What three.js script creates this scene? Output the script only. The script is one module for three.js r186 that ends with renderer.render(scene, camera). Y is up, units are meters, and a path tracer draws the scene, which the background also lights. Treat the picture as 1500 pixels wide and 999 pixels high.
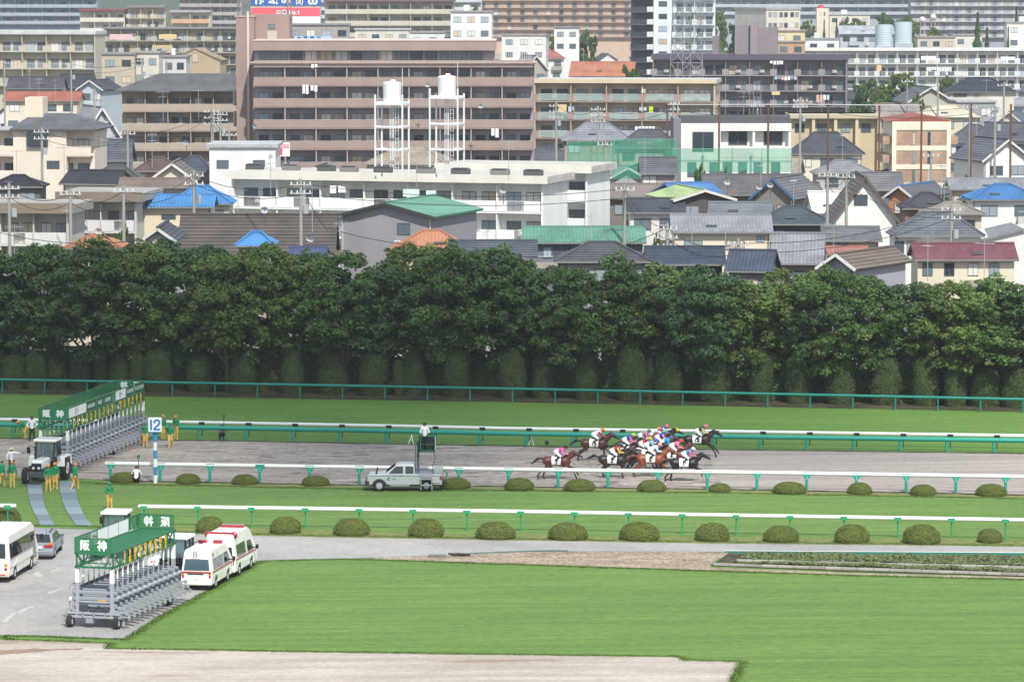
import * as THREE from 'three';
import { mergeGeometries } from 'three/addons/utils/BufferGeometryUtils.js';
import { RoundedBoxGeometry } from 'three/addons/geometries/RoundedBoxGeometry.js';
import { MarchingCubes } from 'three/addons/objects/MarchingCubes.js';

// ---------------------------------------------------------------- camera, sky, sun, exposure
const F = 5600, CX = 750, CY = 499.5, EYE = 32.6, PITCH = Math.atan(529.5 / F);
const scene = new THREE.Scene();
const camera = new THREE.PerspectiveCamera(2 * Math.atan(CY / F) * 180 / Math.PI, 1500 / 999, 1, 9000);
camera.position.set(0, EYE, 0); camera.rotation.x = -PITCH;
const renderer = new THREE.WebGLRenderer({ antialias: true });
renderer.toneMapping = THREE.LinearToneMapping;
renderer.toneMappingExposure = 1.25;
renderer.shadowMap.enabled = true;
const SUN = new THREE.Vector3(0.25, 1, 0.85).normalize();
function skyTexture() {                                                       // summer air with scattered cumulus
  const w = 512, h = 256, d = new Float32Array(w * h * 4), hash = (x, y) => { const t = Math.sin(x * 127.1 + y * 311.7) * 43758.5453; return t - Math.floor(t); };
  const no = (x, y, p) => { const xi = Math.floor(x), yi = Math.floor(y), fx = x - xi, fy = y - yi, sx = fx * fx * (3 - 2 * fx), sy = fy * fy * (3 - 2 * fy), m = (a) => ((a % p) + p) % p; const a = hash(m(xi), yi), b = hash(m(xi + 1), yi), c = hash(m(xi), yi + 1), e = hash(m(xi + 1), yi + 1); return (a + (b - a) * sx) * (1 - sy) + (c + (e - c) * sx) * sy; };
  for (let j = 0; j < h; j++) for (let i = 0; i < w; i++) {
    const el = (j + 0.5) / h * Math.PI - Math.PI / 2, u = i / w, o = (j * w + i) * 4, t = Math.max(0, Math.sin(el)), k = Math.pow(1 - t, 3);
    let c = [0.24 + 0.40 * k, 0.35 + 0.34 * k, 0.55 + 0.20 * k]; if (el < 0) c = [0.5, 0.53, 0.55];
    let n = 0, a = 0.5, f = 12; for (let q = 0; q < 5; q++) { n += a * no(u * f, el * f * 0.55 + q * 9, f); a *= 0.5; f *= 2; } const cl = Math.max(0, Math.min(1, (n - 0.44) / 0.18)) * Math.min(1, Math.max(0, el * 8)); for (let q = 0; q < 3; q++) d[o + q] = c[q] + ([0.86, 0.86, 0.86][q] - c[q]) * cl * 0.85; d[o + 3] = 1;
  }
  const x = new THREE.DataTexture(d, w, h, THREE.RGBAFormat, THREE.FloatType); x.mapping = THREE.EquirectangularReflectionMapping; x.magFilter = THREE.LinearFilter; x.needsUpdate = true; return x;
}
scene.background = skyTexture(); scene.environment = scene.background;
const sun = new THREE.DirectionalLight(new THREE.Color(1, 0.955, 0.89), 3.9);
sun.position.copy(SUN).multiplyScalar(600).add(new THREE.Vector3(0, 0, -260)); sun.target.position.set(0, 0, -260);
sun.castShadow = true; sun.shadow.radius = 2; sun.shadow.mapSize.set(4096, 4096);
Object.assign(sun.shadow.camera, { left: -160, right: 160, top: 160, bottom: -160, near: 10, far: 1500 });
scene.add(sun, sun.target);
scene.fog = new THREE.FogExp2(new THREE.Color(0.88, 0.94, 1.0), 0.00012);

// ---------------------------------------------------------------- helpers
let seed = 7;
const rnd = () => { seed = (seed + 0x6d2b79f5) | 0; let t = Math.imul(seed ^ (seed >>> 15), 1 | seed); t = (t + Math.imul(t ^ (t >>> 7), 61 | t)) ^ t; return ((t ^ (t >>> 14)) >>> 0) / 4294967296; };
const rr = (a, b) => a + (b - a) * rnd();
const pick = (a) => a[Math.floor(rnd() * a.length)];
const V = (x, y, z) => new THREE.Vector3(x, y, z);
const cp = Math.cos(PITCH), sp = Math.sin(PITCH);
function ray(px, py) { const u = (px - CX) / F, v = (CY - py) / F; return V(u, v * cp - sp, -(cp + v * sp)); }
const G = (px, py, y = 0) => { const d = ray(px, py); const t = (y - EYE) / d.y; return V(d.x * t, y, d.z * t); };       // a place on level ground
const D = (px, py, Z) => { const d = ray(px, py); const t = -Z / d.z; return V(d.x * t, EYE + d.y * t, -Z); };             // a place at a known distance
const taken = {};
function numbered(n) { const k = taken[n] = (taken[n] ?? -1) + 1; return k ? n + '_' + String(k).padStart(3, '0') : n; }
function tag(o, label, category, group, kind) {
  if (label) o.userData.label = label; if (category) o.userData.category = category;
  if (group) o.userData.group = group; if (kind) o.userData.kind = kind; return o;
}
function thing(name, label, category, pos, turn = 0, group) {
  const o = new THREE.Group(); o.name = numbered(name); scene.add(o);
  if (pos) o.position.copy(pos); o.rotation.y = turn; return tag(o, label, category, group);
}
function part(parent, name, geo, mat) {
  const m = new THREE.Mesh(geo, mat); m.name = parent === scene ? numbered(name) : name; m.castShadow = m.receiveShadow = true; parent.add(m); return m;
}
function copyThing(src, name, label, group) {
  const c = src.clone(); c.name = numbered(name); c.userData = { ...src.userData }; if (label) c.userData.label = label; if (group) c.userData.group = group; scene.add(c); return c;
}
const UB = new THREE.BoxGeometry(1, 1, 1);
function box(parent, name, mat, x0, x1, y0, y1, z0, z1) {
  const m = part(parent, name, UB, mat); m.scale.set(Math.abs(x1 - x0), Math.abs(y1 - y0), Math.abs(z1 - z0)); m.position.set((x0 + x1) / 2, (y0 + y1) / 2, (z0 + z1) / 2); return m;
}
const flat = (g) => { for (const k of Object.keys(g.attributes)) if (!['position', 'normal', 'uv'].includes(k)) g.deleteAttribute(k); if (!g.index) { g.setIndex([...Array(g.attributes.position.count).keys()]); } return g; };
class MG {                                                                   // collects pieces of one part
  constructor() { this.l = []; }
  add(g) { this.l.push(flat(g)); return this; }
  box(x0, x1, y0, y1, z0, z1) { const g = new THREE.BoxGeometry(Math.abs(x1 - x0), Math.abs(y1 - y0), Math.abs(z1 - z0)); g.translate((x0 + x1) / 2, (y0 + y1) / 2, (z0 + z1) / 2); return this.add(g); }
  rbox(x0, x1, y0, y1, z0, z1, r = 0.05, s = 2) { const g = new RoundedBoxGeometry(x1 - x0, y1 - y0, z1 - z0, s, r); g.translate((x0 + x1) / 2, (y0 + y1) / 2, (z0 + z1) / 2); return this.add(g); }
  bar(a, b, r, r2 = r, n = 6) { const d = V(...b).sub(V(...a)), L = d.length(); const g = new THREE.CylinderGeometry(r2, r, L, n); g.translate(0, L / 2, 0); g.applyQuaternion(new THREE.Quaternion().setFromUnitVectors(V(0, 1, 0), d.normalize())); g.translate(...a); return this.add(g); }
  beam(a, b, w, h = w) { const d = V(...b).sub(V(...a)), L = d.length(); const g = new THREE.BoxGeometry(w, h, L); const m = new THREE.Matrix4().lookAt(V(...b), V(...a), Math.abs(d.y) > 0.99 * L ? V(1, 0, 0) : V(0, 1, 0)); g.applyMatrix4(m); g.translate((a[0] + b[0]) / 2, (a[1] + b[1]) / 2, (a[2] + b[2]) / 2); return this.add(g); }
  geo() { return this.l.length === 1 ? this.l[0] : mergeGeometries(this.l); }
  build(parent, name, mat) { return part(parent, name, this.geo(), mat); }
}
const col = (r, g, b) => new THREE.Color().setRGB(r, g, b);
const hx = (h) => new THREE.Color(h);
const mats = {};
function mat(color, rough = 0.8, extra = {}) {
  const k = color + '|' + rough + JSON.stringify(Object.keys(extra)) + (extra.tag || ''); if (mats[k]) return mats[k];
  const { tag: _t, ...e } = extra; return (mats[k] = new THREE.MeshStandardMaterial({ color: hx(color), roughness: rough, ...e }));
}
// periodic value noise
function lattice(n, s) { const a = new Float32Array(n * n); let t = s * 7919 + 13; for (let i = 0; i < n * n; i++) { t = (Math.imul(t, 1664525) + 1013904223) | 0; a[i] = (t >>> 0) / 4294967296; } return a; }
const LAT = lattice(256, 3);
function vn(x, y, px, py) { const xi = Math.floor(x), yi = Math.floor(y); let fx = x - xi, fy = y - yi; fx = fx * fx * (3 - 2 * fx); fy = fy * fy * (3 - 2 * fy); const w = (a, p) => ((a % p) + p) % p; const g = (a, b) => LAT[(w(b, py) % 256) * 256 + (w(a, px) % 256)]; return (g(xi, yi) * (1 - fx) + g(xi + 1, yi) * fx) * (1 - fy) + (g(xi, yi + 1) * (1 - fx) + g(xi + 1, yi + 1) * fx) * fy; }
function fbm(u, v, fx, fy, oct) { let s = 0, a = 0.5, n = 0; for (let i = 0; i < oct; i++) { s += a * vn(u * fx + i * 17, v * fy + i * 31, fx, fy); n += a; a *= 0.55; fx *= 2; fy *= 2; } return s / n; }
function tex(size, fn, srgb = true, metres = 8) {
  const d = new Uint8Array(size * size * 4);
  for (let j = 0; j < size; j++) for (let i = 0; i < size; i++) { const c = fn(i / size, j / size), o = (j * size + i) * 4; for (let k = 0; k < 3; k++) d[o + k] = Math.max(0, Math.min(255, c[k] * 255)); d[o + 3] = 255; }
  const t = new THREE.DataTexture(d, size, size); t.wrapS = t.wrapT = THREE.RepeatWrapping; t.magFilter = THREE.LinearFilter; t.minFilter = THREE.LinearMipmapLinearFilter; t.generateMipmaps = true;
  if (srgb) t.colorSpace = THREE.SRGBColorSpace; t.repeat.set(1 / metres, 1 / metres); t.needsUpdate = true; return t;
}
const lerp = (a, b, t) => a + (b - a) * t, mixc = (a, b, t) => [lerp(a[0], b[0], t), lerp(a[1], b[1], t), lerp(a[2], b[2], t)], st = (a, b, x) => { const t = Math.max(0, Math.min(1, (x - a) / (b - a))); return t * t * (3 - 2 * t); };

// ---------------------------------------------------------------- ground
// the streaks in turf and dirt run along the course (u); v crosses it
const grassTex = (a, b, c) => tex(1024, (u, v) => {
  const s = fbm(u, v, 4, 120, 3), m = fbm(u + 0.3, v, 9, 24, 3), f = vn(u * 90 * 2, v * 480, 180, 480);
  let k = mixc(a, b, st(0.28, 0.72, s * 0.72 + m * 0.28)); k = mixc(k, c, st(0.62, 0.8, fbm(u, v + 0.4, 6, 60, 3)) * 0.5);
  const g = 0.9 + 0.2 * f; return [k[0] * g, k[1] * g, k[2] * g];
}, true, 48);
const grassNear = grassTex([0.345, 0.475, 0.185], [0.40, 0.522, 0.212], [0.45, 0.55, 0.255]);
const grassFar = grassTex([0.335, 0.485, 0.175], [0.38, 0.525, 0.20], [0.42, 0.545, 0.235]);
const bumpN = tex(512, (u, v) => { const k = fbm(u, v, 64, 64, 3); return [k, k, k]; }, false, 6);
const dirtTex = tex(512, (u, v) => {
  const s = fbm(u, v, 3, 60, 4), p = fbm(u, v, 10, 40, 5), f = fbm(u, v, 160, 160, 2), q = fbm(u + 0.5, v, 24, 70, 3);
  let k = mixc([0.585, 0.55, 0.51], [0.675, 0.635, 0.59], st(0.3, 0.7, s * 0.5 + p * 0.5)); k = mixc(k, [0.34, 0.315, 0.29], st(0.6, 0.7, q) * st(0.4, 0.55, p) * 0.55);
  const g = 0.86 + 0.28 * f; return k.map((x) => x * g);
}, true, 40);
const harrowTex = tex(512, (u, v) => {
  const s = fbm(u, v, 2, 70, 3), f = fbm(u, v, 160, 200, 2); const k = mixc([0.60, 0.565, 0.53], [0.67, 0.635, 0.595], st(0.25, 0.75, s)); const g = 0.92 + 0.16 * f; return k.map((x) => x * g);
}, true, 40);
const sandTex = tex(512, (u, v) => {
  const s = fbm(u, v, 4, 40, 5), p = fbm(u, v, 7, 9, 5), f = fbm(u, v, 200, 200, 2);
  let k = mixc([0.66, 0.62, 0.565], [0.75, 0.71, 0.665], st(0.3, 0.7, s * 0.6 + p * 0.4)); k = mixc(k, [0.55, 0.45, 0.38], st(0.66, 0.8, fbm(u + 0.2, v, 5, 30, 5)) * 0.6);
  const g = 0.92 + 0.16 * f; return k.map((x) => x * g);
}, true, 36);
const paveTex = tex(512, (u, v) => {
  const p = fbm(u, v, 6, 6, 5), w = fbm(u, v, 3, 22, 4), f = fbm(u, v, 180, 180, 2), q = fbm(u + 0.7, v + 0.1, 9, 5, 4);
  let k = mixc([0.59, 0.585, 0.57], [0.645, 0.64, 0.62], st(0.3, 0.7, p * 0.6 + w * 0.4)); k = mixc(k, [0.68, 0.655, 0.62], st(0.6, 0.75, q) * 0.6);
  const g = 0.92 + 0.16 * f; return k.map((x) => x * g);
}, true, 30);
const gravelTex = tex(512, (u, v) => { const p = fbm(u, v, 80, 80, 2), q = fbm(u, v, 6, 12, 4); const k = mixc([0.50, 0.43, 0.36], [0.72, 0.66, 0.58], st(0.25, 0.75, p * 0.6 + q * 0.4)); return k; }, true, 10);
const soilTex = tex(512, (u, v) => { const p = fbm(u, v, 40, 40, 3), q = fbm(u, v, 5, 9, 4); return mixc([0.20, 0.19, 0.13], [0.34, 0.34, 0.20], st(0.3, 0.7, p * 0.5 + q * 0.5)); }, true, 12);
const townTex = tex(512, (u, v) => { const p = fbm(u, v, 12, 12, 4); const k = lerp(0.30, 0.44, p); return [k, k, k * 0.98]; }, true, 40);
const GM = (map, rough = 0.95, b = 0) => new THREE.MeshStandardMaterial({ map, roughness: rough, ...(b ? { bumpMap: bumpN, bumpScale: b } : {}) });
const M = {
  grassNear: GM(grassNear, 0.9), grassFar: GM(grassFar, 0.9), dirt: GM(dirtTex, 1, 0.03), harrow: GM(harrowTex, 1), sand: GM(sandTex, 1, 0.03), pave: GM(paveTex, 0.85, 0.008), gravel: GM(gravelTex, 1, 0.05), soil: GM(soilTex, 1, 0.08), town: GM(townTex, 0.95, 0.01),
};
const TURN = -0.11;                                                        // the course runs a little askew of the view
function sheetUV(g, ang = TURN) { const p = g.attributes.position, uv = new Float32Array(p.count * 2), c = Math.cos(ang), s = Math.sin(ang); for (let i = 0; i < p.count; i++) { const x = p.getX(i), z = p.getZ(i); uv[2 * i] = x * c + z * s; uv[2 * i + 1] = -x * s + z * c; } g.setAttribute('uv', new THREE.BufferAttribute(uv, 2)); return g; }
function sheet(name, pts, y, m, rag = 0, ang) {
  const w = pts.map(([a, b]) => G(a, b)); const out = [];
  for (let i = 0; i < w.length; i++) {
    const a = w[i], b = w[(i + 1) % w.length]; out.push(a); if (!rag) continue;
    const n = Math.min(220, Math.floor(a.distanceTo(b) / 0.3)); const nx = -(b.z - a.z), nz = b.x - a.x, L = Math.hypot(nx, nz) || 1;
    for (let k = 1; k < n; k++) { const o = (vn(k * 0.21 + i * 9, 3.3, 256, 256) - 0.5) * rag * 2 + (rnd() - 0.5) * rag; out.push(V(lerp(a.x, b.x, k / n) + nx / L * o, 0, lerp(a.z, b.z, k / n) + nz / L * o)); }
  }
  const g = new THREE.ShapeGeometry(new THREE.Shape(out.map((p) => new THREE.Vector2(p.x, -p.z)))); g.rotateX(-Math.PI / 2); g.translate(0, y, 0); sheetUV(g, ang);
  const o = part(scene, name, g, m); o.userData.kind = 'structure'; return o;
}
{
  const g = new THREE.PlaneGeometry(9000, 8000, 1, 1); g.rotateX(-Math.PI / 2); g.translate(0, -0.05, -3900); sheetUV(g); const o = part(scene, 'ground', g, M.town); o.userData.kind = 'structure';
}
sheet('infield', [[-400, 610], [1900, 625], [2000, 1250], [-500, 1250]], 0, M.grassNear);
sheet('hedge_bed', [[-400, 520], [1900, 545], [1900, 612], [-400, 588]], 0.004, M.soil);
sheet('turf_course', [[-400, 571], [0, 577.5], [375, 583.5], [750, 589.5], [1125, 596.5], [1500, 603], [1900, 610], [1900, 672], [1500, 665], [1000, 658.5], [750, 654], [520, 650], [300, 646], [0, 642.5], [-400, 636]], 0.008, M.grassFar, 0.04);
sheet('dirt_course', [[-400, 636], [0, 642.5], [300, 646], [520, 650], [750, 654], [1000, 658.5], [1500, 665], [1900, 672], [1900, 733], [1500, 725], [1060, 717], [760, 713], [530, 710.5], [200, 705], [110, 701], [0, 697], [-400, 690]], 0.012, M.dirt, 0.08);
sheet('harrowed_dirt', [[1035, 659.5], [1500, 666], [1900, 673], [1900, 731], [1500, 723.5], [1060, 716]], 0.016, M.harrow, 0.15);
sheet('service_road', [[-400, 768], [0, 772], [150, 777], [300, 783.5], [500, 788], [1000, 796], [1500, 801], [1900, 806], [1900, 818], [1500, 812.5], [1000, 808.5], [800, 808], [660, 813], [600, 816], [500, 819], [380, 822], [300, 868], [230, 905], [190, 935], [150, 960], [-400, 960]], 0.012, M.pave, 0.06, 0.9);
sheet('gravel_verge', [[545, 819], [565, 817], [660, 813], [800, 808.3], [1000, 808.8], [1068, 810], [1040, 829], [1043, 832], [1250, 840], [1500, 846], [1900, 857], [1900, 866], [1500, 851], [1250, 845], [1000, 837], [700, 827], [600, 822]], 0.016, M.gravel, 0.08);
sheet('planting_bed', [[1068, 811], [1500, 814], [1900, 819], [1900, 856], [1500, 845], [1250, 838], [1042, 829.5]], 0.03, M.soil);
sheet('front_lawn', [[380, 822], [500, 819], [600, 821.5], [700, 825], [1000, 835], [1250, 843], [1500, 849], [1900, 862], [2000, 1250], [900, 1250], [150, 1250], [-500, 1250], [-500, 944], [0, 931], [60, 932], [130, 935], [183, 936.5], [230, 905], [300, 868]], 0.02, M.grassNear, 0.06, -0.05);
sheet('sand_course', [[-500, 948], [0, 938], [80, 940], [158, 943.5], [152, 951], [500, 956.5], [996, 963], [1002, 968.5], [1083, 970], [1068, 1000], [1000, 1120], [960, 1250], [-500, 1250]], 0.026, M.sand, 0.05, -0.05);

const soilM = mat('#5b5348', 1, { map: gravelTex, tag: 's' }), roughG = new THREE.MeshStandardMaterial({ map: tex(256, (u, v) => { const k = fbm(u, v, 30, 60, 3), q = fbm(u + 0.3, v, 8, 20, 3); return mixc(mixc([0.36, 0.44, 0.20], [0.50, 0.50, 0.27], st(0.35, 0.65, k)), [0.55, 0.50, 0.35], st(0.55, 0.75, q) * 0.6); }, true, 10), roughness: 1 });
const strip = (name, L, a, b, y, m, rag) => sheet(name, [...L.map(([x, q]) => [x, q + a]), ...L.slice().reverse().map(([x, q]) => [x, q + b])], y, m, rag);
const dirtFar = [[-400, 636], [0, 642.5], [300, 646], [520, 650], [750, 654], [1000, 658.5], [1500, 665], [1900, 672]], dirtNear = [[150, 703], [200, 705], [530, 710.5], [760, 713], [1060, 717], [1500, 725], [1900, 733]];
strip('turf_lip', dirtFar, -0.9, 0.35, 0.02, soilM, 0.12); strip('turf_lip', dirtNear, -0.6, 1.0, 0.02, soilM, 0.16); strip('rough_verge', dirtNear, 0.8, 5.2, 0.016, roughG, 0.3);
strip('rough_verge', [[204, 779], [300, 783], [500, 788], [1000, 796], [1500, 801], [1900, 806]], -9, 0.6, 0.008, roughG, 0.5);
const fade = mat('#b7b5ae', 0.9), damp = mat('#cbb5a6', 1, { map: sandTex, tag: 'd' });
for (const q of [[[2, 911], [18, 898], [24, 898.5], [8, 912]], [[24, 897], [46, 888], [50, 889], [28, 898.5]], [[68, 869], [88, 862.5], [90, 863.5], [72, 870]], [[72, 838], [92, 831.5], [94, 832.3], [75, 839]], [[46, 842], [56, 838], [60, 845], [57, 846]]]) sheet('faded_marking', q, 0.018, fade, 0.12);
sheet('damp_sand', [[-60, 952], [0, 953], [60, 951.5], [118, 950.5], [122, 951.5], [60, 955.5], [0, 960], [-60, 962]], 0.031, damp, 0.2);

// short blades over the mown grass, in small tufts
{
  const pos = [], nor = [], N = 16; for (let i = 0; i < N; i++) { const a = rr(0, 6.283), r = Math.sqrt(rnd()) * 0.2, x = Math.cos(a) * r, z = Math.sin(a) * r, t = rr(0, 6.283), w = rr(0.008, 0.016), h = rr(0.015, 0.05), lx = rr(-0.02, 0.02), lz = rr(-0.02, 0.02); pos.push(x - Math.cos(t) * w, 0, z - Math.sin(t) * w, x + Math.cos(t) * w, 0, z + Math.sin(t) * w, x + lx, h, z + lz); for (let k = 0; k < 3; k++) nor.push(lx * 4, 0.93, 0.3 + lz * 4); }
  const g = new THREE.BufferGeometry(); g.setAttribute('position', new THREE.Float32BufferAttribute(pos, 3)); g.setAttribute('normal', new THREE.Float32BufferAttribute(nor, 3));
  const inside = (P, x, y) => { let c = false; for (let i = 0, j = P.length - 1; i < P.length; j = i++) if ((P[i][1] > y) !== (P[j][1] > y) && x < (P[j][0] - P[i][0]) * (y - P[i][1]) / (P[j][1] - P[i][1]) + P[i][0]) c = !c; return c; };
  const lawn = (name, label, P, n, y0, tint) => {
    const m = new THREE.InstancedMesh(g, new THREE.MeshStandardMaterial({ color: 0xffffff, roughness: 0.85, side: THREE.DoubleSide }), n), q = new THREE.Object3D(), c = new THREE.Color(); m.name = name; m.receiveShadow = true; let k = 0; const w = P.map(([a, b]) => G(a, b)), W = w.map((p) => [p.x, p.z]), bx = [Math.min(...W.map((p) => p[0])), Math.max(...W.map((p) => p[0])), Math.min(...W.map((p) => p[1])), Math.max(...W.map((p) => p[1]))];
    while (k < n) { const x = rr(bx[0], bx[1]), z = rr(bx[2], bx[3]); if (!inside(W, x, z)) continue; let near = 9; for (let i = 0; i < W.length; i++) { const a = W[i], b2 = W[(i + 1) % W.length], dx = b2[0] - a[0], dz = b2[1] - a[1], t = Math.max(0, Math.min(1, ((x - a[0]) * dx + (z - a[1]) * dz) / (dx * dx + dz * dz))); near = Math.min(near, Math.hypot(x - a[0] - dx * t, z - a[1] - dz * t)); } if (near > 0.1 + 0.5 * rnd() * rnd()) continue; q.position.set(x, y0, z); q.rotation.y = rr(0, 6.28); q.scale.setScalar(rr(0.7, 1.35)); q.updateMatrix(); m.setMatrixAt(k, q.matrix); const b = vn(x * 0.12 + 60, z * 0.9 + 400, 256, 256) * 0.6 + rnd() * 0.4; c.setRGB(lerp(tint[0][0], tint[1][0], b), lerp(tint[0][1], tint[1][1], b), lerp(tint[0][2], tint[1][2], b)); m.setColorAt(k, c); k++; }
    m.userData = { kind: 'stuff', label, category: 'grass' }; scene.add(m);
  };
  lawn('lawn_grass', 'short mown grass blades on the front lawn', [[380, 822.3], [500, 819.3], [600, 821.8], [700, 825.3], [1000, 835.3], [1250, 843.3], [1530, 850], [1530, 1005], [1068, 1003], [1083, 970.5], [1002, 969], [996, 963.5], [500, 957], [152, 951.3], [158, 944], [80, 940.3], [5, 938], [5, 931.5], [60, 932.3], [130, 935.2], [183, 936.8], [230, 905.3], [300, 868.3]], 9000, 0.02, [[0.115, 0.245, 0.034], [0.235, 0.370, 0.070]]);
  lawn('jump_course_grass', 'short mown grass blades on the jump course beside the service road', [[-40, 700], [110, 706], [160, 709], [530, 716.5], [1060, 722], [1530, 731], [1530, 800], [1000, 794], [500, 786], [300, 781.5], [150, 775], [136, 772], [-40, 769]], 6000, 0.004, [[0.110, 0.240, 0.032], [0.220, 0.355, 0.062]]);
}
// ---------------------------------------------------------------- planting
function leafCloud(pts, size, tint) {                                        // pts: [pos, outward normal, tone]; one small bent leaf per point
  const n = pts.length, pos = new Float32Array(n * 12), nor = new Float32Array(n * 12), c = new Float32Array(n * 12), idx = new Uint32Array(n * 6);
  const a = V(), b = V(), nn = V();
  pts.forEach(([p, o, tone], i) => {
    nn.set(o.x + rr(-0.8, 0.8), o.y + rr(-0.5, 0.9), o.z + rr(-0.8, 0.8)).normalize(); a.set(rr(-1, 1), rr(-1, 1), rr(-1, 1)).cross(nn).normalize(); b.crossVectors(nn, a);
    const s = size * rr(0.65, 1.35), w = s * 0.62; const k = tint(tone);
    [[-1, 0], [0, -1], [1, 0], [0, 1]].forEach(([x, y], j) => { const q = i * 12 + j * 3; pos[q] = p.x + a.x * x * s + b.x * y * w; pos[q + 1] = p.y + a.y * x * s + b.y * y * w; pos[q + 2] = p.z + a.z * x * s + b.z * y * w; nor[q] = nn.x; nor[q + 1] = nn.y; nor[q + 2] = nn.z; c[q] = k[0]; c[q + 1] = k[1]; c[q + 2] = k[2]; });
    idx.set([i * 4, i * 4 + 1, i * 4 + 2, i * 4, i * 4 + 2, i * 4 + 3], i * 6);
  });
  const g = new THREE.BufferGeometry(); g.setAttribute('position', new THREE.BufferAttribute(pos, 3)); g.setAttribute('normal', new THREE.BufferAttribute(nor, 3)); g.setAttribute('color', new THREE.BufferAttribute(c, 3)); g.setIndex(new THREE.BufferAttribute(idx, 1)); return g;
}
const leafMat = new THREE.MeshPhysicalMaterial({ vertexColors: true, roughness: 0.62, side: THREE.DoubleSide, transmission: 0.3, thickness: 0 });
const clipMat = new THREE.MeshStandardMaterial({ vertexColors: true, roughness: 0.85, side: THREE.DoubleSide });
const barkMat = mat('#5b5046', 0.95), coreMat = mat('#59632c', 1);
const ball = () => { const z = rr(-1, 1), t = rr(0, 6.283), r = Math.sqrt(1 - z * z); return V(r * Math.cos(t), z, r * Math.sin(t)); };
// a broad-leaved tree: lobes of leaves over limbs. Height 1 unit = metres
function treeGeo(H, R, base, lobes, per, size, tint) {
  const pts = [], cy = (H + base) / 2, ry = (H - base) / 2, limbs = new MG(), ctr = [];
  limbs.bar([0, -0.1, 0], [rr(-0.15, 0.15), base + 0.6, rr(-0.15, 0.15)], 0.24, 0.17, 8);
  const big = []; for (let i = 0; i < 600 && big.length < 31; i++) { const d = ball(), f = Math.pow(rr(0.25, 1), 0.45), up = d.y > 0 ? 1 - 0.22 * d.y * d.y : 1, c = V(d.x * R * f * up * 0.86, cy + d.y * ry * f * 0.9, d.z * R * f * up * 0.86), r = rr(1.0, 1.65) * R / 3.7; if (big.every(([q, qr]) => q.distanceTo(c) > (qr + r) * 0.52)) big.push([c, r, rr(0, 1)]); }
  for (let i = 0; i < lobes; i++) {                                          // boughs carry sprays, sprays carry leaves
    const [C, Rb, tn] = big[i % big.length], d = ball(); if (d.y < -0.3) d.y *= -0.6; const c = V(C.x + d.x * Rb * rr(0.55, 0.95), C.y + d.y * Rb * rr(0.5, 0.8), C.z + d.z * Rb * rr(0.55, 0.95)), r = rr(0.3, 0.62) * R / 3.5; ctr.push(c);
    const tone = tn * 0.55 + rnd() * 0.45;
    for (let k = 0; k < per; k++) { const q = ball(); if (q.y < -0.4 && rnd() < 0.75) q.y *= -1; const rad = r * Math.pow(rr(0.3, 1), 0.5); pts.push([V(c.x + q.x * rad, c.y + q.y * rad * 0.75, c.z + q.z * rad), q, tone * 0.75 + rnd() * 0.25]); }
  }
  for (let i = 0; i < 9; i++) { const c = ctr[Math.floor(i * lobes / 9)]; const y0 = base * rr(0.75, 1) + rr(0, 0.5); limbs.bar([0, y0, 0], [c.x * 0.5, lerp(y0, c.y, 0.6), c.z * 0.5], 0.12, 0.07, 5); limbs.bar([c.x * 0.5, lerp(y0, c.y, 0.6), c.z * 0.5], [c.x * 0.95, c.y, c.z * 0.95], 0.07, 0.025, 5); }
  return [leafCloud(pts, size, tint), limbs.geo()];
}
const tintA = (t) => mixc([0.016, 0.056, 0.008], [0.105, 0.220, 0.022], t), tintB = (t) => mixc([0.030, 0.076, 0.008], [0.170, 0.270, 0.026], t), tintC = (t) => mixc([0.016, 0.060, 0.013], [0.082, 0.200, 0.034], t);
const treeKinds = [tintA, tintB, tintC, tintA, tintB].map((t, i) => treeGeo(11.2, 3.9, 1.9, 520, 52, 0.135, t));
const rowY = (x) => 568 + x * 0.0185;                                        // the foot of the tree row in the photograph
const tops = [[-60, 350], [15, 351], [78, 350], [140, 353], [205, 349], [270, 338], [335, 350], [400, 352], [455, 372], [505, 362], [560, 370], [612, 352], [668, 360], [730, 366], [785, 371], [845, 386], [905, 377], [968, 384], [1032, 379], [1095, 393], [1155, 391], [1215, 396], [1275, 396], [1340, 401], [1400, 408], [1462, 409], [1530, 413]];
const below = ['the front concrete flats at its pole', 'the front concrete flats', 'the aerial beside the concrete flats', 'the first orange hip roof', 'the leafy tree of the concrete flats', 'the small charcoal gable', 'the small blue hip roof', 'the slate roof behind the small blue roof', 'the low navy ribbed roof', 'the grey walled house at its left corner', 'the grey walled house', 'the orange hip roof beside the grey house', 'the plain blue grey slate roof', 'the slate roof left of the green ribbed roof', 'the green ribbed roof', 'the dark slate hip roof', 'the right end of the green ribbed roof', 'the navy slate roof beside its pole', 'the long navy slate roof', 'the small navy tiled roof', 'the tall grey pantile slope', 'the lilac grey gable', 'the brown slope of the lilac gable', 'the left end of the maroon roof', 'the middle of the maroon roof', 'the right end of the maroon roof', 'the curved hall'];
tops.forEach(([px, ty], i) => {
  const b = G(px, rowY(px) - (i % 3) * 3), top = D(px, ty, -b.z), k = [0, 2, 3, 0, 1, 2, 4, 1, 0, 3, 2, 1, 0][i % 13];
  const lit = ['with small dark leaves', 'with yellowish green leaves', 'with bluish green leaves', 'with small dark leaves', 'with yellowish green leaves'][k];
  const t = thing('camphor_tree', 'round tree ' + lit + ' below ' + below[i], 'tree', b, rr(0, 6.28), 'trees lining the back of the racecourse');
  part(t, 'crown', treeKinds[k][0], leafMat); part(t, 'trunk', treeKinds[k][1], barkMat); t.scale.set(1, top.y / 11.6, 1); t.scale.x = t.scale.z = rr(0.92, 1.24);
});
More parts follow.
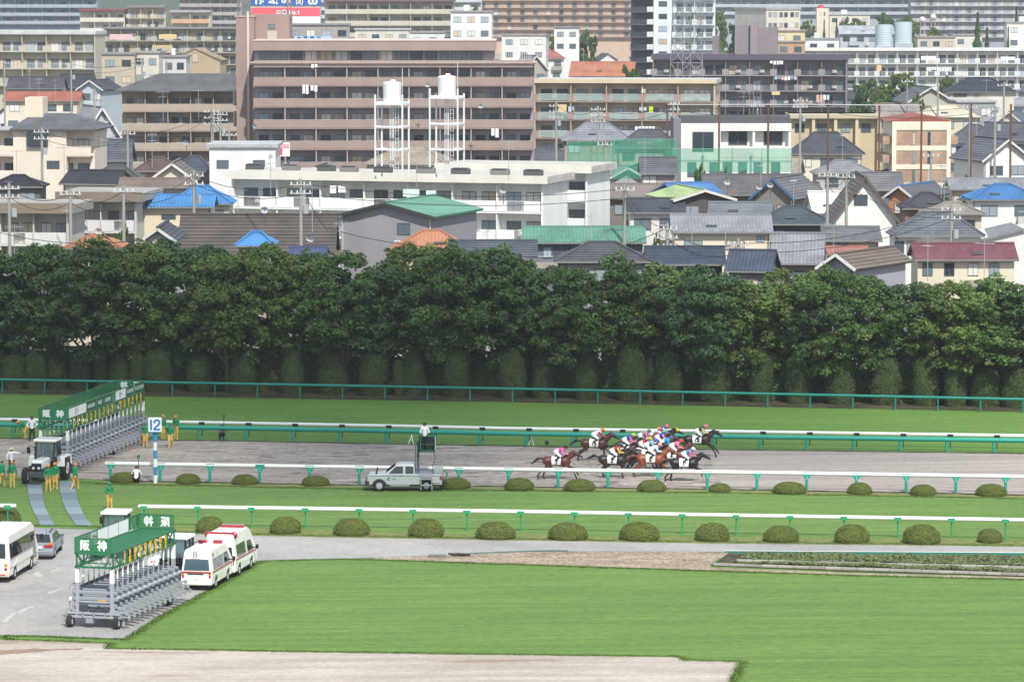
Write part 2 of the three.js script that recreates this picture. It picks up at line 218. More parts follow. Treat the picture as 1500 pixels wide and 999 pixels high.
// clipped hedges: closely set small leaves over a dark core
function clipGeo(prof, n, size, tint, bump) {                                // prof(v) -> [radius, height] for v in 0..1
  const pts = [];
  for (let i = 0; i < n; i++) {
    const v = Math.sqrt(rnd() * 0.98 + 0.02 * rnd()), w = rnd() < 0.5 ? v : rnd(); const th = rr(0, 6.283); const [r, y] = prof(w), [r2, y2] = prof(Math.min(1, w + 0.02));
    const k = 1 + bump * (vn(th * 2.2, w * 6, 64, 64) - 0.5) * 2 + rr(-0.012, 0.02); const o = V(Math.cos(th), 0, Math.sin(th)).multiplyScalar(y2 - y).add(V(0, r - r2, 0)).normalize();
    pts.push([V(Math.cos(th) * r * k, y * (1 + (k - 1) * 0.6), Math.sin(th) * r * k), o, rnd() * 0.6 + 0.4 * vn(th * 3, w * 9, 64, 64)]);
  }
  return leafCloud(pts, size, tint);
}
const coreGeo = (prof) => new THREE.LatheGeometry(Array.from({ length: 13 }, (_, i) => { const [r, y] = prof(i / 12); return new THREE.Vector2(Math.max(0.001, r * 0.93), y * 0.97); }), 16);
const domeP = (v) => { const a = v * Math.PI / 2; return [Math.pow(Math.cos(a), 0.72) * (v < 0.12 ? 0.93 + v * 0.6 : 1), Math.pow(Math.sin(a), 0.9)]; };
const colP = (v) => { if (v < 0.6) { const t = v / 0.6; return [0.88 + 0.1 * Math.sin(t * 3.0), t * 0.68]; } const a = (v - 0.6) / 0.4 * Math.PI / 2; return [Math.cos(a) * 0.894, 0.68 + 0.32 * Math.sin(a)]; };
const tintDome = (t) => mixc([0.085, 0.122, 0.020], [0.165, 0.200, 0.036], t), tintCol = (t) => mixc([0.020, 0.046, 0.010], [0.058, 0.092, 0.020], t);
const domes = [0, 1, 2].map(() => clipGeo(domeP, 9000, 0.034, tintDome, 0.03)), domeCore = coreGeo(domeP);
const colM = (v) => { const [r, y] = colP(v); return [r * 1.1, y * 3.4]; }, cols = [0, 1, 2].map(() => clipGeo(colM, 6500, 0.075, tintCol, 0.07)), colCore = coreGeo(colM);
function shrub(name, label, group, pos, rx, h, geo, core) {
  const t = thing(name, label, 'shrub', pos, rr(0, 6.28), group); part(t, 'foliage', geo, clipMat); part(t, 'inner_twigs', core, coreMat); t.scale.set(rx, h, rx * rr(0.9, 1.1)); return t;
}
[[182, 43, 708, 15], [275, 38, 710, 15], [358, 40, 711, 15], [462, 42, 713, 15], [667, 44, 717, 16], [761, 44, 719, 18], [849, 46, 720, 17], [955, 44, 721, 17], [1055, 34, 722, 13], [1157, 50, 724, 17], [1260, 39, 725, 17], [1353, 38, 727, 16], [1453, 45, 728, 18], [1545, 45, 730, 18]].forEach(([px, w, py, h], i) => {
  const s = (py + 30) / EYE; shrub('dome_shrub', { 0: 'small clipped dome shrub touching the crouching photographer', 4: 'small clipped dome shrub right at the tail of the pickup truck', 7: 'small clipped dome shrub in front of the pack of horses', 8: 'smallest clipped dome shrub, just ahead of the black horse' }[i] || 'small clipped dome shrub at the foot of the white rail on the dirt track', 'dome shrubs beside the dirt track', G(px, py - 2), w / 2 / s, h / s * 0.92, domes[i % 3], domeCore);
});
[[8, 44, 768, 26], [307, 44, 781, 24], [418, 50, 782, 25], [515, 56, 785, 26], [624, 53, 787, 28], [726, 61, 790, 25], [832, 58, 791, 25], [937, 60, 792, 27], [1044, 52, 793, 27], [1145, 54, 794.5, 24], [1249, 55, 796, 28], [1351, 57, 797, 29], [1451, 38, 796, 21], [1550, 50, 800, 26]].forEach(([px, w, py, h], i) => {
  const s = (py + 30) / EYE; shrub('dome_shrub', { 0: 'clipped dome shrub behind the minibus and short rail', 1: 'clipped dome shrub right behind the tall ambulance', 12: 'narrowest clipped dome shrub on the grass edge of the service road' }[i] || 'larger clipped dome shrub on the grass edge of the paved service road', 'dome shrubs beside the service road', G(px, py - 2), w / 2 / s, h / s * 0.9, domes[(i + 1) % 3], domeCore);
});
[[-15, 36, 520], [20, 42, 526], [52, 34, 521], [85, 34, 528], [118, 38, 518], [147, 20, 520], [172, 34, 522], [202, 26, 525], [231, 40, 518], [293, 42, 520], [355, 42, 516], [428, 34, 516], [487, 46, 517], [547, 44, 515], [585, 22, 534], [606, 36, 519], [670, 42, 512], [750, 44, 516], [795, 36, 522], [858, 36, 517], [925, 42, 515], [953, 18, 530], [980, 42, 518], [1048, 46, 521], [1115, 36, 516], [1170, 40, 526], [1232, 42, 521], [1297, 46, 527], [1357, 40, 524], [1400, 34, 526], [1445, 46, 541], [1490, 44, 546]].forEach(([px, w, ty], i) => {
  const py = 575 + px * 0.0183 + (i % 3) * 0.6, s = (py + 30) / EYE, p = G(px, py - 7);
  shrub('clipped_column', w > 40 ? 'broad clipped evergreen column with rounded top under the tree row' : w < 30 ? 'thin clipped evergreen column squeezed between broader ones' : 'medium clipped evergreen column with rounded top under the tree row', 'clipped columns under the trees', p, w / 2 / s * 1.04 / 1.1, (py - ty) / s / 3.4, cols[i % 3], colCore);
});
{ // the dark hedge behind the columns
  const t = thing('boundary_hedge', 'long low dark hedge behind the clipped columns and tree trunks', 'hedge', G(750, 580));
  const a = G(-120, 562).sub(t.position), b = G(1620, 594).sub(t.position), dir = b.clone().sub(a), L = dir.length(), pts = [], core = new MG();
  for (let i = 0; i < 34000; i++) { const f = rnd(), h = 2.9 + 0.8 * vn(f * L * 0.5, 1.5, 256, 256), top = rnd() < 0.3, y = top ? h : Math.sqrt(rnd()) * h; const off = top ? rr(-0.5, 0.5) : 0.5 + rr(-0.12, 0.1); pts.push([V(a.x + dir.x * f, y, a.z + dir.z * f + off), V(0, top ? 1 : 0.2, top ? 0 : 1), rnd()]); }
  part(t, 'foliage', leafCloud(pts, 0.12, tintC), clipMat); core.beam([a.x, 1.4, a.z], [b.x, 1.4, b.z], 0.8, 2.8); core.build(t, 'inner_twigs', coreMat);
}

// ---------------------------------------------------------------- running rails
const white = mat('#eef0ee', 0.45), teal = mat('#1f9a86', 0.5), tealDark = mat('#1a7f76', 0.55), greenPost = mat('#2f9a68', 0.5), dark = mat('#24302f', 0.7);
const lineY = (pts) => (x) => { let i = 0; while (i < pts.length - 2 && x > pts[i + 1][0]) i++; const [a, b] = [pts[i], pts[i + 1]]; return lerp(a[1], b[1], (x - a[0]) / (b[0] - a[0])); };
function railThing(name, label, x0, x1, yAt, h, r, m, postXs, postMaker, extra) {
  const t = thing(name, label, 'rail', G(x0, yAt(x0), h).setY(0)); const o = t.position;
  const n = 16, pts = []; for (let i = 0; i <= n; i++) { const x = lerp(x0, x1, i / n); pts.push(G(x, yAt(x), h).sub(o)); }
  const tube = new THREE.TubeGeometry(new THREE.CatmullRomCurve3(pts), 40, r, 10); const cap = new MG().add(tube); for (const p of [pts[0], pts[n]]) { const s = new THREE.SphereGeometry(r, 10, 8); s.translate(p.x, p.y, p.z); cap.add(s); }
  cap.build(t, 'top_rail', m);
  for (const x of postXs) { const p = G(x, yAt(x), h).sub(o); const d = G(x + 5, yAt(x + 5), h).sub(o).sub(p); postMaker(t, p, Math.atan2(-d.z, d.x)); }
  if (extra) extra(t, pts, o); return t;
}
const xs = (a, b, step) => { const o = []; for (let x = a; x <= b; x += step) o.push(x); return o; };
const postGeo = (h, r, br) => { const m = new MG(); m.bar([0, 0, 0], [0, h - 0.1, 0], r, r, 8); m.box(-br, br, h - 0.16, h + 0.06, -0.12, 0.16); return m.geo(); };
const put = (t, p, turn, geo, m, name = 'post') => { const q = part(t, name, geo, m); q.position.set(p.x, 0, p.z); q.rotation.y = turn; return q; };
const gFar = new MG().bar([0, 0, 0], [0, 1.05, 0], 0.06, 0.06, 8).geo(), gTeal = (() => { const m = new MG(); m.bar([0, 0, 0], [0, 0.85, 0], 0.1, 0.1, 8); m.bar([0, 0.55, 0], [0, 0.72, 0], 0.106, 0.106, 8); return m.geo(); })(), gThin = postGeo(0.95, 0.035, 0.2), gGoose = (() => { const m = new MG(); m.bar([0.0, 0, 0.25], [0, 0.7, 0.22], 0.1, 0.09, 8); m.bar([0, 0.68, 0.22], [0, 1.0, 0.02], 0.09, 0.09, 8); m.box(-0.3, 0.3, 0.94, 1.2, -0.1, 0.12); m.box(-0.17, 0.17, 0.8, 0.96, -0.04, 0.14); return m.geo(); })(), gInner = postGeo(1.18, 0.045, 0.2);
railThing('teal_boundary_rail', 'single teal rail on thin posts in front of the clipped columns', -60, 1560, lineY([[-60, 555], [0, 556], [375, 562.7], [750, 569.5], [1125, 577], [1500, 585], [1560, 586.3]]), 1.05, 0.11, tealDark, xs(2, 1560, 62.4), (t, p, a) => put(t, p, a, gFar, tealDark));
railThing('white_turf_rail', 'white rail with thin posts edging the far turf, just behind the thick teal rail', -60, 1560, lineY([[-60, 613.5], [0, 614.5], [300, 619], [600, 624.5], [760, 628], [1060, 632], [1500, 638.5], [1560, 639.5]]), 0.95, 0.12, white, xs(21, 1560, 68.6), (t, p, a) => put(t, p, a, gThin, dark));
railThing('teal_dirt_rail', 'thick teal rail on stout teal posts along the far side of the dirt track', -60, 1560, lineY([[-60, 621], [0, 622], [300, 626.5], [600, 632], [760, 635.5], [1060, 639.5], [1500, 645.5], [1560, 646.5]]), 0.86, 0.16, teal, xs(16, 1560, 68.6), (t, p, a) => put(t, p, a, gTeal, teal));
railThing('white_dirt_rail', 'white rail on teal gooseneck posts along the near side of the dirt track', 155, 1560, lineY([[155, 679], [375, 682.5], [525, 684.5], [760, 688], [1060, 691.8], [1500, 698.5], [1560, 699.5]]), 1.1, 0.135, white, xs(162, 1560, 72.9), (t, p, a) => put(t, p, a, gGoose, teal));
const wireMat = mat('#5f7f74', 0.7);
const wires = (t, pts) => { for (const h of [0.35, 0.65]) part(t, 'wire', new THREE.TubeGeometry(new THREE.CatmullRomCurve3(pts.map((p) => V(p.x, h, p.z))), 30, 0.008, 4), wireMat); };
railThing('white_jump_rail', 'long white rail on thin green posts along the jump course by the service road', 204, 1560, lineY([[204, 742], [500, 746], [780, 750], [1060, 755], [1500, 762], [1560, 763]]), 1.18, 0.125, white, xs(210, 1560, 79), (t, p, a) => put(t, p, a, gInner, greenPost), wires);
railThing('short_white_rail', 'short end of white rail on a green post beside the mats', -60, 20, lineY([[-60, 740.5], [20, 741]]), 1.18, 0.125, white, [10], (t, p, a) => put(t, p, a, gInner, greenPost), wires);
{ // trestle props leaning at the teal rail
  for (const [x, y] of [[602, 651], [778, 653]]) {
    const t = thing('white_trestle', 'small white folding trestle standing beneath the ' + (x < 700 ? 'teal rail behind the lifted man' : 'teal rail behind the trailing horses'), 'trestle', G(x, y));
    for (const [a, b] of [[-0.35, 0.1], [0.3, 0.05]]) new MG().bar([a * 0.6, 0, 0], [b * 0.6, 0.68, -0.15], 0.03).build(t, 'leg', white); new MG().bar([-0.1, 0.3, -0.07], [0.1, 0.3, -0.07], 0.02).build(t, 'stretcher', white);
  }
}
{ // roll of wheel mats laid over the jump course
  const rub = [mat('#7d8d95', 0.85), mat('#8b9aa0', 0.85), mat('#717f87', 0.85)];
  for (const [lab, L, R] of [['rubber wheel mat strip under the left wheels of the tractor', [[39, 708], [40, 722], [43, 740], [52, 758], [58, 770]], [[60, 708], [61, 722], [63, 740], [72, 758], [79, 770]]], ['rubber wheel mat strip under the right wheels of the tractor', [[86, 706], [87, 720], [91, 738], [101, 757], [110, 770]], [[109, 706], [110, 720], [114, 738], [123, 757], [134, 771]]]]) {
    const t = thing('wheel_mat', lab, 'mat', G(L[0][0], L[0][1])); const o = t.position, N = 7;
    const at = (A, f) => { const k = Math.min(A.length - 2, Math.floor(f * (A.length - 1))), q = f * (A.length - 1) - k; return G(lerp(A[k][0], A[k + 1][0], q), lerp(A[k][1], A[k + 1][1], q)).sub(o); };
    for (let i = 0; i < N; i++) {
      const c = [at(L, i / N), at(R, i / N), at(R, (i + 0.97) / N), at(L, (i + 0.97) / N)], g = new THREE.BufferGeometry(), p = []; for (const y of [0.02, 0.05 + rr(0, 0.02)]) for (const q of c) p.push(q.x, y, q.z);
      g.setAttribute('position', new THREE.Float32BufferAttribute(p, 3)); g.setIndex([4, 7, 6, 4, 6, 5, 0, 4, 5, 0, 5, 1, 1, 5, 6, 1, 6, 2, 2, 6, 7, 2, 7, 3, 3, 7, 4, 3, 4, 0]); g.computeVertexNormals(); part(t, 'mat_panel', g.toNonIndexed(), rub[i % 3]).geometry.computeVertexNormals();
    }
  }
}
{ // planting bed: low plants, stone edging, teal board
  const pts = [], bed = thing('bed_plants'); bed.userData = { kind: 'stuff', label: 'low green plants growing in rows in the bed beside the service road', category: 'plants' };
  for (let i = 0; i < 26000; i++) { const x = rr(1062, 1600), f = rnd(), a = 812 + (x - 1068) * 0.0075, b = 829 + (x - 1042) * 0.034; const row = f < 0.42 ? f : f < 0.6 ? 0.5 + (f - 0.5) * 0.4 : 0.72 + (f - 0.75) * 0.3; if (x < 1072 + (1 - f) * 20) continue; const p = G(x, lerp(a, b, row)), n = vn(p.x * 0.9, p.z * 0.9, 256, 256); if (rnd() > n * 1.1) continue; pts.push([p.setY(0.03 + rr(0, 0.17) * n), V(0, 1, 0.3), rnd()]); }
  part(bed, 'leaves', leafCloud(pts, 0.09, (t) => mixc([0.05, 0.075, 0.02], [0.16, 0.20, 0.07], t)), clipMat);
  const stone = [mat('#a5a29a', 0.95), mat('#b0ada5', 0.95), mat('#98958e', 0.95)];
  for (const [f, lab] of [[0.97, 'row of grey kerb blocks along the front of the planting bed'], [0.62, 'row of grey kerb blocks through the middle of the planting bed']]) {
    const t = thing('kerb_row', lab, 'kerb', G(1046, lerp(812, 829, f))), o = t.position;
    for (let x = f > 0.9 ? 1046 : 1080; x < 1600; x += 23.5) { const y = lerp(812 + (x - 1068) * 0.0075, 829 + (x - 1042) * 0.034, f), x2 = x + 22.6, y2 = lerp(812 + (x2 - 1068) * 0.0075, 829 + (x2 - 1042) * 0.034, f); const a = G(x, y).sub(o), b = G(x2, y2).sub(o); new MG().beam([a.x, 0.06, a.z], [b.x, 0.06 + rr(-0.015, 0.015), b.z], 0.22, 0.16).build(t, 'kerb_block', pick(stone)); }
  }
  const e = thing('edging_board', 'low teal edging board with white top between road and planting bed', 'edging', G(1000, 809)); const o = e.position;
  const a = G(1062, 810.4).sub(o), b = G(1600, 814).sub(o); new MG().beam([a.x, 0.07, a.z], [b.x, 0.07, b.z], 0.05, 0.13).build(e, 'board', tealDark); new MG().beam([a.x, 0.145, a.z], [b.x, 0.145, b.z], 0.08, 0.02).build(e, 'cap', white);
  const h = thing('ground_hose', 'dark teal hose lying along the gravel at the road edge', 'hose', G(680, 813)); const c = [[662, 814], [700, 811.5], [745, 809.8], [790, 808.2], [832, 808]].map(([x, y]) => G(x, y).sub(h.position).setY(0.06)); part(h, 'hose', new THREE.TubeGeometry(new THREE.CatmullRomCurve3(c), 30, 0.03, 6), mat('#4d7a72', 0.7));
  for (const [x, y, lab] of [[640, 816, 'flat grey drain cover on the gravel edge beside the lawn'], [672, 815, 'bundle of dark netting lying on the gravel by the hose']]) { const q = thing(x < 660 ? 'drain_cover' : 'net_bundle', lab, x < 660 ? 'drain cover' : 'net', G(x, y)); const m = new MG(); if (x < 660) { m.rbox(-0.5, 0.5, 0, 0.09, -0.4, 0.4, 0.03); m.box(-0.4, 0.4, 0.09, 0.11, -0.3, 0.3); } else for (let i = 0; i < 9; i++) m.bar([rr(-0.7, 0.4), rr(0.05, 0.15), rr(-0.2, 0.2)], [rr(-0.4, 0.7), rr(0.05, 0.15), rr(-0.2, 0.2)], 0.06, 0.05); m.build(q, x < 660 ? 'cover' : 'netting', x < 660 ? mat('#6c6a66', 0.9) : mat('#3f3934', 1)); }
}
// ---------------------------------------------------------------- lettering from strokes (10 x 10 grid, y up)
const GLYPH = {
  han: [[[1, 9.5], [1, 0.3]], [[1, 9], [3.7, 9], [2.4, 6.4], [3.8, 5], [3.4, 3], [2, 3.1]], [[4.6, 9], [9.6, 9]], [[5.3, 9], [5.3, 5], [4.2, 0.6]], [[5.4, 6.4], [9, 6.4], [7.6, 3], [5.2, 0.5]], [[6, 5], [7.6, 2.4], [9.9, 0.5]]],
  shin: [[[2, 9.9], [2.9, 8.6]], [[0.5, 7.6], [4.1, 7.6], [0.3, 3.1]], [[2.4, 5.6], [2.4, 0.1]], [[2.8, 5], [4.1, 3.7]], [[4.9, 8], [9.5, 8], [9.5, 2.8], [4.9, 2.8], [4.9, 8]], [[4.9, 5.4], [9.5, 5.4]], [[7.2, 9.9], [7.2, 0]]],
  kon: [[[1, 9], [2, 8]], [[0.4, 6], [2.2, 6], [2, 2.4], [0.4, 1]], [[2, 2], [5, 0.8], [9.6, 0.6]], [[4, 9], [9, 9.4]], [[4.4, 9], [4.4, 5], [3.4, 2.4]], [[4.4, 6.4], [9.4, 6.4]], [[7, 6.4], [7, 2]]],
  ki: [[[1, 9], [3.4, 9]], [[5, 9.6], [5.6, 5], [9, 1]], [[0.6, 6.4], [9.4, 6.4]], [[1.6, 5], [4.6, 5], [4.6, 1], [1.6, 1], [1.6, 5]], [[1.6, 3], [4.6, 3]], [[8, 5], [5, 1]], [[7, 9], [9, 7.6]]],
  dai: [[[0.6, 6.6], [9.4, 6.6]], [[5, 9.8], [5, 6.4], [0.6, 0.4]], [[5, 6.4], [9.6, 0.4]]],
  gin: [[[2.4, 9.8], [0.4, 6.8]], [[2.4, 9.8], [4.4, 7]], [[1, 6.4], [4, 6.4]], [[0.6, 4.2], [4.2, 4.2]], [[2.4, 6.4], [2.4, 0.8], [4.4, 1.2]], [[5.4, 9.2], [9, 9.2], [9, 5], [5.4, 5]], [[5.4, 7.2], [9, 7.2]], [[5.4, 9.2], [5.4, 0.8], [7, 1.6]], [[6.6, 5], [9.6, 0.6]]],
  kou: [[[3, 9.8], [0.6, 7.4]], [[3.2, 7], [0.4, 3.8]], [[2.2, 5], [2.2, 0.2]], [[4.6, 8.6], [9.4, 8.6]], [[4.2, 5.6], [9.8, 5.6]], [[7.6, 5.6], [7.6, 0.6], [6, 1]]],
  kai: [[[2, 9.4], [8, 9.4], [8, 5.6], [2, 5.6], [2, 9.4]], [[2, 7.5], [8, 7.5]], [[5, 9.4], [5, 5.6], [0.4, 2.6]], [[5, 5.4], [9.6, 2.6]], [[3.6, 3.8], [3, 0.2]], [[6.6, 3.8], [6.6, 0.2]]],
  no: [[[5, 8.4], [4, 2.2], [2, 1.6], [1, 4.4], [3, 7.8], [6.4, 8.6], [9, 6.4], [8.8, 3.4], [6, 1]]],
  saku: [[[3, 9.8], [0.6, 6]], [[2, 7.4], [2, 0]], [[5.4, 9.8], [4, 6.4]], [[4.8, 7.8], [9.6, 7.8]], [[6.4, 7.8], [6.4, 0]], [[6.4, 5.2], [9.4, 5.2]], [[6.4, 2.8], [9.4, 2.8]]],
  ao: [[[1, 8.6], [9, 8.6]], [[1.8, 7.2], [8.2, 7.2]], [[0.6, 5.8], [9.4, 5.8]], [[5, 9.8], [5, 5.8]], [[2.6, 4.6], [2.6, 0]], [[2.6, 4.6], [7.6, 4.6], [7.6, 0.2], [6.4, 0.2]], [[2.6, 3.2], [7.6, 3.2]], [[2.6, 1.8], [7.6, 1.8]]],
  yama: [[[5, 9.6], [5, 0.8]], [[1.2, 6.4], [1.2, 0.8], [8.8, 0.8]], [[8.8, 6.4], [8.8, 0.8]]],
  sen: [[[0.8, 8.4], [5, 8.4]], [[3, 9.8], [2.6, 4]], [[0.6, 6.4], [5, 6.4], [5, 2], [0.8, 2]], [[6, 7], [9.6, 7.6]], [[7, 9.8], [8, 3], [9.8, 0.4]], [[9.4, 5], [5.6, 0.6]]],
  sei: [[[0.4, 6.6], [9.6, 6.6]], [[2.2, 9], [2.2, 1], [9.2, 1]], [[5, 9.6], [5, 3.6], [7.8, 3.6]], [[7.8, 9.6], [7.8, 3.6]]],
  '0': [[[2, 9], [8, 9], [8, 1], [2, 1], [2, 9]]], '1': [[[3, 8], [5, 9.4], [5, 0.6]]], '2': [[[2, 7.4], [3, 9], [7, 9], [8, 7], [2, 1], [8.4, 1]]], '3': [[[2, 9], [8, 9], [5, 5.6], [8, 4], [7, 1], [2, 1]]], '4': [[[6.4, 0.6], [6.4, 9.4], [1.6, 3], [8.8, 3]]], '5': [[[8, 9], [2.6, 9], [2.4, 5.4], [7, 5.4], [8, 3], [6.6, 1], [2, 1]]], '6': [[[7, 9.2], [3, 6], [2, 3], [4, 1], [7, 1], [8, 3.4], [6, 5], [2.4, 4]]], '7': [[[2, 9], [8.2, 9], [4.6, 0.6]]], '8': [[[5, 5.2], [2.6, 7], [5, 9.2], [7.4, 7], [5, 5.2], [2, 3], [5, 0.8], [8, 3], [5, 5.2]]], '9': [[[3, 0.8], [7, 4], [8, 7], [6, 9], [3, 9], [2, 6.6], [4, 5], [7.6, 6]]],
};
function lettering(chars, size, gap, w, th = 0.02) {                         // stands in the xy plane, starts at x = 0
  const m = new MG(); chars.forEach((c, i) => { for (const line of GLYPH[c]) for (let k = 0; k < line.length - 1; k++) { const [a, b] = [line[k], line[k + 1]], X = i * (size + gap), q = size / 10; m.beam([X + a[0] * q, a[1] * q, 0], [X + b[0] * q, b[1] * q, 0], th, w); } }); return m.geo();
}
function textPlate(parent, name, w, h, bg, draw, px = 256) {                 // flat print on a thin plate facing +z
  const c = document.createElement('canvas'); c.width = px; c.height = Math.max(16, Math.round(px * h / w)); const x = c.getContext('2d'); x.fillStyle = bg; x.fillRect(0, 0, c.width, c.height); draw(x, c.width, c.height);
  const t = new THREE.CanvasTexture(c); t.colorSpace = THREE.SRGBColorSpace; return part(parent, name, new THREE.PlaneGeometry(w, h), new THREE.MeshStandardMaterial({ map: t, roughness: 0.6, side: THREE.DoubleSide }));
}
function pane(parent, name, m, pts, th = 0.02) {                             // a plate on four (or more) corners, counter-clockwise from outside
  const v = pts.map((p) => V(...p)), n = v[1].clone().sub(v[0]).cross(v[2].clone().sub(v[0])).normalize().multiplyScalar(th), N = v.length, p = []; for (const q of v) p.push(q.x + n.x, q.y + n.y, q.z + n.z); for (const q of v) p.push(q.x, q.y, q.z);
  const idx = []; for (let i = 1; i < N - 1; i++) idx.push(0, i, i + 1); for (let i = 0; i < N; i++) { const j = (i + 1) % N; idx.push(i, N + i, N + j, i, N + j, j); }
  let g = new THREE.BufferGeometry(); g.setAttribute('position', new THREE.Float32BufferAttribute(p, 3)); g.setIndex(idx); g = g.toNonIndexed(); g.computeVertexNormals(); return part(parent, name, g, m);
}

// ---------------------------------------------------------------- starting gates
const gGreen = mat('#256f4a', 0.55), gGrey = mat('#a2a7ae', 0.5, { metalness: 0.1 }), gPad = mat('#8d939c', 0.7), gDark = mat('#3d434a', 0.8), gWhite = mat('#eceeee', 0.5), gYellow = mat('#e5b62c', 0.6), tyre = mat('#2d2d2e', 0.9), rimM = mat('#c9ccce', 0.4, { metalness: 0.4 });
const gMesh = new THREE.MeshStandardMaterial({ color: hx('#2b8054'), roughness: 0.6, transparent: true, opacity: 0.5, side: THREE.DoubleSide });
function wheelGeo(r, w) { const g = new THREE.LatheGeometry([[r * 0.55, -w / 2], [r * 0.86, -w / 2], [r, -w * 0.32], [r, w * 0.32], [r * 0.86, w / 2], [r * 0.55, w / 2]].map(([a, b]) => new THREE.Vector2(a, b)), 24); g.rotateX(Math.PI / 2); return g; }
function rimGeo(r, w) { const m = new MG(); const d = new THREE.CylinderGeometry(r * 0.56, r * 0.56, w * 0.8, 18); d.rotateX(Math.PI / 2); m.add(d); const h = new THREE.CylinderGeometry(r * 0.16, r * 0.18, w * 0.98, 10); h.rotateX(Math.PI / 2); m.add(h); for (let i = 0; i < 6; i++) { const a = i * Math.PI / 3; m.beam([Math.cos(a) * r * 0.15, Math.sin(a) * r * 0.15, w * 0.42], [Math.cos(a) * r * 0.5, Math.sin(a) * r * 0.5, w * 0.42], r * 0.12, 0.03); m.beam([Math.cos(a) * r * 0.15, Math.sin(a) * r * 0.15, -w * 0.42], [Math.cos(a) * r * 0.5, Math.sin(a) * r * 0.5, -w * 0.42], r * 0.12, 0.03); } return m.geo(); }
function wheel(parent, x, y, z, r, w, turn = 0, lug = false) {
  const m = new MG(); m.add(wheelGeo(r, w)); if (lug) for (let i = 0; i < 22; i++) { const a = i / 22 * 6.283, s = i % 2 ? 1 : -1; m.beam([Math.cos(a) * r * 1.01, Math.sin(a) * r * 1.01, s * 0.01 * w], [Math.cos(a + 0.16) * r * 1.01, Math.sin(a + 0.16) * r * 1.01, s * w * 0.48], 0.06, 0.05); }
  const t = m.build(parent, 'wheel', tyre); t.position.set(x, y, z); t.rotation.y = turn; part(t, 'rim', rimGeo(r, w), rimM); return t;
}
function startingGate(label, pos, turn, n, pitch, far) {
  const t = thing('starting_gate', label, 'starting gate', pos, turn, 'starting gates'), L = n * pitch, w = 0.93, y1 = 2.85, y2 = 3.58, y3 = 4.28;
  for (const z of [0, -L]) for (const x of [-w, w]) { const p = new MG().box(x - 0.09, x + 0.09, 0.55, 2.15, z - 0.09, z + 0.09).build(t, 'end_post', gGrey); new MG().box(x - 0.095, x + 0.095, 2.15, y1, z - 0.095, z + 0.095).build(p, 'white_sleeve', gWhite); }
  // green roof truss
  for (const x of [-w - 0.05, w + 0.05]) {
    const m = new MG(); for (const y of [y1 + 0.05, y2 - 0.04]) m.box(x - 0.05, x + 0.05, y - 0.05, y + 0.05, -L - 0.15, 0.15);
    const k = Math.max(4, Math.round(L / 0.95)); for (let i = 0; i <= k; i++) { const z = -L * i / k; m.box(x - 0.035, x + 0.035, y1, y2, z - 0.035, z + 0.035); if (i < k) m.beam([x, i % 2 ? y1 + 0.05 : y2 - 0.05, z], [x, i % 2 ? y2 - 0.05 : y1 + 0.05, z - L / k], 0.05, 0.06); }
    m.build(t, 'truss', gGreen);
  }
  for (const z of [0.1, -L - 0.1]) { const m = new MG(); for (const y of [y1 + 0.05, y2 - 0.04]) m.box(-w - 0.1, w + 0.1, y - 0.05, y + 0.05, z - 0.05, z + 0.05); m.beam([-w, y2, z], [-w * 0.6, y1, z], 0.06); m.beam([w, y2, z], [w * 0.6, y1, z], 0.06); m.box(-w, w, y1 + 0.22, y1 + 0.27, z - 0.03, z + 0.03); m.build(t, 'end_truss', gGreen); }
  for (let i = 0; i < n * 2; i++) { const z = -(i + 0.5) * pitch / 2; box(t, 'deck_slat', gGreen, -w, w, y2 - 0.06 - (i % 2) * 0.02, y2 - 0.02, z - pitch * 0.13, z + pitch * 0.13); }
  // fences with the course's name at both ends
  const frame = (x0, x1, z, tx) => { const m = new MG(); for (const y of [y2 + 0.02, y3]) m.beam([x0, y, z], [x1, y, z], 0.04); for (let i = 0; i <= 2; i++) m.beam([lerp(x0, x1, i / 2), y2, z], [lerp(x0, x1, i / 2), y3, z], 0.035); return m; };
  for (const [z, nm] of [[0.12, 'end_sign'], [-L - 0.12, 'end_sign']]) {
    const p = box(t, nm, gMesh, -w - 0.1, w * 0.96, y2 + 0.02, y3, z - 0.008, z + 0.008); const f = frame(-w - 0.1, w * 0.98, z).build(t, 'sign_frame', gGreen);
    ['han', 'shin'].forEach((ch, q) => { const g = part(t, 'sign_character', lettering([ch], 0.5, 0, 0.075, 0.05), gWhite); if (z > 0) g.position.set(-w + 0.2 + q * 0.92, y2 + 0.11, z); else { g.position.set(w * 0.96 - 0.2 - q * 0.92, y2 + 0.11, z); g.rotation.y = Math.PI; } });
  }
  const side = (x, i0, i1, m, draw) => { const z0 = -i0 * pitch, z1 = -i1 * pitch; const b = box(t, 'fence_panel', m, x - 0.012, x + 0.012, y2 + 0.05, y3 - (m === gMesh ? 0.02 : 0), z1 + 0.03, z0 - 0.03); if (draw) { const q = textPlate(t, 'panel_print', z0 - z1 - 0.12, 0.6, draw[0], draw[1], 192); q.rotation.y = Math.PI / 2; q.position.set(x + 0.016, (y2 + y3) / 2 + 0.01, (z0 + z1) / 2); } return b; };
  const rails = (x) => { const m = new MG(); m.beam([x, y3, 0.12], [x, y3, -L - 0.12], 0.045); for (let i = 0; i <= n; i += 2) m.beam([x, y2, -i * pitch], [x, y3, -i * pitch], 0.035); m.build(t, 'handrail', gGreen); };
  rails(-w - 0.08); if (far) rails(w + 0.08);
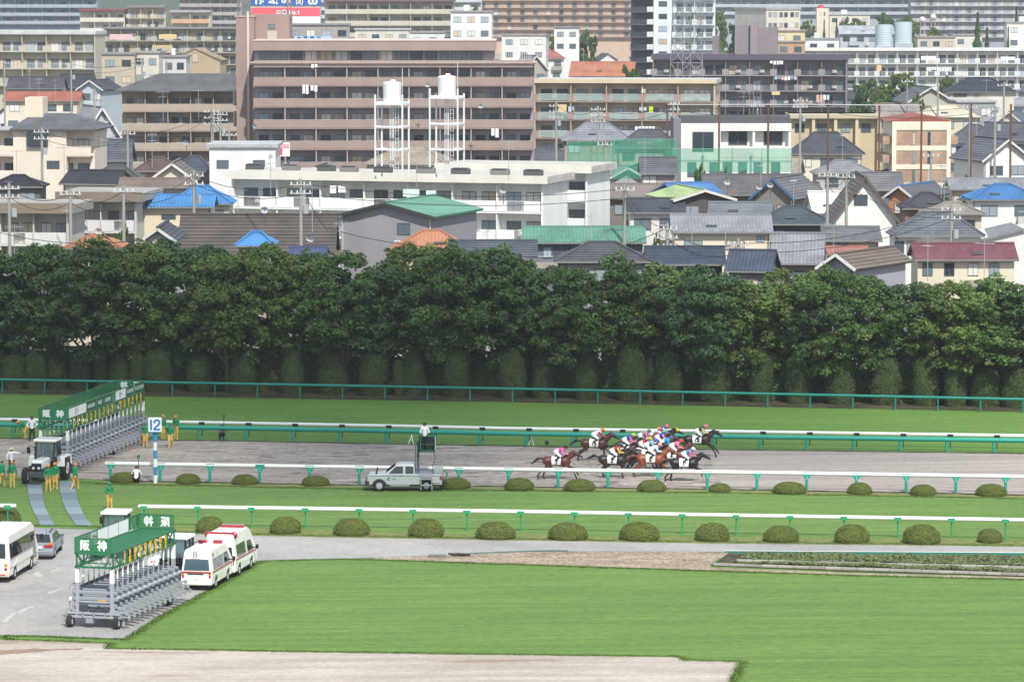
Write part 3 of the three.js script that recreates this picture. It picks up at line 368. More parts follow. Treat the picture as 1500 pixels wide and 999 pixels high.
  if (!far) { for (let i = 0; i < n; i += 2) side(-w - 0.08, i, i + 2, i >= 4 && i < 10 ? gWhite : gMesh); }
  else {
    const txt = (s) => ['#1c5a3c', (x, W, H) => { x.fillStyle = '#dfe6e2'; x.font = 'bold ' + H * 0.62 + 'px sans-serif'; x.textAlign = 'center'; x.textBaseline = 'middle'; x.fillText(s, W / 2, H / 2, W * 0.94); }], logo = ['#e8eae8', (x, W, H) => { x.fillStyle = '#59605c'; x.beginPath(); x.ellipse(W * 0.4, H / 2, H * 0.26, H * 0.34, 0.3, 0, 7); x.fill(); x.fillStyle = '#e8eae8'; x.beginPath(); x.ellipse(W * 0.41, H * 0.54, H * 0.12, H * 0.2, 0.3, 0, 7); x.fill(); x.fillStyle = '#59605c'; x.font = 'bold ' + H * 0.3 + 'px sans-serif'; x.fillText('JRA', W * 0.5, H * 0.62); }];
    [[0, 4, gWhite, logo], [4, 6.2, gGreen, txt('HANSHIN')], [6.4, 8, gGreen, txt('RACE')], [8, 10, gGreen, txt('COURSE')], [11, 13.4, gWhite, logo], [13.5, 15.4, gGreen, txt('HANSHIN')], [15.6, 18, gGreen, txt('RACECOURSE')]].forEach((a) => side(w + 0.08, ...a));
    for (let i = 0; i < n; i += 3) side(-w - 0.08, i, i + 3, gMesh);
  }
  // stalls
  for (let i = 1; i < n; i++) for (const x of [-w, w]) { const z = -i * pitch; const p = new MG().box(x - 0.032, x + 0.032, 0.6, 2.3, z - 0.03, z + 0.03).build(t, 'stall_post', gGrey); new MG().box(x - 0.035, x + 0.035, 2.3, y1, z - 0.033, z + 0.033).build(p, 'white_sleeve', gWhite); }
  for (let i = 0; i <= n; i++) {
    const z = -i * pitch, m = new MG(); for (const y of [0.78, 1.08, 1.38, 1.68]) m.rbox(-1.25, 1.2, y - 0.09, y + 0.09, z - 0.07, z + 0.07, 0.05, 1); m.box(-1.22, -1.12, 0.6, 1.85, z - 0.05, z + 0.05); m.build(t, 'padded_partition', gPad);
    const b = new MG(); for (const [y, x] of [[0.58, 1.85], [0.8, 1.75], [1.02, 1.62]]) { b.box(0.95, x, y - 0.035, y + 0.035, z - 0.05, z + 0.05); b.box(x - 0.05, x + 0.03, y - 0.09, y + 0.09, z - 0.12, z + 0.12); } b.box(0.98, 1.08, 0.45, 1.1, z - 0.04, z + 0.04); b.box(0.9, 1.04, 0.44, 0.62, z - 0.045, z + 0.045); b.build(t, 'foot_board_bracket', gGrey); box(t, 'rear_bracket', gGrey, -1.8, -0.95, 0.55, 0.62, z - 0.05, z + 0.05);
    const r = new THREE.CylinderGeometry(0.1, 0.1, 0.4, 10); r.rotateX(Math.PI / 2); r.rotateZ(0.2); r.translate(1.12, 1.42, z - pitch * 0.35); part(t, 'roll_pad', r, mat('#a9adb3', 0.7));
    if (i < n) { const d = new MG(), zc = z - pitch / 2; for (const sgn of [-1, 1]) { d.box(0.86, 0.92, 1.0, far ? 2.0 : 1.75, zc + sgn * pitch * 0.24 - pitch * 0.2, zc + sgn * pitch * 0.24 + pitch * 0.2); } d.build(t, 'front_door', far ? mat('#6d737c', 0.7) : mat('#7b818a', 0.7)); const e = new MG(); for (const y of [1.0, 1.3, 1.6, 1.9]) e.box(-0.95, -0.9, y - 0.08, y + 0.08, zc - pitch * 0.42, zc + pitch * 0.42); e.build(t, 'rear_door', gDark); }
    if (i > (far ? 0 : 1) && i < n - (far ? 0 : 1) && i !== (far ? 11 : -1)) {
      const q = new MG(); const num = String(n + 1 - i).padStart(2, '0'); const pl = part(t, 'stall_number', lettering([num[0]], 0.3, 0, 0.075, 0.03), gYellow); pl.rotation.y = Math.PI / 2; pl.position.set(w + 0.13, y1 + 0.36, z + 0.18); const p2 = part(t, 'stall_number', lettering([num[1]], 0.3, 0, 0.075, 0.03), gYellow); p2.rotation.y = Math.PI / 2; p2.position.set(w + 0.13, y1 + 0.04, z + 0.18);
    }
  }
  // running gear
  const c = new MG(); for (const x of [-w, w]) c.box(x - 0.07, x + 0.07, 0.5, 0.66, -L - 0.2, 0.2); for (let i = 0; i <= 4; i++) c.box(-w, w, 0.5, 0.62, -L * i / 4 - 0.06, -L * i / 4 + 0.06); for (const y of [0.55, 0.72]) c.box(-1.55, 1.5, y - 0.05, y + 0.05, 0.12, 0.22); for (const x of [-1.5, -0.6, 0, 0.6, 1.45]) c.box(x - 0.04, x + 0.04, 0.5, 0.76, 0.12, 0.22); c.box(-1.55, -1.45, 0.15, 0.9, 0.1, 0.2); c.box(1.42, 1.52, 0.1, 0.7, -0.2, -0.1); c.build(t, 'chassis', gGrey);
  const e = new MG(); e.rbox(-0.8, -0.35, 0.82, 1.12, 0, 0.16, 0.03); e.rbox(0.45, 0.78, 0.8, 1.05, 0, 0.18, 0.03); e.bar([-0.3, 0.85, 0.05], [0.4, 0.85, 0.05], 0.1); e.bar([0, 0.95, 0.1], [0.3, 1.05, 0.1], 0.06); e.build(t, 'winch_engine', gDark); box(t, 'tool_box', gPad, -0.45, -0.05, 0.25, 0.55, -0.05, 0.2);
  const k = new MG(); k.box(-0.85, 0.85, 1.22, 1.3, 0.08, 0.14); k.box(-0.85, 0.85, 0.7, 0.76, 0.08, 0.14); k.build(t, 'engine_guard', gGrey); box(t, 'warning_plate', mat('#d59a3a', 0.6), 0.2, 0.62, 1.3, 1.38, 0.06, 0.12);
  const l = new MG(); for (const [x, z] of [[-1.5, -0.3], [-1.5, -1.1], [-1.08, -1.1], [-1.08, -0.3]]) l.bar([x, 0.7, z], [x, 1.95, z], 0.028); for (const y of [0.72, 1.35, 1.95]) { l.bar([-1.5, y, -0.3], [-1.5, y, -1.1], 0.025); l.bar([-1.5, y, -0.3], [-1.08, y, -0.3], 0.025); l.bar([-1.5, y, -1.1], [-1.08, y, -1.1], 0.025); } l.box(-1.5, -1.05, 0.68, 0.72, -1.1, -0.3); l.build(t, 'side_platform', gGrey); new MG().rbox(-1.48, -1.0, 1.22, 1.42, -0.34, -0.1, 0.05).build(t, 'lamp_box', gWhite);
  for (const z of [0.1, far ? -L * 0.55 : -L + 1.2]) for (const x of z > 0 ? [-1.32, 1.2] : [-1.1, 1.1]) { wheel(t, x, 0.31, z, 0.31, 0.28, Math.PI / 2); new MG().beam([x, 0.31, z - 0.02], [x * 0.86, 0.62, z - 0.1], 0.1).build(t, 'wheel_fork', gGrey); }
  new MG().beam([-0.6, 0.5, -L], [0, 0.5, -L - 1.1], 0.09).beam([0.6, 0.5, -L], [0, 0.5, -L - 1.1], 0.09).build(t, 'drawbar', gGrey);
  return t;
}
startingGate('grey twelve stall starting gate with green roof parked on the paved road', G(139, 920), -0.27, 12, 0.73, false).scale.y = 1.07;
startingGate('long eighteen stall starting gate with lettered side boards standing across the dirt track', G(79, 692), -0.185, 18, 1.0, true);

// ---------------------------------------------------------------- vehicles: local +x is forward, z across
const heading = (deg) => Math.PI / 2 - deg * Math.PI / 180;                    // degrees right of straight away
const glassD = new THREE.MeshPhysicalMaterial({ color: hx('#1d272c'), roughness: 0.08, clearcoat: 1 }), glassG = new THREE.MeshPhysicalMaterial({ color: hx('#49606a'), roughness: 0.06, clearcoat: 1 }), paintW = new THREE.MeshPhysicalMaterial({ color: hx('#f1f1ee'), roughness: 0.35, clearcoat: 0.6, clearcoatRoughness: 0.15 }), redM = mat('#b3202a', 0.45), redLens = new THREE.MeshPhysicalMaterial({ color: hx('#a31326'), roughness: 0.15, clearcoat: 1 }), amber = mat('#d9812c', 0.3), black = mat('#1b1c1e', 0.6);
function profile(pts, width, b = 0.06, round = 0) { const s = new THREE.Shape(pts.map(([x, y]) => new THREE.Vector2(x, y))); const g = new THREE.ExtrudeGeometry(s, { depth: width - 2 * b, bevelEnabled: true, bevelSize: b, bevelThickness: b, bevelSegments: 3, bevelOffset: -b, curveSegments: 4 }); g.translate(0, 0, -(width - 2 * b) / 2); return g; }
function arch(x, r, n = 8) { const o = []; for (let i = 0; i <= n; i++) { const a = Math.PI - i / n * Math.PI; o.push([x + Math.cos(a) * r, 0.33 + Math.sin(a) * r]); } return o.reverse(); }
function wells(pts, list, y) { return pts; }
// a body whose roof narrows: vertices above a height are drawn in
function tumble(g, y0, y1, k) { const p = g.attributes.position; for (let i = 0; i < p.count; i++) { const y = p.getY(i); if (y > y0) p.setZ(i, p.getZ(i) * (1 - k * Math.min(1, (y - y0) / (y1 - y0)))); } p.needsUpdate = true; g.computeVertexNormals(); return g; }
function vehicleSides(t, list, name, m, half, y0, y1, k) { for (const pts of list) for (const s of [1, -1]) { const q = pts.map(([x, y]) => [x, y, s * (half * (1 - (y > y0 ? k * (y - y0) / (y1 - y0) : 0)) + 0.004)]); pane(t, name, m, s > 0 ? q : q.slice().reverse(), 0.012); } }
function bodyProfile(top, x0, x1, yb, wh, r) { const bot = [[x0, yb]]; for (const x of wh) bot.push(...arch(x, r).map(([a, b]) => [a, Math.max(b, yb)]).reverse()); bot.push([x1, yb]); return [...bot, ...top]; }
function ambulance(label, pos, deg, high, letters) {
  const t = thing('ambulance', label, 'ambulance', pos, heading(deg), 'ambulances waiting on the service road'), H = high ? 2.42 : 2.18, hw = high ? 0.93 : 0.86, k = high ? 0.2 : 0.16, wb = [-1.35, 1.15], x0 = -2.4, x1 = 2.3;
  const top = [[x1, 0.75], [x1 - 0.12, 1.05], [x1 - 0.75, H - 0.42], [x1 - 1.1, H - 0.14], [x1 - 1.5, H], [x0 + 0.5, H], [x0 + 0.24, H - 0.1], [x0 + 0.1, 1.05], [x0, 0.62]];
  part(t, 'body', tumble(profile(bodyProfile(top, x0, x1, 0.32, wb, 0.4), hw * 2, 0.07), 1.0, H, k), paintW);
  const yb = 1.12, yt = 1.7, zz = (y) => hw * (1 - (y > 1 ? k * (y - 1) / (H - 1) : 0)), xr = (y) => lerp(x0 + 0.1, x0 + 0.24, (y - 1.05) / (H - 1.15)) - 0.01;
  vehicleSides(t, high ? [[[-1.9, yb], [-0.1, yb], [-0.1, yt + 0.08], [-1.9, yt + 0.08]]] : [[[-1.9, yb], [-1.0, yb], [-1.0, yt], [-1.9, yt]], [[-0.9, yb], [0.1, yb], [0.1, yt], [-0.9, yt]]], 'side_window', high ? glassD : glassG, hw, 1, H, k);
  vehicleSides(t, [[[0.35, yb], [1.5, yb], [1.05, yt], [0.35, yt]]], 'door_window', glassD, hw, 1, H, k);
  pane(t, 'rear_window', high ? glassD : glassG, [[xr(yb), yb, -zz(yb) * 0.84], [xr(yb), yb, zz(yb) * 0.84], [xr(yt), yt, zz(yt) * 0.82], [xr(yt), yt, -zz(yt) * 0.82]].map((p) => [p[0] - 0.015, p[1], p[2]]), 0.012);
  pane(t, 'windscreen', glassD, [[2.16, 1.1, 0.75], [2.16, 1.1, -0.75], [1.6, H - 0.45, -0.68], [1.6, H - 0.45, 0.68]], 0.015);
  vehicleSides(t, [[[-2.24, 0.98], [2.05, 0.98], [2.05, 1.04], [-2.24, 1.04]]], 'red_stripe', redM, hw, 1, H, k); box(t, 'red_stripe', redM, x0 + 0.03, x0 + 0.075, 0.98, 1.045, -hw * 0.95, hw * 0.95);
  for (const s of [-1, 1]) { box(t, 'tail_light', redLens, x0 + 0.02, x0 + 0.1, high ? 0.62 : 0.68, high ? 1.1 : 0.84, s * hw * 0.86 - 0.06, s * hw * 0.86 + 0.06); if (!high) box(t, 'indicator', amber, x0 + 0.02, x0 + 0.1, 0.85, 0.95, s * hw * 0.86 - 0.06, s * hw * 0.86 + 0.06); new MG().rbox(1.35, 1.5, 1.12, 1.36, s * (hw + 0.22) - 0.08, s * (hw + 0.22) + 0.08, 0.04).beam([1.4, 1.2, s * hw * 0.9], [1.4, 1.2, s * (hw + 0.2)], 0.05).build(t, 'mirror', black); }
  box(t, 'licence_plate', mat('#d8d8cf', 0.6), x0 - 0.02, x0 + 0.03, 0.6, 0.76, -0.2, 0.2); new MG().rbox(x0 - 0.06, x0 + 0.16, 0.34, 0.54, -hw, hw, 0.06).build(t, 'bumper', paintW); box(t, 'door_trim', black, x0 + 0.02, x0 + 0.06, 0.9, 0.94, -0.5, 0.4);
  if (high) { const m = new MG(); for (const s of [-1, 1]) { const g = new THREE.SphereGeometry(0.2, 12, 10); g.scale(0.8, 1, 1.05); g.translate(x0 + 0.5, H - 0.1, s * hw * 0.78); m.add(g); } m.build(t, 'beacon', redLens); new MG().rbox(x0 + 0.38, x0 + 0.56, H - 0.06, H + 0.06, -0.62, 0.62, 0.04).build(t, 'light_bar', redLens); new MG().rbox(0.3, 0.75, H - 0.02, H + 0.14, -0.66, 0.66, 0.05).build(t, 'light_bar', redLens); }
  else { for (const s of [-1, 1]) new MG().rbox(0.42, 0.74, H - 0.01, H + 0.17, s * 0.42 - 0.24, s * 0.42 + 0.24, 0.04).build(t, 'beacon', redLens); new MG().rbox(-0.9, 0.2, H - 0.02, H + 0.06, -0.3, 0.3, 0.04).build(t, 'roof_vent', paintW); }
  if (letters) {
    const p = textPlate(t, 'letter_b', 0.62, 0.42, '#f1f1ee', (x, W, Hh) => { x.fillStyle = '#3a3d40'; x.font = Hh * 1.1 + 'px sans-serif'; x.textAlign = 'center'; x.textBaseline = 'middle'; x.fillText('B', W / 2, Hh / 2); }, 96); p.position.set(x0 + 0.165, 1.93, -0.1); p.rotation.y = -Math.PI / 2;
    const h = new THREE.Shape(); h.moveTo(0, -0.14); h.bezierCurveTo(-0.22, 0.04, -0.1, 0.18, 0, 0.07); h.bezierCurveTo(0.1, 0.18, 0.22, 0.04, 0, -0.14); const hm = part(t, 'heart_mark', new THREE.ExtrudeGeometry(h, { depth: 0.01, bevelEnabled: false }), redM); hm.position.set(-1.75, 1.88, zz(1.88) + 0.01);
    const q = textPlate(t, 'letter_b', 0.3, 0.26, '#f1f1ee', (x, W, Hh) => { x.fillStyle = '#3a3d40'; x.font = Hh * 1.1 + 'px sans-serif'; x.textAlign = 'center'; x.textBaseline = 'middle'; x.fillText('B', W / 2, Hh / 2); }, 64); q.position.set(-0.9, 1.88, zz(1.88) + 0.022);
  }
  for (const x of wb) for (const s of [-1, 1]) wheel(t, x, 0.33, s * (hw - 0.13), 0.33, 0.2);
  new MG().box(x0 + 0.2, x1 - 0.2, 0.28, 0.6, -hw + 0.28, hw - 0.28).build(t, 'underbody', black); return t;
}
ambulance('lower white ambulance marked B with a heart, between tractor and taller ambulance', G(304, 856), 10.5, false, true);
ambulance('tall white ambulance with round red beacons at its rear corners', G(337, 837.5), 11, true, false);
{ // minibus
  const t = thing('minibus', 'cream minibus with dark side windows parked beside the silver car', 'bus', G(9, 841), heading(7)), H = 2.62, hw = 1.0, x0 = -3.3, x1 = 3.2, k = 0.12, cream = mat('#e3dfd8', 0.4), wb = [-1.9, 1.75];
  const top = [[x1, 0.9], [x1 - 0.2, 1.4], [x1 - 0.6, H - 0.25], [x1 - 1.1, H], [x0 + 0.6, H], [x0 + 0.22, H - 0.12], [x0 + 0.08, 1.3], [x0, 0.6]];
  part(t, 'body', tumble(profile(bodyProfile(top, x0, x1, 0.35, wb, 0.46), hw * 2, 0.1), 1.4, H, k), cream);
  for (let i = 0; i < 5; i++) vehicleSides(t, [[[-2.95 + i * 0.98, 1.32], [-2.02 + i * 0.98, 1.32], [-2.02 + i * 0.98, 2.12], [-2.95 + i * 0.98, 2.12]]], 'side_window', glassD, hw, 1.4, H, k);
  vehicleSides(t, [[[2.0, 0.6], [2.7, 0.6], [2.5, 2.1], [2.0, 2.1]]], 'door_window', glassD, hw, 1.4, H, k);
  vehicleSides(t, [[[-3.15, 0.78], [3.0, 0.78], [3.0, 0.81], [-3.15, 0.81]]], 'trim_line', mat('#b9ad9c', 0.6), hw, 1.4, H, k);
  pane(t, 'rear_window', glassD, [[x0 + 0.06, 1.38, -0.78], [x0 + 0.06, 1.38, 0.78], [x0 + 0.15, 2.15, 0.74], [x0 + 0.15, 2.15, -0.74]], 0.02);
  for (const s of [-1, 1]) { for (const [y, m] of [[1.0, amber], [0.78, redLens]]) { const g = new THREE.CylinderGeometry(0.09, 0.09, 0.05, 14); g.rotateZ(Math.PI / 2); const q = part(t, 'tail_light', g, m); q.position.set(x0 + 0.03, y, s * 0.8); } new MG().rbox(2.85, 3.0, 1.5, 1.85, s * 1.25 - 0.08, s * 1.25 + 0.08, 0.04).beam([2.9, 1.8, s * 0.9], [2.9, 1.8, s * 1.25], 0.05).build(t, 'mirror', black); }
  new MG().rbox(x0 - 0.08, x0 + 0.2, 0.36, 0.62, -hw, hw, 0.06).build(t, 'bumper', mat('#cfc3b2', 0.5)); box(t, 'reflector', redM, x0 - 0.095, x0 - 0.07, 0.45, 0.5, 0.5, 0.8); box(t, 'fuel_flap', mat('#d2c7b7', 0.6), -0.5, -0.2, 0.6, 0.78, hw - 0.01, hw + 0.012);
  for (const x of wb) for (const s of [-1, 1]) wheel(t, x, 0.38, s * (hw - 0.15), 0.38, 0.24); new MG().box(x0 + 0.3, x1 - 0.3, 0.3, 0.7, -0.7, 0.7).build(t, 'underbody', black);
}
{ // estate car
  const t = thing('estate_car', 'silver estate car with red tail lights in front of the minibus', 'car', G(63.5, 812), heading(1)), silver = mat('#9aa0aa', 0.3, { metalness: 0.4 }), hw = 0.85, H = 1.46, x0 = -2.25, x1 = 2.25, k = 0.22, wb = [-1.3, 1.35];
  const top = [[x1, 0.5], [x1 - 0.1, 0.72], [1.1, 0.92], [0.35, H - 0.04], [-0.2, H], [-1.6, H - 0.03], [-1.95, 0.98], [-2.15, 0.9], [x0, 0.5]];
  part(t, 'body', tumble(profile(bodyProfile(top, x0, x1, 0.24, wb, 0.35), hw * 2, 0.07), 0.85, H, k), silver);
  vehicleSides(t, [[[-1.75, 0.95], [-0.75, 0.95], [-0.75, 1.33], [-1.58, 1.33]], [[-0.68, 0.95], [0.85, 0.95], [0.35, 1.33], [-0.68, 1.33]]], 'side_window', glassD, hw, 0.85, H, k);
  pane(t, 'rear_window', glassD, [[-1.97, 0.98, -0.66], [-1.97, 0.98, 0.66], [-1.68, 1.38, 0.56], [-1.68, 1.38, -0.56]], 0.025);
  for (const s of [-1, 1]) { box(t, 'tail_light', redLens, x0 + 0.02, x0 + 0.16, 0.7, 0.86, s * 0.56 - 0.24, s * 0.56 + 0.24); box(t, 'indicator', amber, x0 + 0.06, x0 + 0.2, 0.865, 0.97, s * 0.68 - 0.12, s * 0.68 + 0.12); new MG().rbox(0.6, 0.75, 0.95, 1.1, s * 0.96 - 0.11, s * 0.96 + 0.11, 0.04).build(t, 'mirror', mat('#5c6a78', 0.4)); new MG().beam([-1.5, H + 0.04, s * 0.52], [-0.1, H + 0.05, s * 0.52], 0.04).build(t, 'roof_rail', black); }
  new MG().rbox(x0 - 0.08, x0 + 0.2, 0.3, 0.58, -0.82, 0.82, 0.07).build(t, 'bumper', silver); box(t, 'licence_plate', white, x0 - 0.03, x0 + 0.02, 0.66, 0.8, -0.22, 0.22); new MG().bar([-1.7, H - 0.05, 0.4], [-1.9, H + 0.25, 0.4], 0.015).build(t, 'aerial', black);
  for (const x of wb) for (const s of [-1, 1]) wheel(t, x, 0.3, s * (hw - 0.11), 0.3, 0.19); new MG().box(-1.9, 1.9, 0.2, 0.5, -0.6, 0.6).build(t, 'underbody', black);
}
function tractor(label, pos, turn) {
  const t = thing('tractor', label, 'tractor', pos, turn, 'white tractors'), h = new MG(); h.rbox(0.35, 2.35, 0.98, 1.62, -0.38, 0.38, 0.16, 3); h.build(t, 'bonnet', paintW); new MG().rbox(2.28, 2.4, 0.95, 1.42, -0.34, 0.34, 0.05).build(t, 'grille', black); for (const s of [-1, 1]) { const g = new THREE.CylinderGeometry(0.09, 0.09, 0.05, 12); g.rotateZ(Math.PI / 2); const l = part(t, 'headlight', g, mat('#dfe3e4', 0.2)); l.position.set(2.42, 1.12, s * 0.18); }
  new MG().box(-0.9, 2.2, 0.62, 1.0, -0.3, 0.3).box(2.2, 2.75, 0.62, 0.9, -0.4, 0.4).box(2.35, 2.8, 0.5, 0.66, -0.2, 0.2).build(t, 'chassis', gDark); new MG().rbox(2.55, 2.9, 0.55, 0.88, -0.45, 0.45, 0.05).build(t, 'front_weights', mat('#4b4f52', 0.8));
  const c = new MG(); for (const s of [-1, 1]) { c.beam([0.5, 1.3, s * 0.6], [0.32, 2.6, s * 0.62], 0.09); c.beam([-0.95, 1.3, s * 0.66], [-0.85, 2.6, s * 0.62], 0.09); c.beam([-0.2, 1.3, s * 0.72], [-0.2, 2.6, s * 0.66], 0.06); c.beam([0.5, 1.3, s * 0.6], [-0.95, 1.3, s * 0.66], 0.08); } c.build(t, 'cab_frame', black);
  new MG().rbox(-1.05, 0.5, 2.58, 2.76, -0.78, 0.78, 0.07, 3).build(t, 'cab_roof', paintW);
  const gl = new THREE.MeshPhysicalMaterial({ color: hx('#a9c4c6'), roughness: 0.03, transmission: 0.85, thickness: 0 });
  pane(t, 'windscreen', gl, [[0.5, 1.32, 0.56], [0.5, 1.32, -0.56], [0.33, 2.56, -0.58], [0.33, 2.56, 0.58]], 0.01); pane(t, 'rear_window', gl, [[-0.95, 1.6, -0.6], [-0.95, 1.6, 0.6], [-0.86, 2.56, 0.58], [-0.86, 2.56, -0.58]], 0.01); for (const s of [-1, 1]) { const q = [[-0.9, 1.35, s * 0.69], [0.48, 1.35, s * 0.63], [0.32, 2.55, s * 0.63], [-0.84, 2.55, s * 0.63]]; pane(t, 'side_window', gl, s > 0 ? q : q.reverse(), 0.01); }
  new MG().rbox(-0.6, -0.2, 1.05, 1.3, -0.28, 0.28, 0.06).rbox(-0.75, -0.6, 1.2, 1.8, -0.26, 0.26, 0.06).build(t, 'seat', black); new MG().bar([0.3, 1.2, 0], [0.1, 1.6, 0], 0.04).build(t, 'steering_column', black);
  for (const s of [-1, 1]) {
    const f = new MG(); f.rbox(-1.5, 0.1, 1.5, 1.62, s * 0.98 - 0.26, s * 0.98 + 0.26, 0.05); f.rbox(-1.55, -1.42, 0.95, 1.6, s * 0.98 - 0.26, s * 0.98 + 0.26, 0.05); f.rbox(0.02, 0.16, 0.95, 1.6, s * 0.98 - 0.26, s * 0.98 + 0.26, 0.05); const fe = f.build(t, 'fender', paintW); box(fe, 'reflector', redM, -1.57, -1.55, 1.4, 1.48, s * 0.98 - 0.12, s * 0.98 + 0.12);
    wheel(t, -0.7, 0.78, s * 1.0, 0.78, 0.46, 0, true); wheel(t, 1.7, 0.52, s * 0.92, 0.52, 0.34, 0, true);
    new MG().beam([0.4, 2.2, s * 0.62], [0.6, 2.35, s * 1.02], 0.035).beam([0.6, 2.35, s * 1.02], [0.6, 1.7, s * 1.02], 0.035).rbox(0.55, 0.63, 1.85, 2.25, s * 1.05 - 0.12, s * 1.05 + 0.12, 0.03).build(t, 'mirror', black);
  }
  new MG().bar([1.5, 1.6, 0.34], [1.5, 2.4, 0.34], 0.05).build(t, 'exhaust_pipe', black); return t;
}
tractor('white cab tractor facing the lawn with handlers beside it, hitched to the long gate', G(68, 704), -Math.PI / 2 - 0.17);
tractor('white cab tractor with its driver, half hidden behind the roof of the parked gate', G(172, 817), heading(6));
tractor('white tractor hitched to the far end of the parked gate, ahead of the ambulances', G(262, 856), heading(12));
{ // pickup with lifting basket
  const t = thing('pickup_truck', 'silver pickup truck with a lifting basket on its bed beside the dirt track', 'truck', G(593, 717.5), Math.PI), silver = mat('#c2c8cc', 0.32, { metalness: 0.25 }), hw = 0.84, wb = [-1.4, 1.62], x0 = -2.4, x1 = 2.42;
  const top = [[x1, 0.62], [x1 - 0.05, 0.95], [x1 - 0.2, 1.06], [1.25, 1.14], [0.55, 1.68], [0.3, 1.74], [-0.45, 1.74], [-0.62, 1.68], [-0.66, 1.1], [x0, 1.1], [x0, 0.6]];
  part(t, 'body', tumble(profile(bodyProfile(top, x0, x1, 0.42, wb, 0.45), hw * 2, 0.06), 1.08, 1.74, 0.16), silver);
  vehicleSides(t, [[[1.02, 1.15], [0.1, 1.15], [0.1, 1.6], [0.55, 1.6]].reverse(), [[-0.05, 1.15], [-0.58, 1.15], [-0.55, 1.6], [-0.05, 1.6]].reverse()], 'side_window', glassD, hw, 1.08, 1.74, 0.16); pane(t, 'windscreen', glassD, [[1.24, 1.18, 0.7], [1.24, 1.18, -0.7], [0.62, 1.64, -0.66], [0.62, 1.64, 0.66]], 0.015);
  vehicleSides(t, [[[-2.35, 1.0], [2.3, 1.0], [2.3, 1.03], [-2.35, 1.03]], [[-2.3, 0.52], [-1.9, 0.52], [-1.9, 0.56], [-2.3, 0.56]]], 'dark_stripe', mat('#5d6a70', 0.6), hw, 1.08, 1.74, 0.16);
  new MG().rbox(x1 - 0.2, x1 + 0.12, 0.42, 0.72, -hw, hw, 0.06).build(t, 'front_bumper', mat('#3b4146', 0.6)); new MG().rbox(x0 - 0.12, x0 + 0.06, 0.45, 0.62, -hw + 0.05, hw - 0.05, 0.05).build(t, 'rear_bumper', black); for (const s of [-1, 1]) { box(t, 'tail_light', redLens, x0 - 0.02, x0 + 0.14, 0.78, 0.98, s * hw - 0.05, s * hw + 0.012); box(t, 'step_board', gGrey, -0.3, 0.95, 0.36, 0.42, s * hw - 0.1, s * hw + 0.12); new MG().rbox(1.75, 1.85, 1.12, 1.34, s * 0.78 - 0.06, s * 0.78 + 0.06, 0.03).build(t, 'fender_mirror', black); box(t, 'door_handle', black, 0.12, 0.3, 0.98, 1.03, s * hw - 0.01, s * hw + 0.02); }
  for (const x of [0.06, 1.05]) box(t, 'door_seam', mat('#59646a', 0.7), x, x + 0.015, 0.5, 1.1, hw - 0.01, hw + 0.006);
  const badge = textPlate(t, 'door_print', 0.9, 0.3, '#b3bcc0', (x, W, H) => { x.fillStyle = '#2c5f52'; x.beginPath(); x.ellipse(W * 0.2, H / 2, H * 0.32, H * 0.36, 0, 0, 7); x.fill(); x.fillStyle = '#b3bcc0'; x.beginPath(); x.ellipse(W * 0.22, H * 0.52, H * 0.14, H * 0.2, 0, 0, 7); x.fill(); x.fillStyle = '#2f4a52'; x.font = 'bold ' + H * 0.5 + 'px sans-serif'; x.textBaseline = 'middle'; x.fillText('JRA', W * 0.46, H / 2); }, 128); badge.position.set(0.75, 0.8, -hw - 0.006); badge.rotation.y = Math.PI;
  for (const x of wb) for (const s of [-1, 1]) wheel(t, x, 0.38, s * (hw - 0.1), 0.38, 0.24); new MG().box(-2.2, 2.1, 0.35, 0.7, -0.6, 0.6).build(t, 'underbody', black);
  new MG().box(-2.3, -0.75, 1.1, 1.16, -0.7, 0.7).build(t, 'bed_cover', mat('#7e868b', 0.7)); new MG().rbox(-2.45, -1.85, 1.1, 1.42, -0.6, 0.6, 0.06).build(t, 'tool_chest', mat('#9aa3a8', 0.5)); const coil = new THREE.TorusGeometry(0.22, 0.05, 6, 14); coil.translate(-2.5, 1.05, -0.3); part(t, 'green_cable_coil', coil, mat('#3f8f6c', 0.7));
  const lg = mat('#205f44', 0.6); new MG().box(-0.92, -0.78, 1.1, 3.15, -0.12, 0.12).box(-0.72, -0.66, 1.1, 2.95, -0.2, 0.2).build(t, 'lift_mast', mat('#4c5c5e', 0.6));
  const bk = new MG(); bk.box(-1.95, -0.8, 2.5, 2.58, -0.5, 0.5); bk.box(-0.98, -0.9, 2.55, 3.55, -0.5, 0.5); for (const z of [-0.5, 0.5]) { bk.bar([-1.92, 2.55, z], [-1.92, 3.5, z], 0.035); bk.bar([-1.92, 3.5, z], [-0.9, 3.5, z], 0.035); bk.bar([-1.92, 3.0, z], [-0.9, 3.0, z], 0.025); } bk.build(t, 'lift_basket', lg); new MG().box(-1.98, -1.93, 2.6, 3.45, -0.4, 0.1).build(t, 'basket_panel', mat('#c6d2cc', 0.6)); new MG().box(-1.9, -0.95, 2.56, 3.42, 0.42, 0.48).build(t, 'dark_screen', mat('#1d2b27', 0.7)); new MG().box(-1.06, -0.92, 2.5, 3.62, -0.5, 0.42).build(t, 'side_wall', mat('#226a4a', 0.6));
  const cb = new THREE.TubeGeometry(new THREE.CatmullRomCurve3([V(-1.85, 2.5, -0.4), V(-1.95, 2.1, -0.45), V(-1.8, 1.6, -0.5), V(-1.82, 1.1, -0.6)]), 20, 0.02, 6); part(t, 'cable', cb, black);
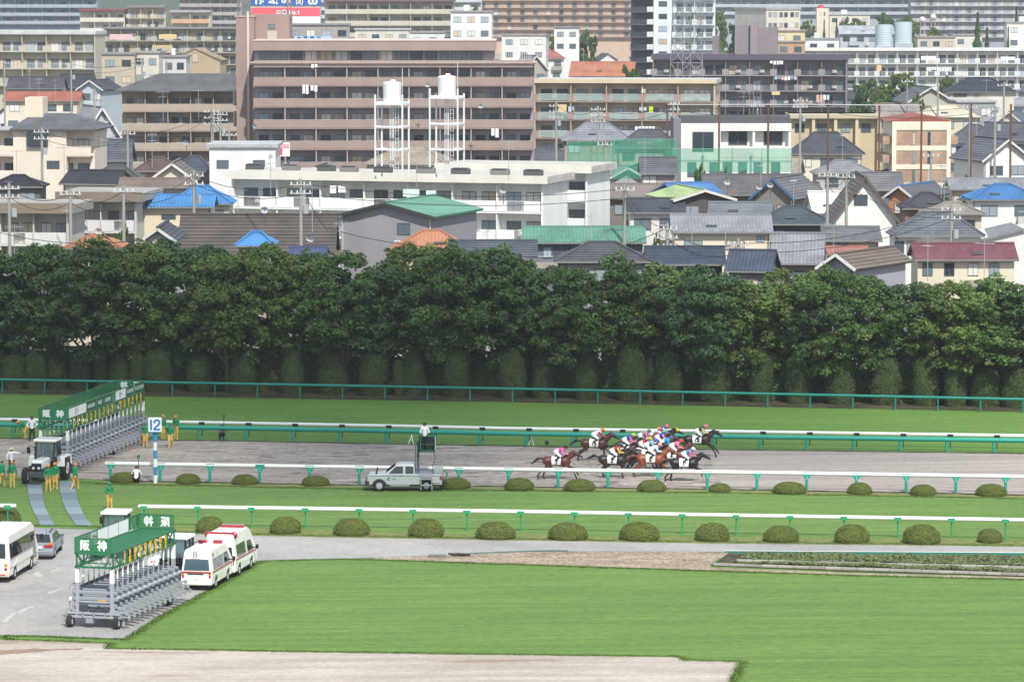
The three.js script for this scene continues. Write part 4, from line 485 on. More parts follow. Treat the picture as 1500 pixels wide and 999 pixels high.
  const ld = new MG(); for (const x of [-1.75, -1.05]) ld.box(x - 0.03, x + 0.03, 0.1, 1.25, -1.0, -0.94); for (const y of [0.4, 0.8]) ld.box(-1.75, -1.05, y, y + 0.05, -1.12, -0.9); ld.box(-1.75, -1.05, 0.95, 1.2, -0.99, -0.95); ld.build(t, 'side_ladder', gGrey);
}
{ // furlong post
  const t = thing('distance_post', 'blue and white striped post with a square sign reading 12', 'post', G(227, 708)), blue = mat('#2f8fce', 0.5);
  for (let i = 0; i < 6; i++) { const g = new THREE.CylinderGeometry(0.13, 0.13, 0.54, 14); const p = part(t, i % 2 ? 'blue_band' : 'white_band', g, i % 2 ? blue : white); p.position.y = 0.27 + i * 0.54; }
  const c = new THREE.CylinderGeometry(0.3, 0.14, 0.16, 14); part(t, 'bracket', c, blue).position.y = 3.3; new MG().rbox(-0.44, 0.44, 3.36, 4.3, -0.1, 0.1, 0.03).build(t, 'sign_box', white);
  const p = textPlate(t, 'sign_number', 0.82, 0.88, '#f0f2f2', (x, W, H) => { x.strokeStyle = '#2273bd'; x.lineWidth = W * 0.15; x.lineCap = 'round'; x.lineJoin = 'round'; x.beginPath(); x.moveTo(W * 0.2, H * 0.18); x.lineTo(W * 0.2, H * 0.84); x.stroke(); x.beginPath(); x.moveTo(W * 0.46, H * 0.32); x.bezierCurveTo(W * 0.46, H * 0.08, W * 0.9, H * 0.08, W * 0.86, H * 0.36); x.bezierCurveTo(W * 0.82, H * 0.56, W * 0.5, H * 0.66, W * 0.44, H * 0.84); x.lineTo(W * 0.86, H * 0.84); x.stroke(); }, 192); p.position.set(0, 3.83, 0.106);
}
// ---------------------------------------------------------------- figures: a smooth skin over tapered bones, coloured by bone
function skin(bones, res, blend = 0.03) {                                    // bones: [a, ra, b, rb, key]
  let lo = [9, 9, 9], hi = [-9, -9, -9]; for (const [a, ra, b, rb] of bones) for (let i = 0; i < 3; i++) { lo[i] = Math.min(lo[i], a[i] - ra, b[i] - rb); hi[i] = Math.max(hi[i], a[i] + ra, b[i] + rb); }
  const side = Math.max(...hi.map((h, i) => h - lo[i])) * 1.12, c = lo.map((l, i) => (l + hi[i]) / 2), mn = c.map((x) => x - side / 2);
  const mc = new MarchingCubes(res, new THREE.MeshStandardMaterial(), false, false, 90000); mc.isolation = 0;
  const B = bones.map(([a, ra, b, rb]) => { const d = [b[0] - a[0], b[1] - a[1], b[2] - a[2]]; return [a, d, 1 / Math.max(1e-9, d[0] * d[0] + d[1] * d[1] + d[2] * d[2]), ra, rb - ra]; });
  const dist = (x, y, z, i) => { const [a, d, q, r, dr] = B[i], px = x - a[0], py = y - a[1], pz = z - a[2]; let t = (px * d[0] + py * d[1] + pz * d[2]) * q; t = t < 0 ? 0 : t > 1 ? 1 : t; return Math.hypot(px - d[0] * t, py - d[1] * t, pz - d[2] * t) - r - dr * t; };
  let o = 0; const cell = side / res;
  for (let k = 0; k < res; k++) for (let j = 0; j < res; j++) for (let i = 0; i < res; i++, o++) {
    const x = mn[0] + i * cell, y = mn[1] + j * cell, z = mn[2] + k * cell; let m = 1e9;
    for (let n = 0; n < B.length; n++) { const dd = dist(x, y, z, n); if (dd > m + blend * 2) continue; const h = Math.max(0, blend - Math.abs(m - dd)) / blend; m = Math.min(m, dd) - h * h * blend * 0.25; }
    mc.field[o] = -m;
  }
  mc.update(); const N = mc.count, pos = new Float32Array(N * 3), nor = mc.normalArray.slice(0, N * 3), key = [];
  for (let i = 0; i < N; i++) for (let a = 0; a < 3; a++) pos[i * 3 + a] = mn[a] + (mc.positionArray[i * 3 + a] + 1) / 2 * side;
  for (let i = 0; i < N; i++) { let best = 1e9, q = 0; for (let n = 0; n < B.length; n++) { const dd = dist(pos[i * 3], pos[i * 3 + 1], pos[i * 3 + 2], n); if (dd < best) { best = dd; q = n; } } key.push(bones[q][4]); const L = Math.hypot(nor[i * 3], nor[i * 3 + 1], nor[i * 3 + 2]) || 1; for (let a = 0; a < 3; a++) nor[i * 3 + a] /= L; }
  return { pos, nor, key };
}
function dress(s, colors, tips = []) {                                       // tips: fingers, ears: [a, b, r, key]
  const c = new Float32Array(s.pos.length); const rgb = {}; for (const k in colors) rgb[k] = hx(colors[k]);
  s.key.forEach((k, i) => { const q = rgb[k] || rgb.skin; c[i * 3] = q.r; c[i * 3 + 1] = q.g; c[i * 3 + 2] = q.b; });
  let g = new THREE.BufferGeometry(); g.setAttribute('position', new THREE.BufferAttribute(s.pos, 3)); g.setAttribute('normal', new THREE.BufferAttribute(s.nor, 3)); g.setAttribute('color', new THREE.BufferAttribute(c, 3));
  if (!tips.length) return g;
  const l = [g]; for (const [a, b, r, k] of tips) { const d = V(...b).sub(V(...a)), L = d.length(); const t = new THREE.CylinderGeometry(r * 0.5, r, L, 5).toNonIndexed(); t.deleteAttribute('uv'); t.translate(0, L / 2, 0); t.applyQuaternion(new THREE.Quaternion().setFromUnitVectors(V(0, 1, 0), d.normalize())); t.translate(...a); const q = rgb[k] || rgb.skin, cc = new Float32Array(t.attributes.position.count * 3); for (let i = 0; i < cc.length; i += 3) { cc[i] = q.r; cc[i + 1] = q.g; cc[i + 2] = q.b; } t.setAttribute('color', new THREE.BufferAttribute(cc, 3)); l.push(t); }
  return mergeGeometries(l);
}
const figMat = new THREE.MeshStandardMaterial({ vertexColors: true, roughness: 0.8 }), coatMat = new THREE.MeshPhysicalMaterial({ vertexColors: true, roughness: 0.45, sheen: 0.3, sheenColor: new THREE.Color(0.3, 0.25, 0.2), sheenRoughness: 0.4 });
const fingers = (h, dir) => [0, 1, 2, 3, 4].map((i) => { const L = [0.05, 0.08, 0.09, 0.085, 0.07][i], s = i ? (i - 2.5) * 0.018 : -0.045; return [[h[0] + s * dir[2], h[1] - 0.03, h[2] + s * dir[0]], [h[0] + s * 1.2 * dir[2] + dir[0] * 0.02, h[1] - 0.03 - L, h[2] + s * 1.2 * dir[0] + dir[2] * 0.03], 0.011, 'skin']; });
// pose: feet [lx,ly,lz],[rx..], knees, hands, elbows, lean of the trunk (forward is +z)
const POSES = {
  stand: { hip: [0, 0.93, 0], chest: [0, 1.34, 0.01], head: [0, 1.6, 0.03], k: [[-0.1, 0.5, 0.02], [0.1, 0.5, 0.02]], f: [[-0.11, 0.08, 0], [0.11, 0.08, 0]], e: [[-0.27, 1.12, -0.02], [0.27, 1.12, -0.02]], h: [[-0.27, 0.86, 0.06], [0.27, 0.86, 0.06]] },
  walk: { hip: [0, 0.92, 0], chest: [0, 1.33, 0.04], head: [0, 1.59, 0.08], k: [[-0.09, 0.5, 0.2], [0.09, 0.5, 0.0]], f: [[-0.09, 0.08, 0.24], [0.09, 0.1, -0.3]], e: [[-0.26, 1.13, -0.14], [0.26, 1.13, 0.1]], h: [[-0.27, 0.88, -0.12], [0.26, 0.95, 0.28]] },
  clasp: { hip: [0, 0.93, 0], chest: [0, 1.34, 0.0], head: [0, 1.59, 0.05], k: [[-0.1, 0.5, 0.03], [0.11, 0.5, 0.02]], f: [[-0.13, 0.08, 0], [0.13, 0.08, 0.05]], e: [[-0.28, 1.14, 0.0], [0.28, 1.14, 0.0]], h: [[-0.06, 1.0, 0.18], [0.08, 1.0, 0.2]] },
  hips: { hip: [0, 0.93, 0], chest: [0, 1.35, -0.01], head: [0, 1.61, 0.02], k: [[-0.12, 0.5, 0.02], [0.12, 0.5, 0.02]], f: [[-0.16, 0.08, 0], [0.15, 0.08, 0.03]], e: [[-0.36, 1.16, -0.06], [0.36, 1.16, -0.06]], h: [[-0.2, 0.98, 0.05], [0.2, 0.98, 0.05]] },
  point: { hip: [0, 0.93, 0], chest: [0, 1.35, 0], head: [0, 1.61, 0.03], k: [[-0.1, 0.5, 0.02], [0.1, 0.5, 0.02]], f: [[-0.11, 0.08, 0], [0.11, 0.08, 0]], e: [[-0.3, 1.2, 0.05], [0.42, 1.36, 0.02]], h: [[-0.3, 0.95, 0.08], [0.66, 1.38, 0.06]] },
  bend: { hip: [0, 0.88, -0.12], chest: [0, 1.06, 0.26], head: [0, 1.12, 0.5], k: [[-0.11, 0.48, 0.08], [0.11, 0.48, 0.06]], f: [[-0.12, 0.08, -0.04], [0.12, 0.08, -0.04]], e: [[-0.24, 0.82, 0.34], [0.24, 0.82, 0.34]], h: [[-0.14, 0.6, 0.42], [0.14, 0.6, 0.42]] },
  crouch: { hip: [0, 0.38, -0.14], chest: [0, 0.74, 0.06], head: [0, 0.98, 0.14], k: [[-0.14, 0.48, 0.24], [0.14, 0.48, 0.24]], f: [[-0.13, 0.08, 0.0], [0.13, 0.08, 0.0]], e: [[-0.3, 0.6, 0.2], [0.3, 0.6, 0.2]], h: [[-0.1, 0.66, 0.36], [0.1, 0.66, 0.36]] },
  sit: { hip: [0, 0.12, 0], chest: [0, 0.52, 0.02], head: [0, 0.78, 0.05], k: [[-0.14, 0.12, 0.42], [0.14, 0.12, 0.42]], f: [[-0.14, -0.3, 0.45], [0.14, -0.3, 0.45]], e: [[-0.28, 0.32, 0.1], [0.28, 0.32, 0.1]], h: [[-0.16, 0.38, 0.36], [0.16, 0.38, 0.36]] },
};
const skins = {};
function bonesOf(p) {
  const mid = (a, b, t) => a.map((x, i) => lerp(x, b[i], t)), up = p.chest.map((x, i) => x - p.hip[i]), L = Math.hypot(...up), u = up.map((x) => x / L), sh = p.chest.map((x, i) => x + u[i] * 0.08), nk = mid(sh, p.head, 0.55), hd = p.head.map((x, i) => x - sh[i]), hl = Math.hypot(...hd), hu = hd.map((x) => x / hl);
  const o = [[p.hip, 0.135, mid(p.hip, p.chest, 0.5), 0.135, 'shirt'], [mid(p.hip, p.chest, 0.5), 0.135, p.chest, 0.16, 'shirt'], [[p.hip[0] - 0.06, p.hip[1] - 0.05, p.hip[2]], 0.125, [p.hip[0] + 0.06, p.hip[1] - 0.05, p.hip[2]], 0.125, 'pants'], [[sh[0] - 0.15, sh[1], sh[2]], 0.075, [sh[0] + 0.15, sh[1], sh[2]], 0.075, 'shirt'], [sh, 0.06, nk, 0.055, 'skin'], [p.head.map((x, i) => x - hu[i] * 0.03), 0.085, p.head.map((x, i) => x + hu[i] * 0.05), 0.1, 'skin'], [[p.head[0], p.head[1] - 0.01, p.head[2] + 0.08], 0.02, [p.head[0], p.head[1] - 0.03, p.head[2] + 0.105], 0.02, 'skin']];
  for (const s of [0, 1]) {
    const sg = s ? 1 : -1, hp = [p.hip[0] + sg * 0.09, p.hip[1] - 0.06, p.hip[2]], shd = [sh[0] + sg * 0.18, sh[1] - 0.02, sh[2]];
    o.push([hp, 0.115, p.k[s], 0.075, 'pants'], [p.k[s], 0.075, mid(p.k[s], p.f[s], 0.86), 0.052, 'pants'], [mid(p.k[s], p.f[s], 0.9), 0.052, p.f[s], 0.05, 'shoes'], [[p.f[s][0], p.f[s][1] - 0.03, p.f[s][2] - 0.04], 0.048, [p.f[s][0] * 1.15, p.f[s][1] - 0.045, p.f[s][2] + 0.15], 0.035, 'shoes']);
    o.push([shd, 0.07, p.e[s], 0.052, 'shirt'], [p.e[s], 0.05, mid(p.e[s], p.h[s], 0.85), 0.036, p.short ? 'skin' : 'sleeve'], [mid(p.e[s], p.h[s], 0.85), 0.034, p.h[s], 0.04, 'skin']);
  }
  return o;
}
function cap(parent, head, color, kind, face = [0, 0, 1]) {
  const g = new THREE.SphereGeometry(0.122, 14, 8, 0, 6.283, 0, 1.7), m = new MG().add(g); if (kind === 'brim') { const b = new THREE.CylinderGeometry(0.2, 0.22, 0.02, 16); m.add(b); } else { const b = new THREE.CylinderGeometry(0.1, 0.115, 0.018, 12, 1, false, 0, Math.PI); b.rotateY(-Math.PI / 2); b.translate(0, 0.0, 0.08); m.add(b); }
  const q = m.build(parent, kind === 'brim' ? 'hat' : kind === 'hair' ? 'hair' : 'cap', mat(color, 0.6)); q.position.set(head[0], head[1] + 0.035, head[2]); q.lookAt(q.position.clone().add(V(...face))); q.rotation.set(0, Math.atan2(face[0], face[2]), 0); return q;
}
function person(label, pos, turn, pose, c, hat, group, size = 1) {
  skins[pose] ??= skin(bonesOf(POSES[pose]), 72, 0.045);
  const t = thing('person', label, 'person', pos, turn, group), p = POSES[pose]; const cc = { skin: '#b98a6c', sleeve: c.shirt, shoes: '#2b2724', ...c };
  part(t, 'body', dress(skins[pose], cc, [...fingers(p.h[0], [0, 0, 1]), ...fingers(p.h[1], [0, 0, 1])]), figMat); const hd = p.head; cap(t, hd, '#241d19', 'hair').scale.set(0.97, 0.94, 0.97); if (hat) cap(t, [hd[0], hd[1] + 0.012, hd[2]], hat[0], hat[1] || 'cap');
  for (const s of [-1, 1]) { const e = part(t, 'eye', new THREE.SphereGeometry(0.012, 6, 5), mat('#1a1512', 0.3)); e.position.set(hd[0] + s * 0.035, hd[1] + 0.015, hd[2] + 0.088); const er = part(t, 'ear', new THREE.SphereGeometry(0.026, 6, 5), mat('#b98a6c', 0.8)); er.scale.set(0.5, 1, 0.8); er.position.set(hd[0] + s * 0.098, hd[1], hd[2]); }
  t.scale.setScalar(size); return t;
}
const crew = { shirt: '#1c8a58', pants: '#d9b45c', shoes: '#c9b27a' }, office = { shirt: '#eef0f2', pants: '#2b2422' }, OC = ['#e08a2a'], GC = ['#1c7f52'], CG = 'gate handlers in green and yellow';
const away = Math.PI;
person('handler in green shirt and yellow trousers walking off with a green cap', G(1.5, 714), away - 0.3, 'walk', crew, GC, CG);
person('handler seen from behind, orange cap, standing beside the white shirted pointing man', G(17, 715), away, 'stand', crew, OC, CG);
person('handler with clasped hands, closest to the front grille of the tractor', G(70, 720), 0.1, 'clasp', crew, OC, CG);
person('handler standing between the grille and the rear wheel of the tractor', G(80, 717), -0.2, 'stand', crew, OC, CG);
person('handler with orange cap walking away past the rear wheel of the tractor', G(109, 718), away - 0.5, 'walk', crew, OC, CG);
person('handler bending over beside the teal rail behind the white shirted man', G(36, 642), -1.4, 'bend', crew, OC, CG);
person('handler in green cap standing on dirt under the number 12 sign', G(212, 655), 0, 'stand', crew, GC, CG);
person('handler in orange cap standing at the rail right behind the number 12 sign', G(238, 643.5), 0.8, 'stand', crew, OC, CG);
person('handler in green cap with a white patch walking on dirt right of the sign', G(249, 655.5), 0.05, 'walk', crew, GC, CG);
person('handler in orange cap at the rail furthest from the starting gate', G(257.5, 644), -0.6, 'clasp', crew, OC, CG);
person('handler crouching under the back of the long starting gate', G(188, 652), 1.2, 'crouch', crew, OC, CG);
person('handler standing on the grass behind the white roofed tractor on the road', G(159.5, 747), 0.5, 'clasp', crew, GC, CG);
person('man in white shirt with tie and hands on hips by the far rail', G(46, 646), 0.1, 'hips', office, ['#3a2c22', 'cap'], null);
person('man in white shirt and straw hat pointing beside the tractor', G(16, 694), 0.2, 'point', { ...office }, ['#d8c9a4', 'brim'], null);
person('man in white shirt and dark trousers standing in the lifting basket', D(622, 661.5, -G(593, 717.5).z + 0).setY(2.58), away, 'clasp', office, ['#2b1d17', 'hair'], null);
person('photographer in white shirt crouching by the shrub next to the number 12 post', G(199, 708), away, 'crouch', { shirt: '#eceff2', pants: '#20242a' }, null, null);
person('crouching person on the far turf beside a thin pole', G(324, 644), 0.3, 'crouch', { shirt: '#5f7f8f', pants: '#2c3a46' }, ['#40505c'], null);
{ const tp = G(68, 704), ta = -Math.PI / 2 - 0.17; const o = new THREE.Object3D(); o.position.copy(tp); o.rotation.y = ta; o.updateMatrix(); person('driver in dark green clothing sitting in the tractor that faces the lawn', V(-0.4, 1.3, 0).applyMatrix4(o.matrix), ta + Math.PI / 2, 'sit', { shirt: '#1f5a44', pants: '#37413f' }, ['#1f5a44'], 'tractor drivers');
  o.position.copy(G(172, 817)); o.rotation.y = heading(6); o.updateMatrix(); person('driver in blue clothing sitting in the tractor behind the parked gate', V(-0.4, 1.3, 0).applyMatrix4(o.matrix), heading(6) + Math.PI / 2, 'sit', { shirt: '#35607f', pants: '#2c3a46' }, ['#35607f'], 'tractor drivers'); }
for (const [x, y, lab] of [[202.5, 707, 'thin dark camera pole standing by the crouching photographer'], [327.5, 644, 'thin green pole standing beside the crouching person on turf']]) { const t = thing('thin_pole', lab, 'pole', G(x, y)); new MG().bar([0, 0, 0], [0, 1.65, 0], 0.025).build(t, 'shaft', dark); new MG().rbox(-0.1, 0.1, 1.6, 1.82, -0.08, 0.08, 0.03).build(t, 'head', gGreen); new MG().bar([0, 0.6, 0], [0.25, 0, 0.2], 0.015).bar([0, 0.6, 0], [-0.25, 0, 0.2], 0.015).bar([0, 0.6, 0], [0, 0, -0.28], 0.015).build(t, 'tripod', dark); }
{ const t = thing('ground_microphone', 'small dark box on the turf edge behind the trailing horses', 'box', G(801, 652)); const g = new THREE.IcosahedronGeometry(0.16, 1); g.translate(0, 0.2, 0); part(t, 'windshield', g, mat('#4a545c', 1)); new MG().bar([0, 0, 0], [0, 0.1, 0], 0.05).build(t, 'foot', dark); }

// ---------------------------------------------------------------- the field of horses: forward is +x
function horseBones(P) {
  const o = [[[-0.72, 1.27, 0], 0.3, [-0.25, 1.2, 0], 0.27, 'coat'], [[-0.25, 1.2, 0], 0.27, [0.4, 1.2, 0], 0.33, 'coat'], [[0.4, 1.22, 0], 0.32, [0.62, 1.18, 0], 0.25, 'coat'], [[0.55, 1.35, 0], 0.22, [0.85, P.n[0], 0], 0.17, 'coat'], [[0.85, P.n[0], 0], 0.17, [1.12, P.n[1], 0], 0.12, 'coat'], [[1.1, P.n[1] + 0.03, 0], 0.125, [1.3, P.n[1] - 0.1, 0], 0.1, 'coat'], [[1.3, P.n[1] - 0.1, 0], 0.1, [1.6, P.n[1] - 0.27, 0], 0.068, 'muzzle'], [[1.06, P.n[1] + 0.12, 0.06], 0.035, [1.08, P.n[1] + 0.22, 0.065], 0.015, 'coat'], [[1.06, P.n[1] + 0.12, -0.06], 0.035, [1.08, P.n[1] + 0.22, -0.065], 0.015, 'coat'], [[0.42, 1.56, 0], 0.05, [0.75, P.n[0] + 0.16, 0], 0.055, 'mane'], [[0.75, P.n[0] + 0.16, 0], 0.055, [1.05, P.n[1] + 0.12, 0], 0.05, 'mane'], [[-1.0, 1.4, 0], 0.05, [-1.3, P.t[0], 0], 0.08, 'mane'], [[-1.3, P.t[0], 0], 0.09, [-1.72, P.t[1], 0], 0.05, 'mane']];
  P.fore.forEach((q, i) => { const z = i ? -0.15 : 0.15, p = q.map(([x, y]) => [x, y, z]); o.push([[0.5, 1.1, z * 0.9], 0.16, p[0], 0.095, 'coat'], [p[0], 0.075, p[1], 0.055, 'coat'], [p[1], 0.05, p[2], 0.04, 'points'], [p[2], 0.042, p[3], 0.055, P.sock ? 'sock' : 'points']); });
  P.hind.forEach((q, i) => { const z = i ? -0.15 : 0.15, p = q.map(([x, y]) => [x, y, z]); o.push([[-0.75, 1.22, z * 0.9], 0.22, p[0], 0.13, 'coat'], [p[0], 0.12, p[1], 0.07, 'coat'], [p[1], 0.06, p[2], 0.045, 'points'], [p[2], 0.045, p[3], 0.055, 'points']); });
  return o;
}
const GAITS = [
  { n: [1.62, 1.86], t: [1.42, 1.15], fore: [[[0.62, 0.95], [0.98, 0.7], [1.22, 0.36], [1.34, 0.1]], [[0.5, 0.92], [0.62, 0.58], [0.52, 0.26], [0.44, 0.06]]], hind: [[[-0.6, 0.88], [-0.98, 0.6], [-1.18, 0.24], [-1.12, 0.06]], [[-0.62, 0.86], [-1.05, 0.66], [-1.36, 0.4], [-1.46, 0.3]]] },
  { n: [1.66, 1.92], t: [1.5, 1.3], fore: [[[0.6, 0.92], [0.86, 0.74], [0.64, 0.48], [0.52, 0.42]], [[0.5, 0.9], [0.58, 0.55], [0.56, 0.24], [0.62, 0.06]]], hind: [[[-0.45, 0.88], [-0.66, 0.54], [-0.4, 0.22], [-0.3, 0.06]], [[-0.5, 0.88], [-0.82, 0.58], [-0.72, 0.26], [-0.62, 0.08]]] },
  { n: [1.58, 1.8], t: [1.38, 1.05], fore: [[[0.68, 0.98], [1.06, 0.84], [1.3, 0.5], [1.42, 0.36]], [[0.62, 0.95], [0.94, 0.68], [1.14, 0.34], [1.24, 0.08]]], hind: [[[-0.62, 0.88], [-1.02, 0.64], [-1.3, 0.3], [-1.28, 0.08]], [[-0.55, 0.88], [-0.88, 0.56], [-0.98, 0.22], [-0.9, 0.06]]] },
];
const gaitSkins = GAITS.map((g) => skin(horseBones(g), 84, 0.07)), sockSkin = skin(horseBones({ ...GAITS[2], sock: true }), 84, 0.07);
const rider = { hip: [-0.12, 1.86], chest: [0.26, 2.0], head: [0.56, 2.13] };
const riderBones = (() => { const b = (x, y, z = 0) => [x, y, z], o = [[b(-0.14, 1.84), 0.15, b(0.06, 1.94), 0.13, 'pants'], [b(0.06, 1.94), 0.13, b(0.28, 2.0), 0.155, 'shirt'], [b(0.3, 2.02, -0.13), 0.075, b(0.3, 2.02, 0.13), 0.075, 'shirt'], [b(0.34, 2.04), 0.06, b(0.46, 2.08), 0.055, 'skin'], [b(0.5, 2.1), 0.085, b(0.53, 2.15), 0.1, 'skin'], [b(0.6, 2.08), 0.02, b(0.63, 2.07), 0.02, 'skin']]; for (const s of [-1, 1]) o.push([b(-0.1, 1.82, s * 0.1), 0.115, b(0.2, 1.6, s * 0.3), 0.08, 'pants'], [b(0.2, 1.6, s * 0.3), 0.07, b(-0.08, 1.36, s * 0.34), 0.052, 'boots'], [b(-0.08, 1.34, s * 0.34), 0.045, b(0.1, 1.3, s * 0.34), 0.035, 'boots'], [b(0.3, 2.0, s * 0.18), 0.065, b(0.42, 1.76, s * 0.25), 0.05, 'sleeve'], [b(0.42, 1.76, s * 0.25), 0.048, b(0.66, 1.72, s * 0.13), 0.036, 'sleeve'], [b(0.66, 1.72, s * 0.13), 0.036, b(0.72, 1.72, s * 0.11), 0.04, 'skin']); return o; })();
const riderSkin = skin(riderBones, 64, 0.05);
const BAY = { coat: '#4a2c1e', muzzle: '#3a241a', mane: '#1a1412', points: '#1e1612' }, DARK = { coat: '#2c1d19', muzzle: '#231815', mane: '#120e0d', points: '#15100e' }, CHES = { coat: '#8a4a28', muzzle: '#7a4226', mane: '#7c4426', points: '#63351f' }, BLK = { coat: '#191517', muzzle: '#15120f', mane: '#0c0a0b', points: '#100d0d', sock: '#d8d2cc' }, RED = { coat: '#5e3122', muzzle: '#4a281c', mane: '#3f2118', points: '#3f241b' };
const clothM = mat('#f0f0ee', 0.8), strapM = mat('#1d1a1a', 0.7);
const clothGeo = (() => { const p = [], idx = [], N = 14; for (let i = 0; i <= N; i++) { const a = lerp(-2.05, 2.05, i / N), low = Math.abs(a) / 2.05; for (const [x, sp] of [[-0.3, 0], [0.3, 0]]) { const r = 0.335 + 0.02; p.push(x - 0.06 + (low > 0.7 ? 0 : x * 0.05), 1.2 + Math.cos(a) * r * 1.02, Math.sin(a) * r * 1.04); } if (i < N) { const q = i * 2; idx.push(q, q + 1, q + 2, q + 1, q + 3, q + 2); } } const g = new THREE.BufferGeometry(); g.setAttribute('position', new THREE.Float32BufferAttribute(p, 3)); g.setIndex(idx); g.computeVertexNormals(); return g; })();
clothM.side = THREE.DoubleSide;
function runner(px, py, gait, coat, num, rid, capc, hl, rl, extra = {}) {
  const pos = G(px, py), turn = -0.13 + rr(-0.03, 0.03), t = thing('race_horse', hl, 'horse', pos, turn, 'galloping racehorses');
  part(t, 'body', dress(extra.sock ? sockSkin : gaitSkins[gait], { ...coat, skin: coat.coat }), coatMat);
  part(t, 'saddle_cloth', clothGeo, clothM); const d = String(num).split(''); const g = part(t, 'cloth_number', lettering(d, 0.22, -0.04, 0.045, 0.012), strapM); g.position.set(d.length > 1 ? -0.25 : -0.17, 1.1, 0.375); g.rotation.x = 0.12;
  new MG().rbox(-0.18, 0.22, 1.55, 1.64, -0.16, 0.16, 0.04).build(t, 'saddle', strapM); new MG().bar([0.2, 1.4, 0.3], [0.2, 0.92, 0.16], 0.02).build(t, 'girth', strapM);
  const P = GAITS[gait], b = new MG(); for (const s of [-1, 1]) { b.bar([1.16, P.n[1] + 0.1, s * 0.1], [1.42, P.n[1] - 0.16, s * 0.1], 0.012); b.bar([1.42, P.n[1] - 0.16, s * 0.1], [0.7, 1.72, s * 0.12], 0.012); } b.build(t, 'bridle', strapM);
  if (extra.hood) { const m = new MG(), g2 = new THREE.SphereGeometry(1, 12, 8); g2.scale(0.24, 0.14, 0.135); g2.rotateZ(-0.62); g2.translate(1.22, P.n[1] - 0.02, 0); m.add(g2); for (const s of [-1, 1]) m.bar([1.06, P.n[1] + 0.1, s * 0.06], [1.07, P.n[1] + 0.26, s * 0.068], 0.045, 0.015); m.build(t, 'hood', mat(extra.hood, 0.7)); }
  const j = thing('person', rl, 'person', pos, turn, 'jockeys'); const tips = []; for (const s of [-1, 1]) for (let i = 0; i < 5; i++) tips.push([[0.72, 1.74 - i * 0.018, s * 0.11], [0.77 - (i ? 0 : 0.02), 1.73 - i * 0.018, s * 0.09], 0.011, 'skin']);
  part(j, 'body', dress(riderSkin, { skin: '#b98a6c', boots: '#1c1a1b', pants: '#eeeeec', sleeve: rid.shirt, ...rid }, tips), figMat);
  const h = new MG(), hs = new THREE.SphereGeometry(0.135, 14, 9, 0, 6.283, 0, 1.75); hs.scale(1.08, 0.95, 1); h.add(hs); h.box(0.1, 0.2, -0.02, 0.005, -0.08, 0.08); const hm = h.build(j, 'helmet', mat(capc, 0.5)); hm.position.set(0.52, 2.17, 0); hm.rotation.z = -0.3;
  new MG().box(0.6, 0.66, 2.1, 2.14, -0.075, 0.075).build(j, 'goggles', strapM); new MG().bar([0.7, 1.72, 0.13], [0.45, 1.5, 0.24], 0.012).build(j, 'whip', strapM); return t;
}
const LM = '#b7d433', OR = '#e58a35', PK = '#e8789a', BL = '#3b6fb5', RD = '#c8352f', GR = '#3f8f63', BK = '#1d1b1c', WH = '#e8e8e6';
runner(817, 703, 2, RED, 3, { shirt: '#d95aa6', sleeve: '#e87bb0' }, BK, 'chestnut brown horse galloping last on the near side of the field', 'jockey in pink and purple silks with black cap on the last horse');
runner(872, 676, 0, BAY, 12, { shirt: '#e4e0e4', sleeve: '#c0313d' }, OR, 'bay horse in a purple hood galloping by the far rail', 'jockey in white with red sleeves and orange cap on the purple hooded horse', { hood: '#4b3590' });
runner(1023, 670.5, 2, DARK, 14, { shirt: '#26272c', sleeve: '#d9c48a' }, PK, 'dark bay horse with white front socks leading the field', 'jockey in black and cream silks with pink cap on the leading horse', { sock: true });
runner(966, 670, 1, DARK, 15, { shirt: '#3a4aa0', sleeve: '#dfe2ea' }, PK, 'dark horse in a bright yellow hood on the far side of the pack', 'jockey in blue silks with pink cap behind the yellow hooded head', { hood: '#d9bd25' });
runner(955, 674, 0, BAY, 13, { shirt: '#e6e8ec', sleeve: '#d9e0ea' }, OR, 'bay horse in the pack carrying the white clad jockey with orange cap', 'jockey in white silks with orange cap high in the pack');
runner(940, 677.5, 1, CHES, 10, { shirt: '#8f8a90', sleeve: '#e57fa5' }, GR, 'brown horse in the pack under the pink and grey jockey', 'jockey in grey silks with pink sleeves and green cap');
runner(965, 680, 2, BAY, 11, { shirt: '#3240a8', sleeve: '#e59ab5' }, '#3fa08c', 'bay horse in the middle of the pack under the teal capped jockey', 'jockey in dark blue silks with pale pink sleeves and teal cap');
runner(917, 684, 0, DARK, 9, { shirt: '#2b46a8', sleeve: '#e57fa5' }, LM, 'dark horse at the tail of the pack under the blue and pink jockey', 'jockey in royal blue silks with pink sleeves and lime cap');
runner(972, 688, 1, DARK, 6, { shirt: '#38a8d8', sleeve: '#38a8d8' }, BL, 'dark horse in the middle of the pack under the cyan jockey', 'jockey in bright cyan silks with blue cap');
runner(941, 690, 2, BAY, 8, { shirt: '#b0262c', sleeve: '#2a2022' }, LM, 'bay horse in the pack under the red and black jockey with lime cap', 'jockey in red silks with black sleeves and lime cap');
runner(949, 692, 0, DARK, 7, { shirt: '#8fb2d6', sleeve: '#9fc2dd' }, BL, 'dark horse in the pack under the pale blue jockey', 'jockey in pale blue silks with blue cap');
runner(986, 693.5, 1, RED, 4, { shirt: '#ea86a8', sleeve: '#ea86a8' }, RD, 'brown horse at the front of the pack under the pink jockey with red cap', 'jockey in all pink silks with red cap');
runner(955, 699.5, 0, CHES, 5, { shirt: '#d9e6ea', sleeve: '#b9dbe6' }, '#d8a7a5', 'bright chestnut horse on the near side of the pack', 'jockey in pale blue and white silks on the bright chestnut horse');
